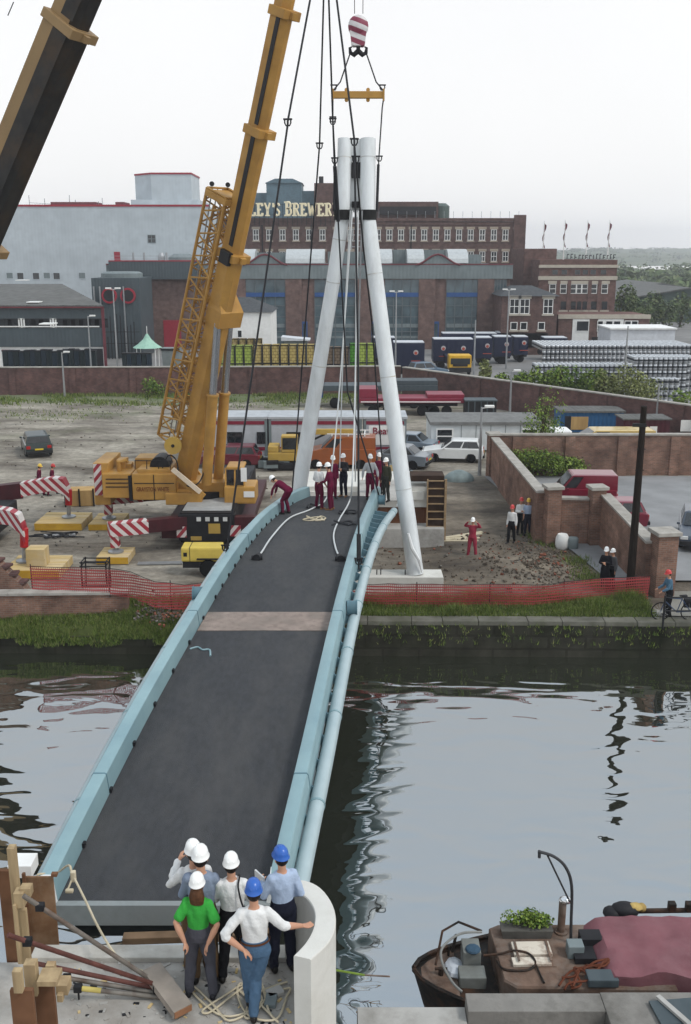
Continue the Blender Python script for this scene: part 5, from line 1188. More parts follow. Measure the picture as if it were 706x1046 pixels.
mb = MB(mat('dark_underside', (.03,.034,.034), .7, var=.2), origin=O_); mb.loft([[(interp(XL,y)+.35,y,dz(y)-.62),(interp(XR,y)-.35,y,dz(y)-.62),(interp(XR,y)-.004,y,dz(y)-.125),(interp(XL,y)+.004,y,dz(y)-.125)] for y in YS]); mb.build('under_girder', br)  # even near-black colour on the girder below the deck
# joint band across the deck
ya, yb = deckpt(206,645).y, deckpt(212,626).y; mb = MB(mat('beige_joint_grit', (.27,.225,.20), .9, var=.2, scale=6, bump=.5, dirt=(.17,.155,.14), dscale=1.5, damt=.8), origin=O_); st = [lerp(ya,yb,i/6) for i in range(7)]
mb.loft([[(interp(XL,y)+.02,y,dz(y)-.002),(interp(XR,y)-.02,y,dz(y)-.002),(interp(XR,y)-.02,y,dz(y)+.02),(interp(XL,y)/2+interp(XR,y)/2,y,dz(y)+.024),(interp(XL,y)+.02,y,dz(y)+.02)] for y in st]); mb.build('joint_band', br)
mb = MB(mat('grey_end_steel', (.24,.26,.26), .6, var=.1, dirt=(.15,.14,.13)), origin=O_); y = Y0; mb.bx(interp(XL,y)-.05, interp(XR,y)+.1, y-.12, y-.003, dz(y)-.34, dz(y)+.01); mb.build('end_beam', br)
PH, PWD = .40, .26
for s, tab in ((-1, XL), (1, XR)):
    mb = MB(PBL, origin=O_); rings = []
    for y in YS:
        x = interp(tab, y); z = dz(y)
        prof = [(0,.0-.3),(0.0,.03),(.035,PH-.02),(.06,PH),(PWD,PH),(PWD+.03,PH-.04),(PWD+.06,.1),(PWD+.02,-.3)]
        rings.append([(x + s*(a+.004), y, z+b) for a, b in prof])
    mb.loft(rings); mb.build('parapet', br, True)
    y = Y0+2.6
    while y < 36:
        x = interp(tab, y); z = dz(y); x1_ = interp(tab, y+.05); z1_ = dz(y+.05); q = MB(PBLD, origin=O_)
        q.loft([[(xx + s*(a*1.0+.004), yy, zz+b) for a, b in ((-.006,-.2),(-.006,.03),(.03,PH-.014),(.058,PH+.006),(PWD+.002,PH+.006),(PWD+.037,PH-.04),(PWD+.067,.1),(PWD+.03,-.2))] for xx, yy, zz in ((x,y,z),(x1_,y+.022,z1_))]); q.build('splice_joint', br); y += 6.9
    ends = MB(mat('bare_white_primer', (.66,.68,.67), .5, var=.06), origin=O_); y = Y0-.004; x = interp(tab, y); z = dz(y)
    ends.prism([(x+s*(a+.004), y, z+b) for a, b in ((0,-.25),(0,.02),(.035,PH-.02),(PWD,PH-.01),(PWD+.05,.1),(PWD+.02,-.25))], (0,-.05,0)); ends.prism([(x+s*(a+.004), y+.0, z+b) for a, b in ((.05,PH+.003),(PWD-.01,PH+.003),(PWD-.01,PH+.01),(.05,PH+.01))], (0,.28,0)); ends.build('parapet_end', br)
    mb = MB(PBT, origin=O_); pts = []
    for y in [Y0+.1 + (36.35-Y0-.1)*i/40 for i in range(41)]:
        t_ = interp(TO, y); pts.append((interp(tab,y) + s*(t_+.02 if s > 0 else min(t_,.6)), y, dz(y) - .10 - .1*(t_-.36)))
    mb.tube(pts, .14, 16); mb.build('edge_tube', br, True)
    for i in range(4, 41, 5): mb = MB(PBL, origin=O_); mb.tube([V(pts[i])-V((0,.03,0)), V(pts[i])+V((0,.03,0))], .15, 16); mb.build('tube_collar', br, True)
    mb = MB(PBLD, origin=O_); y = Y0+.4
    while y < 36.3:
        t_ = interp(TO, y); x = interp(tab, y); z = dz(y); xo = t_-.1 if s > 0 else min(t_,.6)-.1
        mb = MB(PBLD, origin=O_); mb.prism([(x+s*(PWD+.03),y,z+.02),(x+s*xo,y,z-.06),(x+s*xo,y,z-.2),(x+s*(PWD-.02),y,z-.29)], (0,.05,0)); mb.build('tube_bracket', br); y += .82
    mb = MB(DARK, origin=O_); y = Y0+1.2
    while y < 37.6: x = interp(tab, y); mb.box((x - s*.012, y, dz(y)+.05), (.045,.1,.075)); y += (1.45 if y < 24 else .9)
    mb.build('drain_slot', br)
# lifting lugs
def lug(y, s, tab):
    x = interp(tab, y) + s*(PWD+.16); z = dz(y)+.12
    m = MB(PBLD, origin=O_); m.tube([(x-s*.1,y,z),(x+s*.14,y,z)], .19, 16); m.tube([(x+s*.141,y,z),(x+s*.165,y,z)], .215, 16); o = m.build('lifting_lug', br, True)
lug(deckpt(351,618,.2).y, 1, XR); lug(37.2, 1, XR); lug(deckpt(206,604,.2).y, -1, XL)
# abutment on the far bank
t = thing('abutment', 'pale concrete bridge abutment with rusty sheet piling on the far bank', 'abutment', (2.5, 43, 0))
def pbox(mb, px0, px1, py0, py1, d, dep, bev=0.0, o=None):
    a = D(px0, (py0+py1)/2, d); b = D(px1, (py0+py1)/2, d); m_ = (px0+px1)/2; z1 = D(m_, py0, d).z; z0 = D(m_, py1, d).z
    mb.bx(a.x, b.x, d, d+dep, z0, z1, bev); return (a.x, b.x, z0, z1)
mb = MB(CONCW, origin=t.location); pbox(mb, 306, 436.5, 497, 518, 43, 3.2); mb.bx(-1.9, 3.55, 42.85, 42.997, 2.05, 2.42); mb.build('beam', t)
mb = MB(ribbed('rust_sheet_pile', (.16,.075,.04), .42, 0, 1.0, var=.3), origin=t.location); x0, x1, z0, z1 = pbox(mb, 306, 436, 518.3, 545, 43.25, 2.5); mb.build('sheet_piling', t)
mb = MB(CONC, origin=t.location); mb.bx(-2.2, D(454,540,42.2).x, 42.2, 46, -.1, .85); mb.build('footing', t)
t = thing('formwork', 'dark plywood shutter with ladder like ribs standing on the far abutment', 'formwork', (4.2, 42.6, .85))
mb = MB(mat('dark_ply_shutter', (.06,.04,.03), .8, var=.25, scale=2), origin=t.location); pbox(mb, 437, 454, 491, 540, 42.7, .1); mb.bx(D(420,488,42.9).x, D(454,488,42.9).x, 42.9, 43.9, D(450,492,42.9).z, D(450,486,42.9).z); mb.build('board', t)
RIBW = mat('timber_rib', (.30,.22,.14), .85, var=.2, stretch=(1,1,3)); mb = MB(RIBW, origin=t.location)
for i in range(7): yy = 491 + i*7.8; pbox(mb, 437.3, 453.7, yy, yy+1.0, 42.62, .078)
pbox(mb, 436, 437.3, 490, 540, 42.6, .12); pbox(mb, 453.8, 456, 490, 552, 42.6, .12); mb.build('rib', t)
# pylon foundation beam
t = thing('concrete_plinth', 'long white concrete plinth carrying the right pylon leg behind the red fence', 'plinth', (1.5, 36.2, 0))
mb = MB(CONCW, origin=t.location); x1 = D(453,596,36.15).x; mb.bx(-2.6, x1, 36.15, 37.15, -.1, .62, .02); mb.build('plinth', t)
mb = MB(DARK, origin=t.location)
for px in (385,389,414,419): p = D(px, 586, 36.5); mb.tube([(p.x,36.5,.6),(p.x,36.5,.82)], .022, 6)
mb.build('holding_bolt', t)
# pylon
PYL = mat('white_pylon_paint', (.66,.69,.70), .4, var=.06, scale=2.5, dirt=(.42,.43,.42), dscale=1.1, damt=.6, stretch=(1.5,1.5,.4)); PYLW = mat('pylon_weld_paint', (.50,.52,.52), .5, var=.15, dirt=(.4,.3,.16), dscale=2, damt=.6); SLINGB = mat('dark_sling_band', (.035,.035,.035), .9, var=.2)  # last one is the own dark colour of the collar slings
yt, yc_, = 38.4, 38.0
TR, TL = D(376,142,yt), D(352,142,yt); CR, CL = D(375.5,219,yc_), D(350.5,219,yc_)
BR_ = V((D(424.5,588,36.6).x, 36.6, .62)); KR = D(397,390,37.35); KL = D(340,290,38.3); BL_ = V((D(294,588,39.6).x, 39.6, .3))
py = thing('pylon', 'white A-shaped steel bridge pylon of two splayed tubes hanging over the bridge end', 'pylon', (0.5, 37.6, 0.6))
for nm, pts, rr in (('leg', [TR, lerp(TR,CR,.5), CR, KR, BR_], [.285,.285,.28,.30,.325]), ('leg', [TL, lerp(TL,CL,.5), CL, KL, lerp(KL,BL_,.5), BL_], [.25,.255,.25,.26,.30,.32])):
    mb = MB(PYL, origin=py.location); mb.tube(pts, rr, 22); mb.build(nm, py, True)
    for i_, f_ in ((0,.5),(2,.35),(2,.97),(3,.55),(4,.5)):
        if i_+1 < len(pts):
            a_, b_ = V(pts[i_]), V(pts[i_+1]); q_ = lerp(a_, b_, f_); d_ = (b_-a_).normalized(); w_ = MB(PYLW, origin=py.location); w_.tube([q_-d_*.018, q_+d_*.018], lerp(rr[i_], rr[i_+1], f_)+.006, 22); w_.build('weld_ring', py, True)
mb = MB(PYL, origin=py.location); q = lerp(TL,TR,.5); mb.box((q.x, yt+.05, (TR.z+CR.z)/2+.05), (.5,.1,(TR.z-CR.z)*.97)); mb.build('web_plate', py)
mb = MB(DARK, origin=py.location)
for yy, hh in ((174,.55),(209,.22)): p = D(364, yy, yt-.12); mb.box(p, (.34,.18,hh)); 
mb.build('cable_anchor', py)
mb = MB(STEEL, origin=py.location)
for px in (359,369): mb.bar(D(px,212,yc_-.1), D(px,255,yc_-.1), .05)
for yy in range(216,256,6): mb.bar(D(359,yy,yc_-.1), D(369,yy,yc_-.1), .04)
mb.build('cable_ladder', py)
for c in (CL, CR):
    mb = MB(SLINGB, origin=py.location); mb.tube([c+V((0,0,.16)), c+V((0,0,-.2))], [.345,.335], 20); mb.build('sling_band', py, True)
s_ = MB(mat('white_plastic_sheet', (.75,.76,.76), .5, var=.05), origin=py.location); s_.tube([D(417,545,36.15), D(421,560,36.12), D(428,572,36.2), D(431,585,36.3)], [.05,.07,.06,.02], 6); s_.tube([D(405,516,36.9),D(419,516,36.9)], .05, 6); s_.build('wrap_remnant', py)
# ropes and slings
ROPE = mat('steel_wire_rope', (.035,.036,.04), .5, .3, var=.2); WROPE = mat('white_cable_sheath', (.55,.57,.57), .5, var=.08); FROPE = mat('pale_hemp_rope', (.48,.42,.31), .9, var=.2)
def shackle(mb, p, s=.085):
    mb.tube([p+V((-s,0,s*.9)), p+V((-s,0,-.2*s)), p+V((-s*.6,0,-s)), p+V((s*.6,0,-s)), p+V((s,0,-.2*s)), p+V((s,0,s*.9))], s*.25, 6); mb.tube([p+V((-s*1.5,0,s)), p+V((s*1.5,0,s))], s*.3, 6)
def sling(label, pts, sh=(), r=.028, grp='lifting slings of the bridge and pylon', m=ROPE, sleeve=None):
    t = thing('lifting_sling', label, 'sling', pts[-1], 0, grp); mb = MB(m, origin=pts[-1]); mb.tube(pts, r, 6); mb.build('rope', t)
    if sleeve:
        q = MB(m, origin=pts[-1]); q.tube(sleeve, r*2.2, 7); q.build('sleeve', t)
    for p in sh: q = MB(DARK, origin=pts[-1]); shackle(q, V(p)); q.build('shackle', t)
HK2 = D(333,-88,31.5)
yA, yD = 27.6, 26.4
eA = V((interp(XL,yA)-PWD-.12, yA, dz(yA)+.1)); eD = V((interp(XR,yD)+PWD+.14, yD, dz(yD)+.1)); eB = V((interp(XL,37.4)-.2, 37.5, dz(37.4)+.25)); eC = V((interp(XR,37.2)+.35, 37.3, dz(37.3)+.3))
sling('wire sling down to the left parapet, leftmost of all beside the crane boom', [HK2, D(294,124,29.5), D(294,127,29.5), eA], [D(294,125,29.5), eA+V((0,0,.3))], .03)
sling('wire sling with big shackle running down behind the left pylon leg', [HK2, D(326.5,148,34.4), eB], [D(326.5,149,34.4)], .03)
sling('wire sling running past the left end of the yellow spreader beam', [HK2, D(340,122,34.8), D(345.5,225,36.0), D(355,400,36.9), eC], [D(340,124,34.8), D(342,164,35.2)], .032, sleeve=[D(342,170,35.25), D(345.5,226,35.9)])
sling('wire sling hanging between the pylon tops down to the right parapet lug', [HK2, D(362,143,29.6), D(366,380,28.0), eD], [D(362,145,29.6), D(363.5,163,29.5), eD+V((0,0,.25))], .03, sleeve=[lerp(D(366,380,28.0), eD, .82), lerp(D(366,380,28.0), eD, .96)])
sling('second wire of the right pair, curving from the pylon top to the bridge end', [D(362,146,29.6), D(371,250,33), D(380,330,35), D(391,480,37.2), eC+V((.1,.1,0))], [], .028)
# crane hook (pylon crane) and spreader beam
MAG = stripes('hook_block_stripes', (.62,.60,.60), (.24,.045,.085), .33, 70)
dh = 38.2
hb = D(366,30,dh); t = thing('hook_block', 'rounded crane hook block striped crimson and white hanging above the spreader beam', 'hook block', hb)
mb = MB(MAG, origin=hb); mb.lathe([(.05,-.24),(.25,-.22),(.36,-.12),(.36,.12),(.25,.22),(.05,.24)], D(366,27,dh), 20, 'y'); mb.loft([[(hb.x+sx*w, hb.y+sy, hb.z+z) for sx, sy in ((-1,-.2),(1,-.2),(1,.2),(-1,.2))] for w, z in ((.3,0),(.24,-.5),(.19,-.56))]); mb.build('block', t, True)
mb = MB(DARK, origin=hb); c = D(366,52,dh); mb.tube([D(366,43,dh), c], .07, 8); 
for s in (-1,1): mb.tube([c, c+V((s*.16,0,-.13)), c+V((s*.28,0,-.06)), c+V((s*.3,0,.1)), c+V((s*.22,0,.14))], [.09,.09,.07,.05,.02], 8)
mb.build('hook', t, True)
sb = D(366,97,dh); t2 = thing('spreader_beam', 'yellow lifting spreader beam hanging level above the pylon', 'spreader beam', sb)
mb = MB(YEL, origin=sb); a, b = D(340,97,dh), D(392,97,dh); mb.bar(a, b, .2, .24, bev=.02); 
for px in (354,376): 
    for dz_ in (.17,-.17): mb.lathe([(.07,-.03),(.07,.03)], D(px,97,dh)+V((0,0,dz_)), 12, 'y')
for e in (a, b): mb.box(e, (.06,.26,.4))
mb.build('beam', t2)
sling('left leg of the upper chain sling between hook block and spreader beam', [c+V((-.28,0,-.05)), lerp(c, a, .7), a+V((.02,0,.15))], [a+V((.04,0,.25))], .025); sling('right leg of the upper chain sling between hook block and spreader beam', [c+V((.28,0,-.05)), lerp(c, b, .7), b+V((-.02,0,.15))], [b+V((-.05,0,.25))], .025)
sling('chain sling from the left end of the spreader beam to the left pylon collar', [a+V((0,0,-.1)), D(340,122,dh), D(341.5,165,dh), CL+V((-.33,-.05,.1))], [D(340,122,dh)], .03, sleeve=[D(342.5,180,dh), CL+V((-.33,-.05,.1))]); sling('chain sling from the right end of the spreader beam to the right pylon collar', [b+V((0,0,-.1)), D(390.5,110,dh), D(387,163,dh), CR+V((.34,-.05,.1))], [D(387.5,162,dh)], .025, sleeve=[D(386.5,168,dh), CR+V((.34,-.05,.1))])
# stay cables
def stay(label, pts, sock=True, r=.027, m=WROPE):
    P = spline(pts, 6); t = thing('stay_cable', label, 'cable', pts[-1], 0, 'white stay cables of the pylon'); mb = MB(m, origin=pts[-1]); mb.tube(P, r, 8); mb.build('cable', t, True)
    if sock: 
        d = (V(pts[-1])-V(pts[-2])).normalized(); q = MB(DARK, origin=pts[-1]); q.tube([V(pts[-1])-d*.05, V(pts[-1])+d*.28], [.1,.12], 10); q.tube([V(pts[-1])+d*.2+V((-.16,0,0)), V(pts[-1])+d*.2+V((.16,0,0))], .07, 8); q.build('socket', t, True)
stay('white sheathed stay cable lying in a long curve to the left side of the deck', [D(360,215,37.6), D(352,330,37.3), D(345,420,37.0), D(340,470,36.4), deckpt(334,508,.3), deckpt(318,520,.06), deckpt(296,529,.06), deckpt(278,548,.06), deckpt(268,563,.06), deckpt(264,568,.07)])
stay('white sheathed stay cable hanging straight and curling down onto the middle of the deck', [D(366,215,37.6), D(364,330,37.2), D(362,430,36.4), D(360,490,35.0), deckpt(357,512,.35), deckpt(347,530,.06), deckpt(341,545,.06), deckpt(343,560,.06), deckpt(347,569,.07)])
stay('thin grey stay hanging between the pylon legs to the left of the others', [D(358,215,37.7), D(351,350,38.2), D(347,480,38.3)], False, .022); stay('thin grey stay hanging in the middle of the pylon opening', [D(364,215,37.7), D(363.5,350,38.2), D(363,492,38.4)], False, .025); stay('pale grey stay rod hanging just left of the right pylon leg', [D(370,215,37.7), D(366.5,350,38.2), D(366,490,38.4)], False, .03, STEEL)
# ropes/tackle on deck
for i, (px, py_, lab) in enumerate(((322,518,'loose coil of dark rope on the deck by the kneeling workers'),(322,531,'coil of pale brown rope lying nearer on the deck'),(352,535,'dark heap of chain on the right side of the deck'),(355,524,'tangle of grey rope beside the hanging cable'))):
    p = deckpt(px, py_, .03); t = thing('rope_coil', lab, 'rope', p); rr = random.Random(i); mb = MB(FROPE if i == 1 else ROPE)
    mb.tube(spline([(.42*math.sin(k*1.1+i)*rr.uniform(.3,1.1), .34*math.cos(k*1.7+i)*rr.uniform(.3,1.1), .02+.012*(k%4)) for k in range(13)], 5), .024, 5); mb.build('coil', t)
p = deckpt(200,668,.02); t = thing('rope_scrap', 'short scrap of pale blue rope on the deck below the beige joint band', 'rope', p); mb = MB(PBL, origin=p); mb.tube(spline([deckpt(194,663,.02),deckpt(202,661,.02),deckpt(207,664,.02),deckpt(214,664,.02),deckpt(215,670,.02)]), .022, 5); mb.build('strand', t)
# ---------------------------------------------------------------- cranes
STR = stripes('outrigger_stripes', (.62,.58,.56), (.32,.03,.05), .3, 40); STRV = stripes('warning_plate_stripes', (.62,.58,.56), (.30,.03,.05), .3, -40); MARN = mat('maroon_chassis_paint', (.075,.022,.028), .5, var=.15, dirt=(.05,.03,.03)); TIM = mat('ochre_timber_mat', (.50,.37,.19), .8, var=.15, scale=2, stretch=(.5,4,1), dirt=(.55,.48,.36), damt=.7)
STRE = {-1: STR}
def boom(par, o, foot, tip, secs, lat, m, under=None):
    """telescopic boom: secs = [(u0,u1,h,w)]; returns frame"""
    U = (tip-foot).normalized(); W = U.cross(V((0,0,1))).normalized(); W = W if W.y < 0 else -W; Vv = U.cross(W).normalized(); Vv = Vv if Vv.x > 0 else -Vv
    for i, (u0, u1, h, w) in enumerate(secs):
        mb = MB(m, under or m, origin=o); ch = .12
        prof = [(-h/2,-w/2),(h/2-ch*2,-w/2),(h/2,-w/2+ch*2),(h/2,w/2-ch*2),(h/2-ch*2,w/2),(-h/2,w/2)]
        ra = [foot + U*u0 + Vv*a + W*b for a, b in prof]; rb = [foot + U*u1 + Vv*a + W*b for a, b in prof]; mb.loft([ra, rb])
        if under:
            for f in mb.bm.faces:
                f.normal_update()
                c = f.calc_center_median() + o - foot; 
                if c.dot(Vv) - 0 > h*.3 : f.material_index = 1  # lower faces take the material coloured dark as shade
        mb.build('boom_section', par)
        cm = MB(m, origin=o); q = foot + U*u1; rot = Matrix((U, Vv, W)).transposed(); cm.box(q - U*.18, (.34, h+.18, w+.18), rot=rot, bev=.03)
        for sgn in (-1,1): cm.box(q - U*.18 + Vv*(h/2+.16)*sgn, (.24,.18,.26), rot=rot)
        cm.build('boom_collar', par)
    return U, Vv, W
FOOT = D(192,484,45.3); TIP = D(360,-318,37.8)
cr = thing('mobile_crane', 'large ochre yellow mobile crane with folded lattice jib beside its raised boom', 'crane', (FOOT.x, 45.3, 0)); o = cr.location.copy()
def u_at(foot, tip, py):
    a, b = 0.0, 1.0
    for _ in range(40):
        m_ = (a+b)/2
        if proj(lerp(foot, tip, m_))[1] > py: a = m_
        else: b = m_
    return (tip-foot).length*a
uu = lambda y: u_at(FOOT, TIP, y); LT = (TIP-FOOT).length
U, Vv, W = boom(cr, o, FOOT, TIP, [(-.9,uu(257),.92,.8),(uu(257),uu(130),.84,.72),(uu(130),uu(8),.78,.66),(uu(8),LT,.7,.6)], None, YEL)
mb = MB(mat('black_boom_strip', (.02,.02,.022), .5), origin=o)  # black strip along the camera-side face of the boom
for u0, u1, h, w in ((uu(250),uu(131),.84,.72),(uu(127),uu(9),.78,.66)):
    mb.bar(FOOT+U*u0+Vv*h*.14+W*(w/2+.02), FOOT+U*u1+Vv*h*.14+W*(w/2+.02), .03, h*.28, up=Vv)
mb.box(FOOT+U*(uu(262))+Vv*.1+W*.5, (.55,.6,.2), rot=Matrix((U,Vv,W)).transposed()); mb.build('boom_strip', cr)
mb = MB(YEL, DARK, origin=o); hd = TIP; mb.box(hd+U*.5, (1.3,1.5,.9), rot=Matrix((U,Vv,W)).transposed(), bev=.1); mb.build('boom_head', cr)
mb = MB(ROPE, origin=o)
for px in (360,373): mb.tube([D(px,-300,37.9), D(lerp(px,366.5,.35),14,dh)], .014, 5)
mb.build('hoist_rope', cr)
# folded lattice jib beside the boom
mb = MB(YEL, origin=o); uA, uB = uu(462), uu(207); ch = []
for va, vb in ((-1.95,-1.78),(-.55,-.5)):
    for w in (-.5,.6):
        a, b = FOOT + U*uA + Vv*va + W*w, FOOT + U*uB + Vv*vb + W*w; mb.tube([a, b], .07, 6); ch.append((a,b))
n = 24
for i, j in ((0,1),(2,3),(0,2),(1,3)):
    for k in range(n):
        p, q = ch[i], ch[j]; s0, s1 = k/n, (k+1)/n
        if k % 2: p, q = q, p
        mb.tube([lerp(p[0],p[1],s0), lerp(q[0],q[1],s1)], .04, 5)
for k in (0, n):
    for i, j in ((0,1),(2,3),(0,2),(1,3)): mb.tube([lerp(*ch[i],k/n), lerp(*ch[j],k/n)], .05, 5)
mb.build('lattice_jib', cr)
mb = MB(YEL, origin=o); c2 = []
for v in (-1.55,-1.0):
    for w in (-.28,.36): a, b = FOOT + U*(uA+1.2) + Vv*v + W*w, FOOT + U*(uB-.6) + Vv*(v*.93) + W*w; mb.tube([a,b], .05, 6); c2.append((a,b))
for i, j in ((0,1),(2,3),(0,2),(1,3)):
    for k in range(30):
        p, q = c2[i], c2[j]
        if k % 2: p, q = q, p
        mb.tube([lerp(p[0],p[1],k/30), lerp(q[0],q[1],(k+1)/30)], .03, 5)
mb.build('inner_jib', cr)
mb = MB(YEL, origin=o)
for s0 in (.985,.62,.33,.1):
    mb = MB(YEL, origin=o); q = lerp(lerp(*ch[0],s0), lerp(*ch[3],s0), .5); mb.box(q+Vv*.1, (.26,1.35,1.3 if s0 > .9 else .3), rot=Matrix((U,Vv,W)).transposed(), bev=.03); mb.build('jib_bracket', cr)
for w in (-.35,.5): mb = MB(DARK, origin=o); q = lerp(*ch[0],1.0)+W*(w+.4); mb.lathe([(.1,-.05),(.1,.05)], q+U*.16, 12, 'y'); mb.build('jib_sheave', cr)
mb = MB(STEEL, ROPE, origin=o); 
for k in (.25,.5,.75): mb.tube([lerp(ch[0][0],ch[1][0],k)+V((.2,0,-.6)), lerp(ch[0][1],ch[1][1],k)], .03, 5)
mb.build('jib_cable', cr)
# rope drum wheel
q = D(177,455,44.2); mb = MB(YELP, DARK, origin=o); mb.lathe([(.34,-.1),(.40,-.1),(.40,.1),(.34,.1)], q, 20, 'y'); mb.lathe([(.3,-.06),(.3,.06)], q, 16, 'y'); mb.use(1); mb.lathe([(.08,-.12),(.08,.12)], q, 10, 'y'); mb.build('rope_sheave', cr, True)
# luffing rams
for (x0,y0,dd0),(x1,y1,dd1) in (((211,494,44.2),(222.5,330,43.0)),((223,490,45.5),(234.5,330,44.2))):
    a, b = D(x0,y0,dd0), D(x1,y1,dd1); m_ = lerp(a,b,.575)
    mb = MB(YEL, origin=o); mb.tube([a, m_], .24, 14); mb.tube([m_-(b-a)*.012, m_], .28, 14); r_ = mb.build('luffing_ram', cr, True)
    mb = MB(mat('chromed_rod', (.42,.43,.45), .25, .85, var=.05), origin=o); mb.tube([m_, b], .17, 14); p_ = mb.build('ram_rod', cr, True)
mb = MB(YEL, origin=o); q = D(226,322,43.6); mb.loft([[q + Vv*a + W*b + U*c for a, b in ((-.25,-.6),(.72,-.6),(.72,.65),(-.25,.65))] for c in (-.3,.4)] + [[q + Vv*a + W*b + U*1.25 for a, b in ((-.3,-.4),(-.05,-.4),(-.05,.4),(-.3,.4))]]); mb.build('ram_bracket', cr)
# superstructure
mb = MB(YEL, origin=o); pbox(mb, 135, 180, 484, 511, 43.9, 2.7, .06); pbox(mb, 140, 174, 479.5, 484.2, 44.0, 2.3, .05); pbox(mb, 169, 206, 504, 516, 43.7, 2.6, .05); pbox(mb, 178, 229, 493, 509, 44.6, 2.0, .05); pbox(mb, 138, 172, 468, 480, 45.2, 1.2, .05); mb.build('upper_carriage', cr)
mb = MB(YEL, origin=o); pbox(mb, 104.5, 134, 484, 509, 44.0, 2.9, .05); mb.build('engine_housing', cr)
mb = MB(YEL, STRV, origin=o); pbox(mb, 96, 112, 473, 516, 44.3, 2.6, .05); mb.use(1); pbox(mb, 96.2, 104, 474, 506, 44.27, .028); mb.build('counterweight', cr)
mb = MB(YEL, origin=o)
for a, b in (((183,488,43.8),(208,508,43.8)),((196,478,46.4),(214,500,46.4))): mb = MB(YEL, origin=o); mb.bar(D(*a), D(*b), .14, .34); mb.build('gantry_arm', cr)
mb = MB(YEL, origin=o); mb.tube([D(122,486,44.6),D(122,472,44.6),D(130,470,44.6)], .12, 8); mb.build('exhaust_pipe', cr); mb = MB(YEL, origin=o); pbox(mb, 119, 128, 470, 483, 45, .8, .04); mb.build('winch_box', cr); mb = MB(YEL, origin=o); pbox(mb, 129, 134, 474, 484, 45.2, .6, .04); mb.build('winch_box', cr)
mb = MB(DARK, origin=o); pbox(mb, 108, 131, 489, 490, 43.98, .015); pbox(mb, 108, 131, 493, 494, 43.98, .015); pbox(mb, 108, 131, 497, 498, 43.98, .015); pbox(mb, 137, 178, 493.4, 494.2, 43.88, .015); pbox(mb, 157, 157.8, 485, 511, 43.88, .015); pbox(mb, 131.5, 134.6, 486, 512, 43.95, .4); mb.build('louvre_shade_gap', cr)  # black strips draw in louvre slots, seams and the dark shade between housings
mb = MB(DARK, origin=o)
for a, b in (((138,479),(138,470)),((150,479),(150,470)),((162,479),(162,470)),((174,480),(174,471)),((138,470.5),(174,471))): mb.tube([D(*a,43.95), D(*b,43.95)], .022, 5)
mb.build('handrail', cr)
mb = MB(ROPE, origin=o); mb.tube(spline([D(181,478,44.4), D(186,492,43.9), D(195,497,43.7), D(204,492,43.8), D(209,480,44)],4), .035, 5); mb.tube(spline([D(166,478,44.2), D(172,465,44.2), D(180,470,44.3), D(183,486,44.2)],4), .03, 5); mb.lathe([(.45,-.5),(.45,.5)], D(165,474,45.0), 16, 'y'); mb.build('winch_drum', cr)
mb = MB(mat('pale_arm_paint', (.62,.52,.40), .5), origin=o); mb.bar(D(176,479,43.6), D(205,503,43.6), .12, .2); mb.build('pale_brace', cr)
b0 = len(bpy.data.objects)
text('GRAYSTON WHITE', .3, .006, mat('brown_lettering', (.16,.05,.02), .6), 'lettering', cr, V((D(156,499,43.89).x, 43.885, D(156,500,43.89).z)) - o, width=1.5)
mb = MB(YEL, CGL, origin=o); x0,x1,z0,z1 = pbox(mb, 229, 261, 497, 515, 43.6, 1.5, .08); pbox(mb, 231, 249, 477, 480, 43.8, 1.3, .05); 
for px in (230.5,240,250): mb.bar(D(px,498,43.7), D(px+ (0 if px < 245 else -2),478,43.9), .07); mb.bar(D(px,498,45.0), D(px,478,45.0), .07)
mb.use(1); pbox(mb, 231.5, 249, 480.2, 497, 43.85, .03); mb.face([D(250,498,43.7),D(250,498,45.0),D(248.5,480,45.0),D(248.5,480,43.9)]); mb.build('operator_cab', cr)
mb = MB(WHP, origin=o); pbox(mb, 249, 260, 502, 508, 43.57, .02); mb.build('cab_plate', cr); mb = MB(WHP, origin=o); pbox(mb, 246, 252, 478, 492, 43.5, .04); mb.build('cab_plate', cr)
# carrier
mb = MB(DARK, MARN, origin=o); pbox(mb, 182, 240, 526, 553, 41.7, 10.5, .06); mb.use(1); mb.bx(-8.2,-4.3,41.95,52,.5,.9); mb.use(0); 
mb.lathe([(1.25,1.6),(1.25,2.0)], (FOOT.x+.6, 45.4, 0), 24); pbox(mb, 184, 238, 524, 526.5, 41.8, 9); mb.build('carrier', cr)
mb = MB(mat('pale_deck_plate', (.36,.36,.35), .6, dirt=(.15,.15,.14)), origin=o); pbox(mb, 186, 236, 521.5, 523.8, 42.2, 2.6, .03); mb.build('deck_plate', cr)
mb = MB(YELP, LAMPW, MARN, origin=o); pbox(mb, 213, 225, 535, 545, 41.66, .02); pbox(mb, 195, 206, 548, 552, 41.66, .02); mb.use(1)
for px in (203,212,221,230): pbox(mb, px-2.2, px+2.2, 528.5, 532.5, 41.64, .04)
mb.build('rear_lamp_panel', cr)
mb = MB(STRV, origin=o)
for px in (185.5,): pbox(mb, px-5, px+5, 538, 549, 41.6, .04)
pbox(mb, 235, 246, 537, 548, 41.6, .04); mb.build('warning_plate', cr)
for yy in (43.0,44.7,48.5,50.1): 
    for x in (-7.25,-5.2): 
        w_ = wheel(cr, x-o.x, yy-o.y, .62, .5, axis='x')
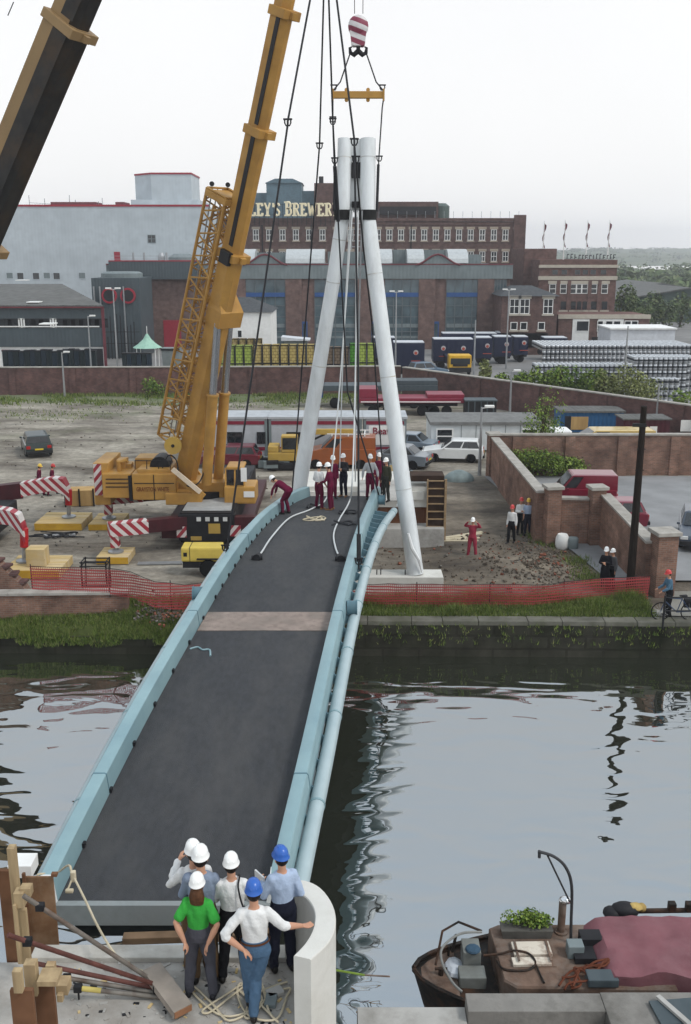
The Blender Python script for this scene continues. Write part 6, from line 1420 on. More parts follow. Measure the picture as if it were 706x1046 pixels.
def pad(label, px, py, wx, wy, hh=.32, rz=0.0):
    p = G(px, py); t = thing('timber_mat', label, 'crane mat', p, rz, 'ochre timber mats under the crane outriggers'); mb = MB(TIM, mat('mat_edge_yellow', (.50,.30,.05), .7, var=.1))
    n = 5
    for i in range(n): mb.bx(-wx/2, wx/2, -wy/2+wy*i/n+.01, -wy/2+wy*(i+1)/n-.01, 0, hh-.01*(i%2), .012)
    mb.use(1); mb.bx(-wx/2, wx/2, -wy/2-.03, -wy/2, .02, hh-.02); mb.build('planks', t); return p + V((0,0,hh))
def outrigger(par, o, root, knee, foot, h=.5, arched=False):
    mb = MB(MARN, origin=o); mb.bar(root, lerp(root, knee, .55), .45, h); mb.build('outrigger_beam', par)
    mb = MB(STR, origin=o); k0 = lerp(root, knee, .55)
    if arched:
        mid = lerp(k0, knee, .68); prof = lambda p, a, b: [p+V((0,-.28,a)), p+V((0,.28,a)), p+V((0,.28,b)), p+V((0,-.28,b))]
        mb.loft([prof(k0,-.3,.38), prof(mid,-.16,.46), prof(lerp(mid,knee,.75),-.42,.34), prof(knee,-.72,-.1), prof(knee+V((.06,0,0)),-.78,-.42)])
    else: mb.bar(k0, knee+V(((knee-k0).normalized()*.25)), .5, h*1.05); mb.bar(knee+V((0,0,-.1)), knee+V((0,0,-.8)), .36, .36)
    mb.build('outrigger_end', par)
    mb = MB(mat('red_jack_paint', (.40,.03,.035), .45), STEEL, origin=o); mb.tube([knee+V((0,0,-.25)), lerp(knee, foot, .62)], .17, 12); mb.use(1); mb.tube([lerp(knee, foot, .6), foot+V((0,0,.1))], .1, 10); mb.use(1); mb.lathe([(.34,.0),(.34,.06),(.14,.12)], foot+V((0,0,.003)), 16); mb.build('jack_leg', par, True)
f1 = pad('square timber mat nearest the yellow compressor under the striped outrigger foot', 119, 571, 1.35, 1.5); f2 = pad('timber mat half hidden behind, under the farther striped outrigger left of the crane', 112, 536, 1.5, 2.1)
outrigger(cr, o, V((D(190,538,41.95).x, 41.9, 1.28)), V((f1.x, f1.y+.0, 1.35)), f1, .55); outrigger(cr, o, V((D(190,515,48.5).x, 47.6, 1.25)), V((f2.x, f2.y, 1.35)), f2, .55)
outrigger(cr, o, V((-5.0, 41.95, 1.25)), V((-2.6, 41.9, 1.3)), V((-2.6, 41.9, .35)), .55); pad('timber mat under the crane outrigger hidden behind the bridge parapet', *proj((-2.6,41.9,0)), 1.7, 1.6, .32)
# second crane: boom crosses the top left corner, body stands left of the picture
F2 = D(-128,505,43.2); T2 = D(333,-600,33.0); LT2 = (T2-F2).length
cr2 = thing('mobile_crane', 'ochre crane boom with shade-darkened underside crossing the top left corner above striped outriggers', 'crane', (F2.x, 43.2, 0)); o2 = cr2.location.copy()
BTAN = mat('dull_tan_boom_paint', (.30,.21,.11), .5, var=.12, scale=1.2, dirt=(.13,.09,.05), dscale=.6, damt=.5); BLK = mat('shaded_black_steel', (.03,.028,.026), .45, var=.4, scale=1.5, dirt=(.09,.055,.025), dscale=.5, damt=.7)  # the near-black one puts shade of the downward boom face into colour
v_ = lambda y: u_at(F2, T2, y)
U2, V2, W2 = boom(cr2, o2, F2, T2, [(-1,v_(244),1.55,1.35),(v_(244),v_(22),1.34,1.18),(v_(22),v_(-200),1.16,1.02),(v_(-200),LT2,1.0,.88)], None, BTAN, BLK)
mb = MB(BLK, origin=o2)  # dark strip along the camera-side face of this boom
for u0, u1, h, w in ((v_(240),v_(26),1.34,1.18),(v_(18),v_(-195),1.16,1.02)): mb.bar(F2+U2*u0+V2*h*.16+W2*(w/2+.02), F2+U2*u1+V2*h*.16+W2*(w/2+.02), .03, h*.5, up=V2)
mb.build('boom_strip', cr2)
mb = MB(BTAN, origin=o2); mb.box(T2+U2*.4, (1.4,1.5,1), rot=Matrix((U2,V2,W2)).transposed(), bev=.1); mb.build('boom_head', cr2)
mb = MB(ROPE, origin=o2); mb.tube([T2+V((.3,0,-.3)), HK2+V((0,0,.7))], .03, 5); mb.tube([D(8,16,40), D(14,2,40)], .02, 5); mb.build('hoist_rope', cr2)
mb = MB(MAG, DARK, origin=o2); mb.box(HK2+V((0,0,.6)), (.6,.4,.9), bev=.12); mb.use(1); mb.tube([HK2+V((0,0,.2)), HK2+V((0,0,-.15))], .12, 8); mb.build('hook_block', cr2)
mb = MB(YEL, origin=o2); mb.box((F2.x-1.5, 43.2, 2.6), (7,2.7,1.5), bev=.08); mb.box((F2.x-4.2, 43.2, 2.8), (1.6,2.9,2.0), bev=.06); mb.box((F2.x+2.2, 42.2, 2.7), (1.2,1.0,1.7), bev=.1); mb.build('upper_carriage', cr2)
mb = MB(DARK, MARN, origin=o2); mb.box((F2.x-.5, 43.2, 1.2), (13,2.6,.9), bev=.06); mb.lathe([(1.2,1.6),(1.2,1.86)], (F2.x,43.2,0), 24); mb.build('carrier', cr2)
for x in (-5.5,-3.9,1.6,3.2,4.8):
    for y in (-1.05,1.05): wheel(cr2, x, y, .62, .5)
mb = MB(YEL, origin=o2); mb.tube([F2+V((1.6,0,-.4)), F2+U2*7+V2*.9], .25, 14); mb.build('luffing_ram', cr2, True)
g1 = pad('broad pale timber mat under the arched striped outrigger at left', 66, 536, 2.25, 2.1, .36); g2 = pad('timber mat with a yellow block on it, behind the left mesh fence', 40, 583, 2.3, 2.1, .36)
outrigger(cr2, o2, V((F2.x+3.5, 44.6, 1.75)), V((D(70,505,g1.y).x, g1.y+.1, 2.0)), V((D(70,530,g1.y).x, g1.y+.1, .36)), .75, True); outrigger(cr2, o2, V((F2.x+3.5, 42.0, 2.05)), V((D(24,545,g2.y).x, g2.y+.15, 2.05)), V((D(24,575,g2.y).x, g2.y+.15, .36)), .75, True)
t = thing('timber_block', 'yellow packing block standing on the mat behind the left fence', 'block', G(39,577,.36) ); mb = MB(TIM); mb.bx(-.38,.38,-.3,.4,0,.75,.02); 
mb.bx(-.4,.4,-.305,-.301,.3,.36); mb.build('block', t)
p = G(83,515); t = thing('wooden_crate', 'open plywood crate standing between the striped outrigger and the crane counterweight', 'crate', p, R(8)); mb = MB(mat('plywood', (.40,.27,.13))); mb.bx(-.75,.75,-.5,.5,.02,.85,.01); mb.build('box', t); mb = MB(DARK)
for x in (-.72,0,.72): mb.bx(x-.04,x+.04,-.56,-.503,0,.95)
mb.build('batten', t)
# rope heaps, steel frame, compressor, skip etc.
p = G(60,548); t = thing('rope_coil', 'heap of dark wire rope on the ground between the two left timber mats', 'rope', p); mb = MB(ROPE, STEEL); rr = random.Random(4)
for j in range(5): mb.tube(spline([(rr.uniform(-1.6,1.3)*(.4+j*.2), rr.uniform(-.5,.5), .03+rr.random()*.08) for k in range(6)], 5), .028, 5)
mb.use(1)
for j in range(5): mb.box((rr.uniform(-.6,.7), rr.uniform(-.3,.3), .08), (.25,.1,.12), rz=rr.uniform(0,3))
mb.build('coil', t)
p = G(93,611); t = thing('rebar_cage', 'black welded steel frame standing behind the left mesh fence', 'frame', (p.x, p.y+1.0, 0)); mb = MB(DARK)
for x in (-.5,.45,): 
    for y in (-.3,.3): mb.tube([(x,y,0),(x+.03,y,1.25)], .03, 6)
for z in (.25,1.05,1.2): 
    for y in (-.3,.3): mb.tube([(-.55,y,z),(.5,y,z)], .026, 6)
    for x in (-.5,.45): mb.tube([(x,-.35,z),(x,.35,z)], .026, 6)
mb.build('bars', t)
p = G(209,590); t = thing('air_compressor', 'yellow towable air compressor behind the left parapet of the bridge', 'compressor', (p.x-.1, p.y+.6, 0)); CY = mat('compressor_yellow', (.62,.47,.12), .45, var=.08, dirt=(.35,.27,.1), damt=.4)
mb = MB(CY); mb.bx(-.85,.8,-.45,.45,.62,1.22,.07); mb.build('canopy', t); mb = MB(DARK); mb.bx(-.8,.75,-.4,.4,.35,.617); mb.bar((.8,0,.45),(1.6,0,.4),.08); mb.bx(-.87,-.853,-.2,.2,.75,1.0); mb.bx(-.5,-.48,-.46,.46,.62,1.235); mb.bx(-.75,-.6,-.457,-.452,.85,1.02); mb.build('chassis', t)
for y in (-.48,.48): wheel(t, .25, y, .36, .2)
mb = MB(DARK)
for y in (-.48,.48): mb.bx(-.2,.7,y-.1,y+.1,.74,.78)
mb.build('mudguard', t)
t = thing('plank', 'short grey plank lying on the ground left of the compressor', 'plank', G(164,576), R(3)); mb = MB(STEEL); mb.bx(-.95,.95,-.15,.15,.01,.07,.01); mb.build('board', t)
p = G(470,493); t = thing('tarpaulin_heap', 'grey-green tarpaulin covered heap at the head of the mud bank', 'heap', (p.x,p.y+.6,0)); mb = MB(mat('grey_green_tarp', (.20,.24,.24), .6, var=.2, scale=2, bump=.4)); rings = []
for j in range(6):
    a = j/5; rings.append([((.9*(1-a**2*.75))*math.cos(k*.524)*(1+.15*noise.noise(V((k,j,1)))), (.6*(1-a**2*.7))*math.sin(k*.524), .6*a**.8*(1+.15*noise.noise(V((k,j,3))))) for k in range(12)])
mb.loft(rings); mb.build('sheet', t, True)
t = thing('timber_raft', 'pale low timber raft of planks beside the far abutment', 'planks', G(472,551)); mb = MB(FROPE)
for i in range(5): mb.box((-.3+.12*i, .25*i-.4, .05+.02*(i%2)), (2.0,.2,.06), rz=.12*i)
mb.build('plank', t)
for nm, px, py_, lab, c_ in (('bucket', 574, 560, 'white plastic sack standing at the foot of the middle pier', WHP), ('bucket', 585, 561, 'grey-green plastic drum beside the white sack', CLADM)):
    p = G(px, py_); t = thing('drum' if 'drum' in lab else 'sack', lab, 'drum' if 'drum' in lab else 'sack', p); mb = MB(c_); mb.lathe([(.2,0),(.24,.1),(.24,.5),(.2,.55)] if 'drum' in lab else [(.25,0),(.32,.15),(.3,.5),(.22,.66),(.1,.6)], (0,0,0), 12); mb.build('shell', t, True)
for px, py_, lab, k in ((262,463,'pile of timber and stores between crane cab and excavator',5),(276,470,'stack of short timbers beside the excavator',6),(400,476,'small pile of stores by the silver saloon',3)):
    p = G(px, py_+10); t = thing('material_pile', lab, 'pile', p); rr = random.Random(k); mb = MB(TIM, DARK, CLADM)
    for i in range(9): mb.k = rr.randrange(3); mb.box((rr.uniform(-1,1), rr.uniform(-.5,.5), .2+rr.random()*.4), (rr.uniform(.3,1.1), .25, rr.uniform(.2,.5)), rz=rr.uniform(-.4,.4))
    mb.build('pieces', t)
# ---------------------------------------------------------------- boat at the near quay
RUST = mat('rusty_deck_paint', (.15,.105,.082), .75, var=.35, scale=3.5, bump=.3, dirt=(.23,.20,.175), dscale=2.2, damt=.75); HULL = mat('black_hull', (.024,.02,.017), .6, var=.4, dirt=(.13,.065,.035), dscale=2, damt=.8); RUSTW = mat('chipped_white_hatch', (.62,.56,.47), .6, var=.06, dirt=(.16,.06,.025), dscale=3.5, damt=.9)
TARPM = mat('crimson_tarpaulin', (.205,.10,.112), .75, var=.16, scale=1.5, bump=.5, bscale=5, dirt=(.235,.135,.145), dscale=1.2, damt=.8)
bo = V((1.40, 15.85, WZ)); bt = thing('barge', 'rusty old work barge moored against the near quay with open foredeck', 'barge', bo)
def hullring(x, z0, z1, flare=1.0):
    b = 1.22*min(1, (max(0, x)/1.9)**.55) if x < 1.9 else 1.22
    return b
mb = MB(HULL); st = [0.0,.12,.35,.7,1.2,1.9,3,5,7,9,11.5]; rings = []
for x in st:
    b = max(.02, hullring(x,0,0)); sh = .74 + .12*max(0, 1-x/2.2)**1.5
    rings.append([(x-.1*max(0,1-x), -b, sh),(x+.1*max(0,1-x), -b*.88, .1),(x+.3*max(0,1-x), -b*.6, -.5),(x+.3*max(0,1-x), b*.6, -.5),(x+.1*max(0,1-x), b*.88, .1),(x-.1*max(0,1-x), b, sh),(x-.1*max(0,1-x), b-.015, sh-.03),(x-.1*max(0,1-x), -b+.015, sh-.03)])
mb.loft(rings); mb.build('hull', bt, True)
mb = MB(RUST); top = []
for x in (.05,.2,.45,.9,1.5,1.9,3,5,7,9,11.3):
    b = max(.03, hullring(x,0,0)-.05); sh = .72 + .12*max(0, 1-x/2.2)**1.5; top.append([(x,-b,sh-.04),(x,b,sh-.04),(x,b,sh-.012),(x,-b,sh-.012)])
mb.loft(top); mb.build('foredeck', bt)
mb = MB(HULL)
for s in (-1,1): mb.tube([(x-.1*max(0,1-x), s*max(.02,hullring(x,0,0)), .77+.12*max(0,1-x/2.2)**1.5) for x in st], .045, 6)
mb.build('gunwale', bt, True)
mb = MB(RUST); P = [(1.5,-.75),(1.7,-.93),(4.6,-.98),(4.6,.80),(1.6,.78),(1.42,.68)]; mb.loft([[(a,c,.66) for a,c in P],[(a,c,1.24) for a,c in P],[(a*.99+.03,c*.97,1.275) for a,c in P]]); mb.build('cabin_trunk', bt)
mb = MB(HULL); mb.bx(1.75,4.6,-1.0,-.985,.72,1.18); mb.build('trunk_side', bt)
bl = lambda px,py,z: G(px,py,z) - bo
mb = MB(RUSTW, RUST); c = bl(543,970,.02); mb.box((c.x, c.y, 1.33), (.72,.36,.07), rz=.03, bev=.008); c2 = bl(543,983,.0); mb.box((c2.x, c2.y, 1.31), (.72,.2,.06), rz=.03, bev=.008); mb.use(1); 
for q in (-.3,.3): mb.bx(c.x+q-.02, c.x+q+.02, c.y-.38, c.y+.2, 1.37, 1.39)
mb.bx(c.x-.39, c.x+.39, c.y-.42, c.y+.24, 1.26, 1.292); mb.build('hatch_cover', bt)
mb = MB(mat('galvanised_box', (.20,.21,.20), .6, dirt=(.1,.09,.07), damt=.6)); c = bl(482,978,-.2); mb.box((c.x,c.y+.15,1.0), (.34,.42,.5), bev=.02); mb.box((c.x-.02,c.y-.25,.86), (.5,.35,.26), bev=.02); mb.build('deck_locker', bt)
mb = MB(mat('dull_blue_cloth', (.06,.10,.14), .9, var=.3)); mb.ell((c.x+.02,c.y+.02,1.27), (.15,.14,.06), 10, 6); mb.build('rag', bt)
mb = MB(mat('clear_plastic_sheet', (.45,.48,.52), .3, var=.15)); mb.ell((c.x-.32,c.y+.05,.82), (.2,.28,.12), 9, 6); mb.build('plastic_sheet', bt)
mb = MB(HULL); a = bl(444,985,-.3); mb.tube([bl(445,986,-.28), bl(452,962,-.05)+V((0,.05,.2)), bl(468,953,.0)+V((0,0,.25)), bl(492,951,.0)], .025, 6); mb.tube([bl(462,972,-.3), bl(466,955,.12)], .03, 6); mb.build('bow_rail', bt, True)
mb = MB(mat('grey_hose', (.22,.22,.21), .6)); mb.tube(spline([bl(492,952,.02), bl(470,954,.12), bl(452,968,.05), bl(452,984,-.12), bl(462,1003,-.2), bl(472,1013,-.25)], 5), .024, 7); mb.build('hose', bt, True)
mb = MB(HULL); mb.tube(spline([bl(494,976,0), bl(512,974,.02), bl(525,971,.08), bl(540,974,.08), bl(547,984,.03), bl(538,991,.0), bl(515,990,.0), bl(507,980,0)], 5), .022, 6); mb.tube(spline([bl(547,984,.03), bl(552,996,0), bl(556,1004,0)],4), .018, 6); mb.build('cable', bt, True)
mb = MB(HULL); mb.tube([(.42,-.05,.8),(.42,-.05,.94)], .05, 8); mb.tube([(.3,-.05,.93),(.54,-.05,.93)], .03, 6); mb.build('mooring_bitt', bt); mb = MB(HULL); mb.tube([(.62,.5,.75),(.62,.5,.98)], .025, 6); mb.build('stanchion', bt)
# planter on the barge
pb = bl(538,957,.0); t = thing('planter', 'grey trough of leafy green plants standing on the barge deck', 'planter', V((bo.x+pb.x, bo.y+pb.y+.1, bo.z+1.278))); mb = MB(mat('weathered_trough', (.13,.125,.115), .85, var=.2)); mb.prism([(-.46,-.13,0),(.46,-.13,0),(.5,-.16,.19),(-.5,-.16,.19)], (0,.3,0)); mb.build('trough', t)
mb = MB(*LEAF); rl = random.Random(3)
for k in range(16): mb.leaves(75, (rl.uniform(-.4,.4), rl.uniform(-.06,.12), .27+rl.random()*.16), (.17,.13,.13), .06, .2, 3, rng=rl)
mb.build('leaves', t)
# chimney, davit
mb = MB(RUST, mat('chrome_cowl', (.7,.7,.7), .15, .9, var=.03)); c = bl(573,952,-.02); mb.tube([(c.x,c.y,1.25),(c.x,c.y,1.95)], .075, 12); mb.tube([(c.x,c.y,1.25),(c.x,c.y,1.31)], .13, 12); mb.use(1); mb.ell((c.x+.05,c.y,2.0), (.13,.1,.075), 12, 6); mb.build('chimney', bt, True)
mb = MB(mat('dark_grey_davit_paint', (.06,.062,.065), .5)); dY = G(583,962,.0).y; dpt = lambda px,py: D(px,py,dY) - bo
mb.tube([dpt(583,968)] + spline([dpt(583.5,940), dpt(584,905), dpt(578,886), dpt(566,875), dpt(551,870)], 5), .03, 8); mb.tube([dpt(559,873), dpt(582,921)], .018, 6); mb.tube([dpt(551,869), dpt(551,876)], .03, 6); mb.build('davit', bt, True)
mb = MB(CLADM, DARK, CLADD); c = bl(587,974,.0); mb.box((c.x,c.y,1.4), (.3,.25,.28), bev=.02); mb.use(1); mb.box((c.x+.15,c.y-.1,1.35), (.4,.35,.12)); mb.box((c.x+.35,c.y+.25,1.4),(.4,.3,.25)); mb.build('winch_gear', bt); mb = MB(CLADD); mb.box((c.x+.32,c.y-.75,1.38), (.55,.3,.16), bev=.02); mb.build('tool_chest', bt)
mb = MB(RUST, mat('rusty_chain', (.13,.05,.03), .8, var=.3)); mb.use(1); rr = random.Random(6)
for j in range(6): mb.tube(spline([(c.x-.35+rr.uniform(-.15,.15)+.18*k, c.y-.85+rr.uniform(-.2,.2)+.12*k, 1.31+.03*rr.random()+.03*k) for k in range(6)], 4), .022, 5)
mb.build('chain', bt)
# tarpaulin cover (a thing lying over the hold)
tx0 = bl(600,960,.3).x; t = thing('tarpaulin', 'crimson tarpaulin stretched over the hold of the barge', 'tarpaulin', V((bo.x+tx0, bo.y, bo.z)))
mb = MB(TARPM); rows = []
nx, ny = 44, 26
for i in range(nx+1):
    u = i/nx; x = -.12 + u*6.6; row = []
    for j in range(ny+1):
        v = j/ny; s = v*2-1
        y = -.06 + .80*max(-1, min(1, s*1.3)); hgt = 1.52 - .06*(s+.1)**2 - max(0, (abs(s)-.78)/.22)*(.55 if s < 0 else .5)
        if u < .07: hgt -= (1-u/.07)**1.3*.62*(1-.3*abs(s)); x2 = x - (1-u/.07)*.08*math.cos(s*3)
        else: x2 = x
        w = .05*noise.noise(V((x*1.6+s*1.2, s*1.6, 0))) + .035*abs(noise.noise(V((x*3.2-s*2.4, s*1.4+x, 7)))) + .035*math.sin(x*5+s*5+2*noise.noise(V((x,s,2))))*max(0,-s+.2) + .02*noise.noise(V((x*4,s*4,4)))
        row.append(mb.bm.verts.new((x2+.03*noise.noise(V((s*3,1,x))), y + (-.05 if s < -.76 else 0)*1 + w*.5, hgt + w)))
    rows.append(row)
for a, b in zip(rows, rows[1:]):
    for j in range(ny): mb.bm.faces.new((a[j], b[j], b[j+1], a[j+1]))
mb.build('cover', t, True)
mb = MB(HULL); mb.bx(0,6.3,-.76,.62,.9,1.25); mb.build('hold_coaming', t)
mb = MB(HULL); p = bl(655,936,.2); mb.tube([(p.x+.0,1.15,1.3),(p.x+3,1.15,1.35)], .05, 8); 
for q in (.75,1.1): mb.box((p.x+q,1.15,1.4), (.15,.14,.2), bev=.02)
mb.build('pole', bt)
mb = MB(DARK, mat('tan_cloth', (.36,.26,.11), .9, var=.3)); mb.ell((p.x-.2,1.12,1.35), (.3,.2,.16), 10, 6); mb.ell((p.x-.45,1.1,1.3), (.2,.18,.12), 10, 6); mb.use(1); mb.ell((p.x+.02,1.12,1.42), (.15,.12,.07), 9, 6); mb.ell((p.x+.14,1.14,1.39), (.1,.1,.09), 8, 5); mb.ell((p.x-.06,1.1,1.45), (.08,.09,.06), 8, 5); mb.build('bundle', bt, True)
# ---------------------------------------------------------------- near quay details
t = thing('quay_kerb', 'thick old concrete kerb block along the near quay edge beside the barge', 'kerb', (2.5,14.0,0)); mb = MB(NQ, origin=t.location)
x0 = G(475,1012,.28).x; x1 = G(612,1012,.28).x
mb.bx(x0, x1, 14.0, 14.43, -.6, .27, .015); mb.bx(x1+.004, 16, 13.55, 14.44, -.6, .28, .015); mb.build('kerb', t)
mb = MB(CONC); mb.bx(.21, x0-.01, 13.95, 14.36, -.017, .04, .01); o = mb.build('capping_strip'); tag(o, 'pale capping strip on the near quay edge between curved wall and kerb', 'capping')
for px, py_, s in ((555,1030,.09),(600,1030,.11),(593,1028,.07),(560,1036,.04),(640,1033,.05),(520,1040,.05)):
    p = G(px, py_, -.02); tag(MB(WHP, origin=p).box(p+V((0,0,s*.3)), (s*1.6,s,s*.6), rot=Matrix.Rotation(px, 3, V((.4,.3,1)).normalized()), bev=s*.15).build('litter'), 'scrap of pale litter lying on the near quay concrete', 'litter', 'litter scraps on the near quay')
p = G(692,1036,.28); t = thing('steel_plate', 'grey steel plate with a bar across it at the bottom right corner', 'plate', (p.x+.1,p.y,.28)); mb = MB(CLADD, CONC); mb.box((0,0,.05), (1.0,.55,.05), rz=.1); mb.use(1); mb.bar((-.35,.3,.1),(.05,-.5,.12),.09,.05); mb.build('plate', t)
# ---------------------------------------------------------------- near platform: abutment top, curved wall, formwork
PZ = 4.1
PLAT = mat('dusty_concrete_floor', (.36,.345,.32), .9, var=.15, scale=2.2, bump=.5, dirt=(.21,.185,.16), dscale=.9, damt=.7)
mb = MB(PLAT); mb.bx(-7, -.42, 3.5, 10.55, -.06, PZ); struct(mb.build('platform'))
t = thing('abutment', 'near concrete bridge abutment kerb at the feet of the watching people', 'abutment', (-2.5,10.8,0)); mb = MB(mat('dusty_kerb_concrete', (.44,.425,.39), .9, var=.12, scale=2, bump=.4, dirt=(.25,.23,.2), dscale=1.1, damt=.7), origin=t.location); mb.bx(-4.0, -.62, 10.553, 10.8, 3.0, PZ+.07, .015); mb.build('kerb', t); mb = MB(CONC, origin=t.location); mb.bx(-4.4,-.3,10.56,10.78,-3,2.997); mb.build('wall_face', t)
tag(MB(mat('old_baulk', (.17,.12,.08), .9, var=.25)).bar((-3.0,11.3,3.86),(-.9,11.35,3.9),.14,.1,bev=.01).build('timber_baulk'), 'brown timber baulk lying beyond the abutment kerb', 'timber')
# curved end wall
cw = thing('curved_wall', 'pale concrete curved end wall that the man in jeans leans on', 'wall', (-.45, 9.9, PZ))
WTOP = 5.12; inn = spline([G(290,911,WTOP), G(304,912,WTOP), G(315,919,WTOP), G(321.5,932,WTOP), G(320,948,WTOP), G(312,963,WTOP), G(300,976,WTOP)], 4); out = spline([G(290,899,WTOP), G(311,899,WTOP), G(328,907,WTOP), G(340,924,WTOP), G(343,943,WTOP), G(336,962,WTOP), G(317.5,980,WTOP)], 4)
mb = MB(CONCW, origin=cw.location); rings = []
for a, b in zip(inn, out):
    rings.append([(a.x,a.y,-.1),(b.x,b.y,-.1),(b.x,b.y,WTOP-.015),(lerp(b,a,.04).x,lerp(b,a,.04).y,WTOP),(lerp(b,a,.96).x,lerp(b,a,.96).y,WTOP),(a.x,a.y,WTOP-.015)])
mb.loft(rings); mb.build('wall_face', cw)
mb = MB(CONC, origin=cw.location); q = G(304,1008,4.6); e = inn[-1]; mb.bx(e.x+.05, e.x+.065, e.y-.012, e.y-.004, PZ, 4.75); mb.build('groove', cw)
t = thing('reinforcing_bar', 'thin green and rusty bar sticking out from the curved wall over the water', 'bar', G(344,991,.6)); mb = MB(LEAF[0], RUST, origin=t.location); mb.tube([G(343,991,1.0), G(372,996,.6)], .02, 6); mb.use(1); mb.tube([G(372,996,.6), G(398,997.5,.4)], .016, 6); mb.build('rod', t)
# formwork at left
WOOD = mat('fresh_sawn_timber', (.36,.275,.175), .85, var=.25, scale=3, stretch=(3,3,.4), dirt=(.3,.2,.12), damt=.4); PLYB = mat('brown_shutter_ply', (.20,.12,.07), .7, var=.25, scale=2, dirt=(.33,.26,.19), dscale=1.2, damt=.6); WOODD = mat('dark_wet_timber', (.16,.09,.055), .8, var=.25)
def fw(name, label, cat, parts, d0):
    o = thing(name, label, cat, (D(40,960,d0).x, d0, PZ)); 
    for nm, m, boxes in parts:
        mb = MB(m, origin=o.location)
        for b in boxes: pbox(mb, *b[:5], b[5], .004)
        mb.build(nm, o)
    return o
def at_t(px,py,t_): 
    r = ray(px,py); return V((r.x*t_, r.y*t_, CAMH + r.z*t_))
fw('shutter_panel', 'stained brown plywood shutter panel standing at the left end of the bridge deck', 'formwork', [('board', PLYB, [(27,57.5,896,975,11.1,.03)]), ('batten', WOODD, [(26,29,893,975,11.05,.045),(52,58,893,896,11.06,.06)])], 11.1)
t = fw('formwork', 'tall timber post and boards of the shutter frame at the left edge', 'formwork', [('post', WOOD, [(12.5,20,867,985,10.3,.1)]), ('board', WOODD, [(3,14,890,1000,10.6,.06)]), ('block', WHP, [(8,32,885,897,11.3,.3)]), ('packing', WOOD, [(14,24,913,928,10.15,.14),(20,31,908,917,10.2,.12)]), ('strut', WOOD, [(16,19,925,985,10.12,.05),(23,29,930,990,10.22,.06)])], 10.3)
t = fw('formwork', 'lower pale timber shutter boxes at the bottom left corner', 'formwork', [('board', WOODD, [(13,36,1012,1075,7.9,.05),(37.5,57.5,1006,1075,8.15,.05)]), ('frame', WOOD, [(13,22,993,1015,7.85,.07),(25,37,986,1018,8.1,.1),(37.5,58,1003,1008,8.0,.2),(47,56,987,1006,8.45,.08),(57,69,1007,1017,8.3,.15),(58,64,1017,1024,8.25,.06)])], 8.1)
GALV = mat('scaffold_tube_steel', (.20,.185,.165), .55, .3, var=.25, scale=5, dirt=(.12,.055,.03), dscale=2, damt=.8); REDS = mat('rusty_red_tube', (.13,.06,.05), .65, .1, var=.3, scale=5)
YTU = mat('yellow_tube_paint', (.50,.40,.14), .5)
for lab, a, b, m, tip in (('scaffold tube sloping steeply down from the timber post to the plank', at_t(24,915,11.2), G(158,1003,4.2), GALV, None),('rusty red scaffold tube, second from the top, running across to the plank', at_t(8,955,10.6), G(160,1006,4.24), REDS, None),('rusty scaffold tube lying third from the top against the plank', G(36,984,4.5), G(162,1010,4.17), REDS, None),('pale scaffold tube lying fourth from the top beside the plank', G(55,997,4.35), G(165,1015,4.14), GALV, None),('lowest scaffold tube with yellow painted end and hanging clamp', G(68,1008,4.3), G(166,1019,4.13), GALV, .3)):
    t = thing('scaffold_tube', lab, 'scaffold tube', b, 0, 'scaffold tubes propped on the platform'); mb = MB(GALV if m is GALV else m, origin=b); mb.tube([a, b], .028, 10); mb.build('tube', t, True)
    cl = MB(DARK, origin=b); u = .12; q = lerp(a,b,u); cl.box(q, (.1,.08,.09), bev=.015)
    if tip: cl.tube([q, q+V((0,0,-.16))], .012, 6)
    cl.build('clamp', t)
    if tip: y_ = MB(YTU, origin=b); y_.tube([lerp(a,b,.14), lerp(a,b,.36)], .031, 10); y_.build('painted_end', t, True)
a, b = G(155,990,4.28), G(187,1033,4.22); t = thing('plank', 'thick grey scaffold plank lying on the platform by the woman in green', 'plank', b); mb = MB(mat('grey_scaffold_board', (.27,.24,.21), .9, var=.2, stretch=(1,1,1)), origin=b); mb.bar(a, b, .24, .1, bev=.006); mb.build('board', t); mb = MB(mat('board_end_grain', (.27,.15,.09), .9), origin=b); d_ = (b-a).normalized(); mb.bar(b+d_*.002, b+d_*.012, .225, .085); mb.build('end_grain', t)
for i, (x, y) in enumerate(((160,1005),(163,1012))): 
    p = G(x,y,4.18); tag(MB(DARK, origin=p).box(p+V((0,0,.05)), (.14,.12,.12), bev=.02).build('tube_coupler'), 'dark steel coupler where the scaffold tubes meet the plank', 'coupler', 'couplers on the scaffold tubes')
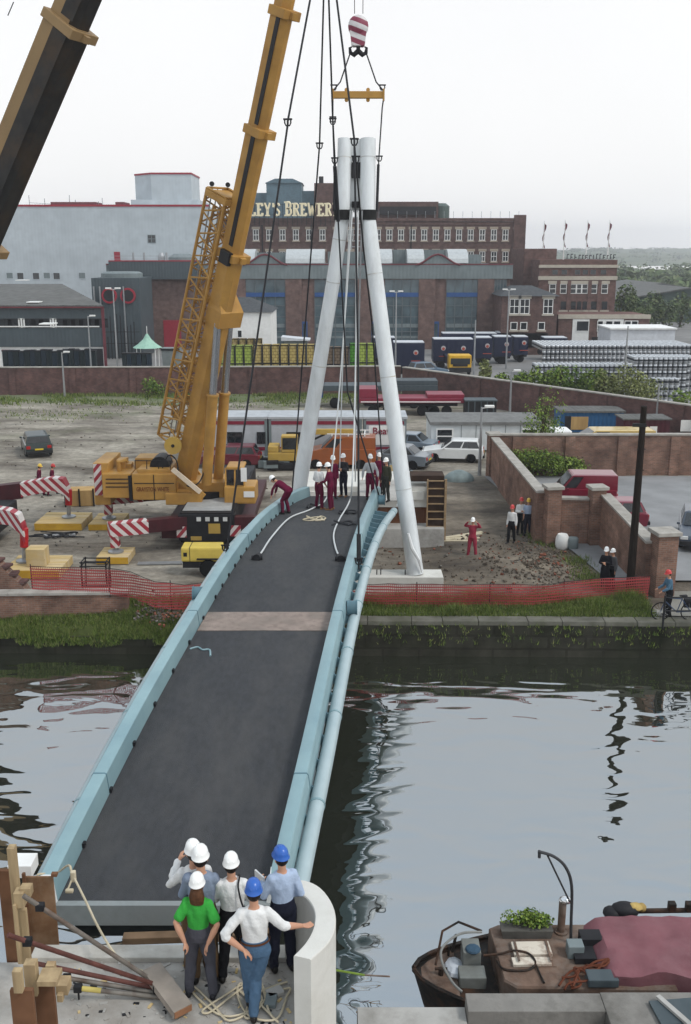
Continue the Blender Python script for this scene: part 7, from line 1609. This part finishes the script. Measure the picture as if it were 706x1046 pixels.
# ropes on the platform and from the parapet
e1 = V((interp(XL,Y0)-.16, Y0+.05, dz(Y0)+PH+.03))
t = thing('rope', 'pale rope tied to the left parapet end and trailing down onto the platform', 'rope', e1); mb = MB(FROPE, origin=e1); mb.tube(spline([e1+V((-.14,0,-.2)), e1+V((-.13,0,.0)), e1+V((.14,0,.02)), at_t(70,884,13.6), at_t(74,893,13.4), at_t(87,919,13.0), at_t(101,948,12.4), at_t(118,975,12.0), G(135,988,4.12), G(146,992,4.12), G(160,997,4.13)], 5), .016, 6); mb.box(at_t(75,895,13.35), (.07,.07,.16), bev=.02); mb.tube(spline([at_t(74,897,13.35), at_t(70,907,13.3), at_t(68,910,13.25)],3), .014, 5); mb.box(at_t(71,910,13.25), (.11,.06,.05), bev=.02); mb.build('strand', t)
for i, (cx, cy, lab) in enumerate(((236,1024,'loose pale rope looped on the floor between the two nearest watchers'),(272,1024,'pale rope trailing on the floor beside the man in jeans'))):
    c = G(cx, cy, PZ+.02); t = thing('rope', lab, 'rope', c); mb = MB(FROPE); rr = random.Random(14+i); ph = rr.random()*6
    mb.tube(spline([(.42*math.sin(k*.9+ph)*rr.uniform(.5,1.1)+.02*k-.2, .30*math.cos(k*1.3+ph)*rr.uniform(.6,1.2), .012+.004*(k%3)) for k in range(16)], 5), .014, 5); mb.build('strand', t)
mb = MB(PLAT, TIM, DARK, CONC); rr = random.Random(2)
for _ in range(260):
    p = G(rr.uniform(70,298), rr.uniform(980,1050), PZ); s = rr.uniform(.01,.035); mb.k = rr.choice((0,0,0,3,3,2,1)); mb.box(p+V((0,0,s*.2)), (s*rr.uniform(1,3.0), s, s*.4), rz=rr.uniform(0,6))
tag(mb.build('floor_debris'), 'chips of timber and concrete littering the platform floor', 'debris', kind='stuff')
for i, (px, py_) in enumerate(((281,1016),(277,1024))):
    p = G(px, py_, PZ); tag(MB(CLADM if i else CONC, origin=p).box(p+V((0,0,.03)), (.2,.14,.06), rz=.5+i, bev=.01).build('block'), ['small broken grey block on the floor beside the curved wall','flat grey offcut nearest the man in jeans'][i], 'block')
# ---------------------------------------------------------------- who stands where
WSH = cloth('white_shirt', (.66,.66,.65)); BSH = cloth('pale_blue_shirt', (.36,.44,.58)); GBS = cloth('grey_blue_shirt', (.22,.26,.33)); GRN = cloth('bright_green_top', (.06,.33,.07)); BLKT = cloth('black_trousers', (.018,.018,.021)); NVT = cloth('navy_trousers', (.022,.024,.04)); JNS = cloth('blue_jeans', (.085,.14,.21)); GJN = cloth('grey_jeans', (.085,.085,.10)); BRT = cloth('brown_trousers', (.13,.09,.055)); MAR_ = cloth('maroon_overalls', (.125,.014,.045)); CRM_ = cloth('faded_crimson_overalls', (.23,.035,.065)); DKC = cloth('dark_coat', (.018,.018,.024)); DEN = cloth('denim_jacket', (.09,.16,.22)); GRT = cloth('pale_grey_sweater', (.40,.41,.42)); DKJ = cloth('dark_jacket', (.05,.05,.055)); PINK = cloth('faded_pink_overalls', (.30,.05,.08))
P_ = lambda px, py: G(px, py, PZ)
def strap(t, q):
    k = q['k']; mb = MB(DARK); s, f, sx = q['s'], q['f'], q['sx']; pts = [q['sh'] + sx*.09 + f*.06 + s*.055, q['sh'] + sx*.1 - f*.03 + s*.07, q['sh'] + sx*.085 - f*.115, q['P'] + s*.3 + sx*.12 - f*.155, q['P'] + s*.1 + sx*.175 - f*.12]
    mb.tube([p*k for p in spline(pts, 4)], (.012*k), 6); o = mb.build('shoulder_strap', t)
def paper(t, q):
    k = q['k']; mb = MB(WHP); w = q['W'][1]; mb.box((w + V((0,.06,-.05)))*k, (.02,.2,.28), rz=.2); mb.build('folded_paper', t)
akimbo = (((.13,-.10,-.23),(.02,-.15,-.46)), ((-.13,-.10,-.23),(-.02,-.15,-.46)))
folded = (((.09,.06,-.27),(-.1,.22,-.24)), ((-.09,.06,-.27),(.1,.2,-.2)))
person('woman in bright green top, grey jeans and white helmet with hands on hips', P_(206,1017), R(-4), 1.65, WHITE_HAT, GRN, GJN, None, None, 'short', mat('dark_trainer', (.03,.03,.035)), HAIRB, True, arms=akimbo, longhair=True, build=.93, legs=(((.13,.02,.5),(.16,-.02,.085)), ((-.12,.02,.5),(-.16,.0,.085))), head_turn=.1)
person('man in white shirt and black trousers with a dark shoulder strap and white helmet', P_(240,1000), R(4), 1.73, WHITE_HAT, WSH, BLKT, None, None, 'rolled', SHOE, HAIRD, True, arms=folded, extras=strap, legs=(((.12,.02,.5),(.13,.05,.085)), ((-.11,.0,.5),(-.15,-.02,.085))))
person('man in white shirt, blue jeans and blue helmet reaching to the curved wall', P_(260,1037), R(6), 1.77, BLUE_HAT, WSH, JNS, None, None, 'rolled', SHOE, HAIRD, True, arms=(((.19,-.02,-.19),(.40,.12,-.31)), ((-.21,-.1,-.2),(.0,-.13,-.38))), legs=(((.03,.02,.5),(-.01,-.08,.085)), ((-.06,.06,.5),(-.05,.16,.085))), hip=(.03,0,.93), lean=.03, curl=.35, belt=BELT)
person('man in pale blue shirt, dark trousers and blue helmet beside the parapet end', P_(290,991), R(26), 1.72, BLUE_HAT, BSH, NVT, None, None, 'long', SHOE, HAIRD, True, arms=(((.08,-.07,-.27),(.02,.16,-.36)), ((-.09,.06,-.26),(-.03,.28,-.22))), legs=(((.09,.0,.5),(.1,-.02,.085)), ((-.1,.04,.5),(-.12,.04,.085))), head_turn=.15, extras=paper)
person('man in grey-blue shirt with dark hair and white helmet behind the woman in green', P_(210,1001), R(3), 1.84, WHITE_HAT, GBS, BRT, None, None, 'rolled', SHOE, HAIRD, True, arms=folded, head_turn=-.05)
person('man in white shirt and white helmet half hidden by the man in grey-blue', P_(203,991), R(14), 1.80, WHITE_HAT, WSH, BRT, None, None, 'long', SHOE, HAIRD, True, arms=(((.07,.0,-.28),(.05,.15,-.45)), ((-.15,.10,-.2),(-.02,.28,-.02))), head_turn=.2)
dk = lambda px, py: deckpt(px, py)
person('worker in maroon overalls bending over the left parapet of the bridge', dk(292,525), R(66), 1.8, WHITE_HAT, None, None, MAR_, None, hair=HAIRD, lean=1.05, arms=(((.04,.16,-.2),(.02,.22,-.42)), ((-.04,.14,-.22),(-.02,.2,-.44))), legs=(((.1,.04,.5),(.12,-.06,.085)), ((-.1,.1,.5),(-.12,.06,.085))), hip=(0,-.12,.9), head_tilt=.35, group=None)
person('worker in white shirt and maroon trousers on the deck beside one in crimson overalls', dk(326,520), R(-40), 1.78, WHITE_HAT, WSH, MAR_, sleeve='rolled', shoes=BOOT, arms=(((.09,.0,-.28),(.1,.14,-.48)), ((-.1,.0,-.27),(.0,.2,-.4))), legs=(((.12,.03,.49),(.16,-.02,.085)), ((-.1,.03,.49),(-.14,.0,.085))))
person('worker in crimson overalls and white helmet facing left on the deck', dk(338,521), R(70), 1.8, WHITE_HAT, None, None, MAR_, shoes=BOOT, arms=(((.07,.1,-.27),(.0,.3,-.32)), ((-.07,.08,-.27),(-.02,.28,-.34))), lean=.12)
person('worker in maroon overalls seen behind the pair on the deck', dk(340,509.5), R(190), 1.76, WHITE_HAT, None, None, MAR_, lean=.05)
person('worker in dark jacket and blue jeans near the far end of the deck', dk(351,507.2), R(160), 1.76, WHITE_HAT, None, None, None, None) if False else person('worker in dark jacket and blue jeans near the far end of the deck', dk(351,507.5), R(150), 1.76, WHITE_HAT, DKJ, NVT, sleeve='long', shoes=BOOT, arms=folded)
person('worker in pale grey sweater and maroon trousers beside the right parapet', dk(378,509.5), R(185), 1.8, WHITE_HAT, GRT, MAR_, sleeve='long', arms=(((.13,.02,-.26),(.16,.08,-.5)), ((-.13,.02,-.26),(-.16,.1,-.48))))
p = V((1.02,39.2,dz(39.2)-.15)); person('worker in maroon at the far right end of the deck, half hidden', V((D(387,500,40.2).x,40.2,3.0)), R(200), 1.72, WHITE_HAT, None, None, MAR_)
person('worker in dark olive clothes leaning on the right parapet end by the pylon leg', V((D(394.5,508,38.0).x,38.0,3.2)), R(140), 1.76, WHITE_HAT, cloth('olive_jacket', (.07,.07,.05)), cloth('olive_trousers', (.05,.05,.045)), sleeve='long')
# ground beneath the two men beyond the deck end
tag(MB(CONC).bx(.6,2.3,39.0,42.8,2.93,2.99).build('gangway'), 'timber gangway between the far deck end and the abutment', 'gangway')
walk = lambda s: (((.1,.16*s,.5),(.1,.24*s,.1)), ((-.1,-.02*s,.5),(-.1,-.26*s,.12)))
person('worker in maroon overalls and yellow helmet walking behind the striped outrigger', G(41,506), R(-80), 1.74, YEL_HAT, None, None, MAR_, legs=walk(1), lean=.12); person('worker in maroon overalls and red helmet walking ahead of the yellow-helmeted one', G(54,506), R(-75), 1.74, RED_HAT, None, None, MAR_, legs=walk(-1), lean=.14)
person('man in faded red overalls with white helmet and arms raised, alone on the mud', G(482,570)+V((0,0,.02)), R(165), 1.78, WHITE_HAT, None, None, PINK, arms=(((.2,.02,.02),(.06,.1,.2)), ((-.2,.02,-.02),(-.06,.12,.2))), legs=(((.13,.02,.49),(.17,-.02,.085)), ((-.13,.02,.49),(-.17,.0,.085))))
person('man in white shirt, black trousers and red helmet walking along the brick wall', G(522,556)+V((0,0,.05)), R(150), 1.78, RED_HAT, WSH, BLKT, sleeve='long', legs=walk(.5))
person('man in white shirt and red helmet close to the brick wall, left of a pair', G(531,546), R(185), 1.78, RED_HAT, WSH, BLKT, sleeve='long', arms=folded); person('man in pale blue shirt and yellow helmet standing against the brick wall', G(538.5,547), R(170), 1.78, YEL_HAT, BSH, NVT, sleeve='rolled')
person('person in long dark coat and white helmet left of a pair by the red fence', G(617,603), R(150), 1.76, WHITE_HAT, None, BLKT, None, DKC, arms=folded); person('person in dark coat and white helmet standing behind another nearer the telegraph pole', G(624,602), R(120), 1.66, WHITE_HAT, cloth('grey_coat_top', (.12,.12,.125)), BLKT, None, None, sleeve='long')
pc = G(682,629,.05); person('cyclist in denim jacket and red cap standing beside a bicycle on the towpath', pc, R(95), 1.74, RED_HAT, DEN, BLKT, sleeve='long', arms=(((.07,.1,-.26),(.05,.3,-.36)), ((-.07,.1,-.26),(-.05,.3,-.36))), lean=.12)
# bicycle
t = thing('bicycle', 'bicycle held by the cyclist in the denim jacket on the towpath', 'bicycle', V((pc.x+.12, pc.y-.42, .05)), R(180)); FR = mat('bike_frame_blue', (.03,.06,.12), .35)
for x in (-.53,.53):
    m = MB(TYRE); ring = [(.33*math.cos(k*.2618), 0, .33+.33*math.sin(k*.2618)) for k in range(25)]; m.tube(ring, .022, 6); o = m.build('wheel', t, True, (x,0,0)); m = MB(STEEL)
    for k in range(14): m.tube([(0,0,.33),(.31*math.cos(k*.449),0,.33+.31*math.sin(k*.449))], .004, 4)
    m.tube([(0,-.04,.33),(0,.04,.33)], .025, 8); m.build('spokes', o)
m = MB(FR); bb, hd_, st_ = V((-.05,0,.3)), V((.38,0,.85)), V((-.2,0,.8))
for a, b in ((bb,hd_+V((.03,0,-.12))),(bb,st_),(st_,hd_),(st_,V((-.53,0,.33))),(bb,V((-.53,0,.33))),(hd_,V((.53,0,.33)))): m.tube([a,b], .018, 6)
m.build('frame', t); m = MB(DARK); m.tube([hd_, hd_+V((.02,0,.16))], .015, 6); m.tube([hd_+V((-.08,-.27,.17)), hd_+V((.04,-.2,.17)), hd_+V((.04,.2,.17)), hd_+V((-.08,.27,.17))], .015, 6); m.build('handlebar', t); m = MB(DARK); m.loft([[(-.36,-.08,.9),(-.36,.08,.9),(-.36,.07,.95),(-.36,-.07,.95)],[(-.1,-.02,.9),(-.1,.02,.9),(-.1,.02,.94),(-.1,-.02,.94)]]); m.tube([st_, V((-.22,0,.91))], .014, 6); m.build('saddle', t); m = MB(DARK); m.box((-.5,-.14,.6), (.36,.14,.34), bev=.04); m.build('pannier', t)
# towpath railing
p = G(678,640,.05); t = thing('railing', 'dark iron post and rail fence at the right end of the towpath', 'railing', (p.x, p.y+.1, .05)); 
for x in (0,1.5,3): m = MB(DARK); m.tube([(x,0,-.1),(x,0,1.12)], .04, 8); m.build('post', t)
for z in (.55,1.05): m = MB(DARK); m.tube([(0,0,z),(3.4,0,z)], .028, 8); m.build('rail', t)
# ---------------------------------------------------------------- air, light, camera
HZ = mat('haze_air', (1,1,1)); nt = HZ.node_tree; nt.nodes.clear(); o_ = nt.nodes.new('ShaderNodeOutputMaterial'); pv = nt.nodes.new('ShaderNodeVolumePrincipled'); pv.inputs['Color'].default_value = (.93,.95,1,1); pv.inputs['Density'].default_value = HAZE_D; pv.inputs['Anisotropy'].default_value = .2; nt.links.new(pv.outputs[0], o_.inputs['Volume'])
mb = MB(HZ); mb.bx(-1300, 1300, -70, 2100, -4.2, 60); hz = mb.build('haze'); tag(hz, 'thin pale summer haze over the whole site', 'haze', kind='stuff')
w = bpy.data.worlds.new('World'); SC.world = w; w.use_nodes = True; nt = w.node_tree; L = nt.links.new; N = nt.nodes.new
bg = nt.nodes['Background']; bg.inputs[1].default_value = .1
SUN_EL, SUN_AZ = R(52), R(118)
sky = N('ShaderNodeTexSky'); sky.sky_type = 'NISHITA'; sky.sun_disc = False; sky.sun_elevation = SUN_EL; sky.sun_rotation = SUN_AZ; sky.air_density = 1.5; sky.dust_density = 5
hs = N('ShaderNodeHueSaturation'); hs.inputs['Saturation'].default_value = .25; L(sky.outputs[0], hs.inputs['Color'])
tc = N('ShaderNodeTexCoord'); sp = N('ShaderNodeSeparateXYZ'); L(tc.outputs['Generated'], sp.inputs[0])
rp = N('ShaderNodeValToRGB'); e = rp.color_ramp.elements; e[0].position = .03; e[0].color = (1,.995,.985,1); e[1].position = .7; e[1].color = (.73,.84,.95,1); q = e.new(.22); q.color = (.93,.935,.945,1); q2 = e.new(.45); q2.color = (.85,.90,.95,1); L(sp.outputs[2], rp.inputs[0])
nz = N('ShaderNodeTexNoise'); nz.inputs['Scale'].default_value = 2.2; nz.inputs['Detail'].default_value = 5; L(tc.outputs['Generated'], nz.inputs['Vector']); mr = N('ShaderNodeMapRange'); mr.inputs[3].default_value = 11.6; mr.inputs[4].default_value = 13.2; L(nz.outputs['Fac'], mr.inputs[0])
sc_ = N('ShaderNodeVectorMath'); sc_.operation = 'SCALE'; L(rp.outputs[0], sc_.inputs[0]); L(mr.outputs[0], sc_.inputs['Scale'])
mx = N('ShaderNodeMixRGB'); mx.inputs[0].default_value = .85; L(hs.outputs[0], mx.inputs[1]); L(sc_.outputs[0], mx.inputs[2]); L(mx.outputs[0], bg.inputs[0])
sl = bpy.data.lights.new('sun', 'SUN'); sl.energy = 1.7; sl.angle = R(11); sl.color = (1,.96,.9); so = bpy.data.objects.new('sun', sl); COL.objects.link(so)
d = V((math.sin(SUN_AZ)*math.cos(SUN_EL), math.cos(SUN_AZ)*math.cos(SUN_EL), math.sin(SUN_EL))); so.rotation_euler = d.to_track_quat('Z', 'Y').to_euler(); so.location = (30,-20,60)
cd = bpy.data.cameras.new('camera'); cd.sensor_fit = 'VERTICAL'; cd.sensor_height = 36; cd.lens = FOC/1046*36; cd.clip_start = .2; cd.clip_end = 4000
co = bpy.data.objects.new('camera', cd); COL.objects.link(co); co.location = (0,0,CAMH); co.rotation_euler = (R(90)-TH,0,0); SC.camera = co
SC.view_settings.view_transform = 'Standard'; SC.view_settings.look = 'None'; SC.view_settings.exposure = 0.0; SC.view_settings.gamma = 1; SC.view_settings.use_curve_mapping = False
SC.cycles.max_bounces = 5; SC.cycles.transparent_max_bounces = 12; SC.cycles.volume_bounces = 0; SC.cycles.volume_step_rate = 10
SC.cycles.use_denoising = True
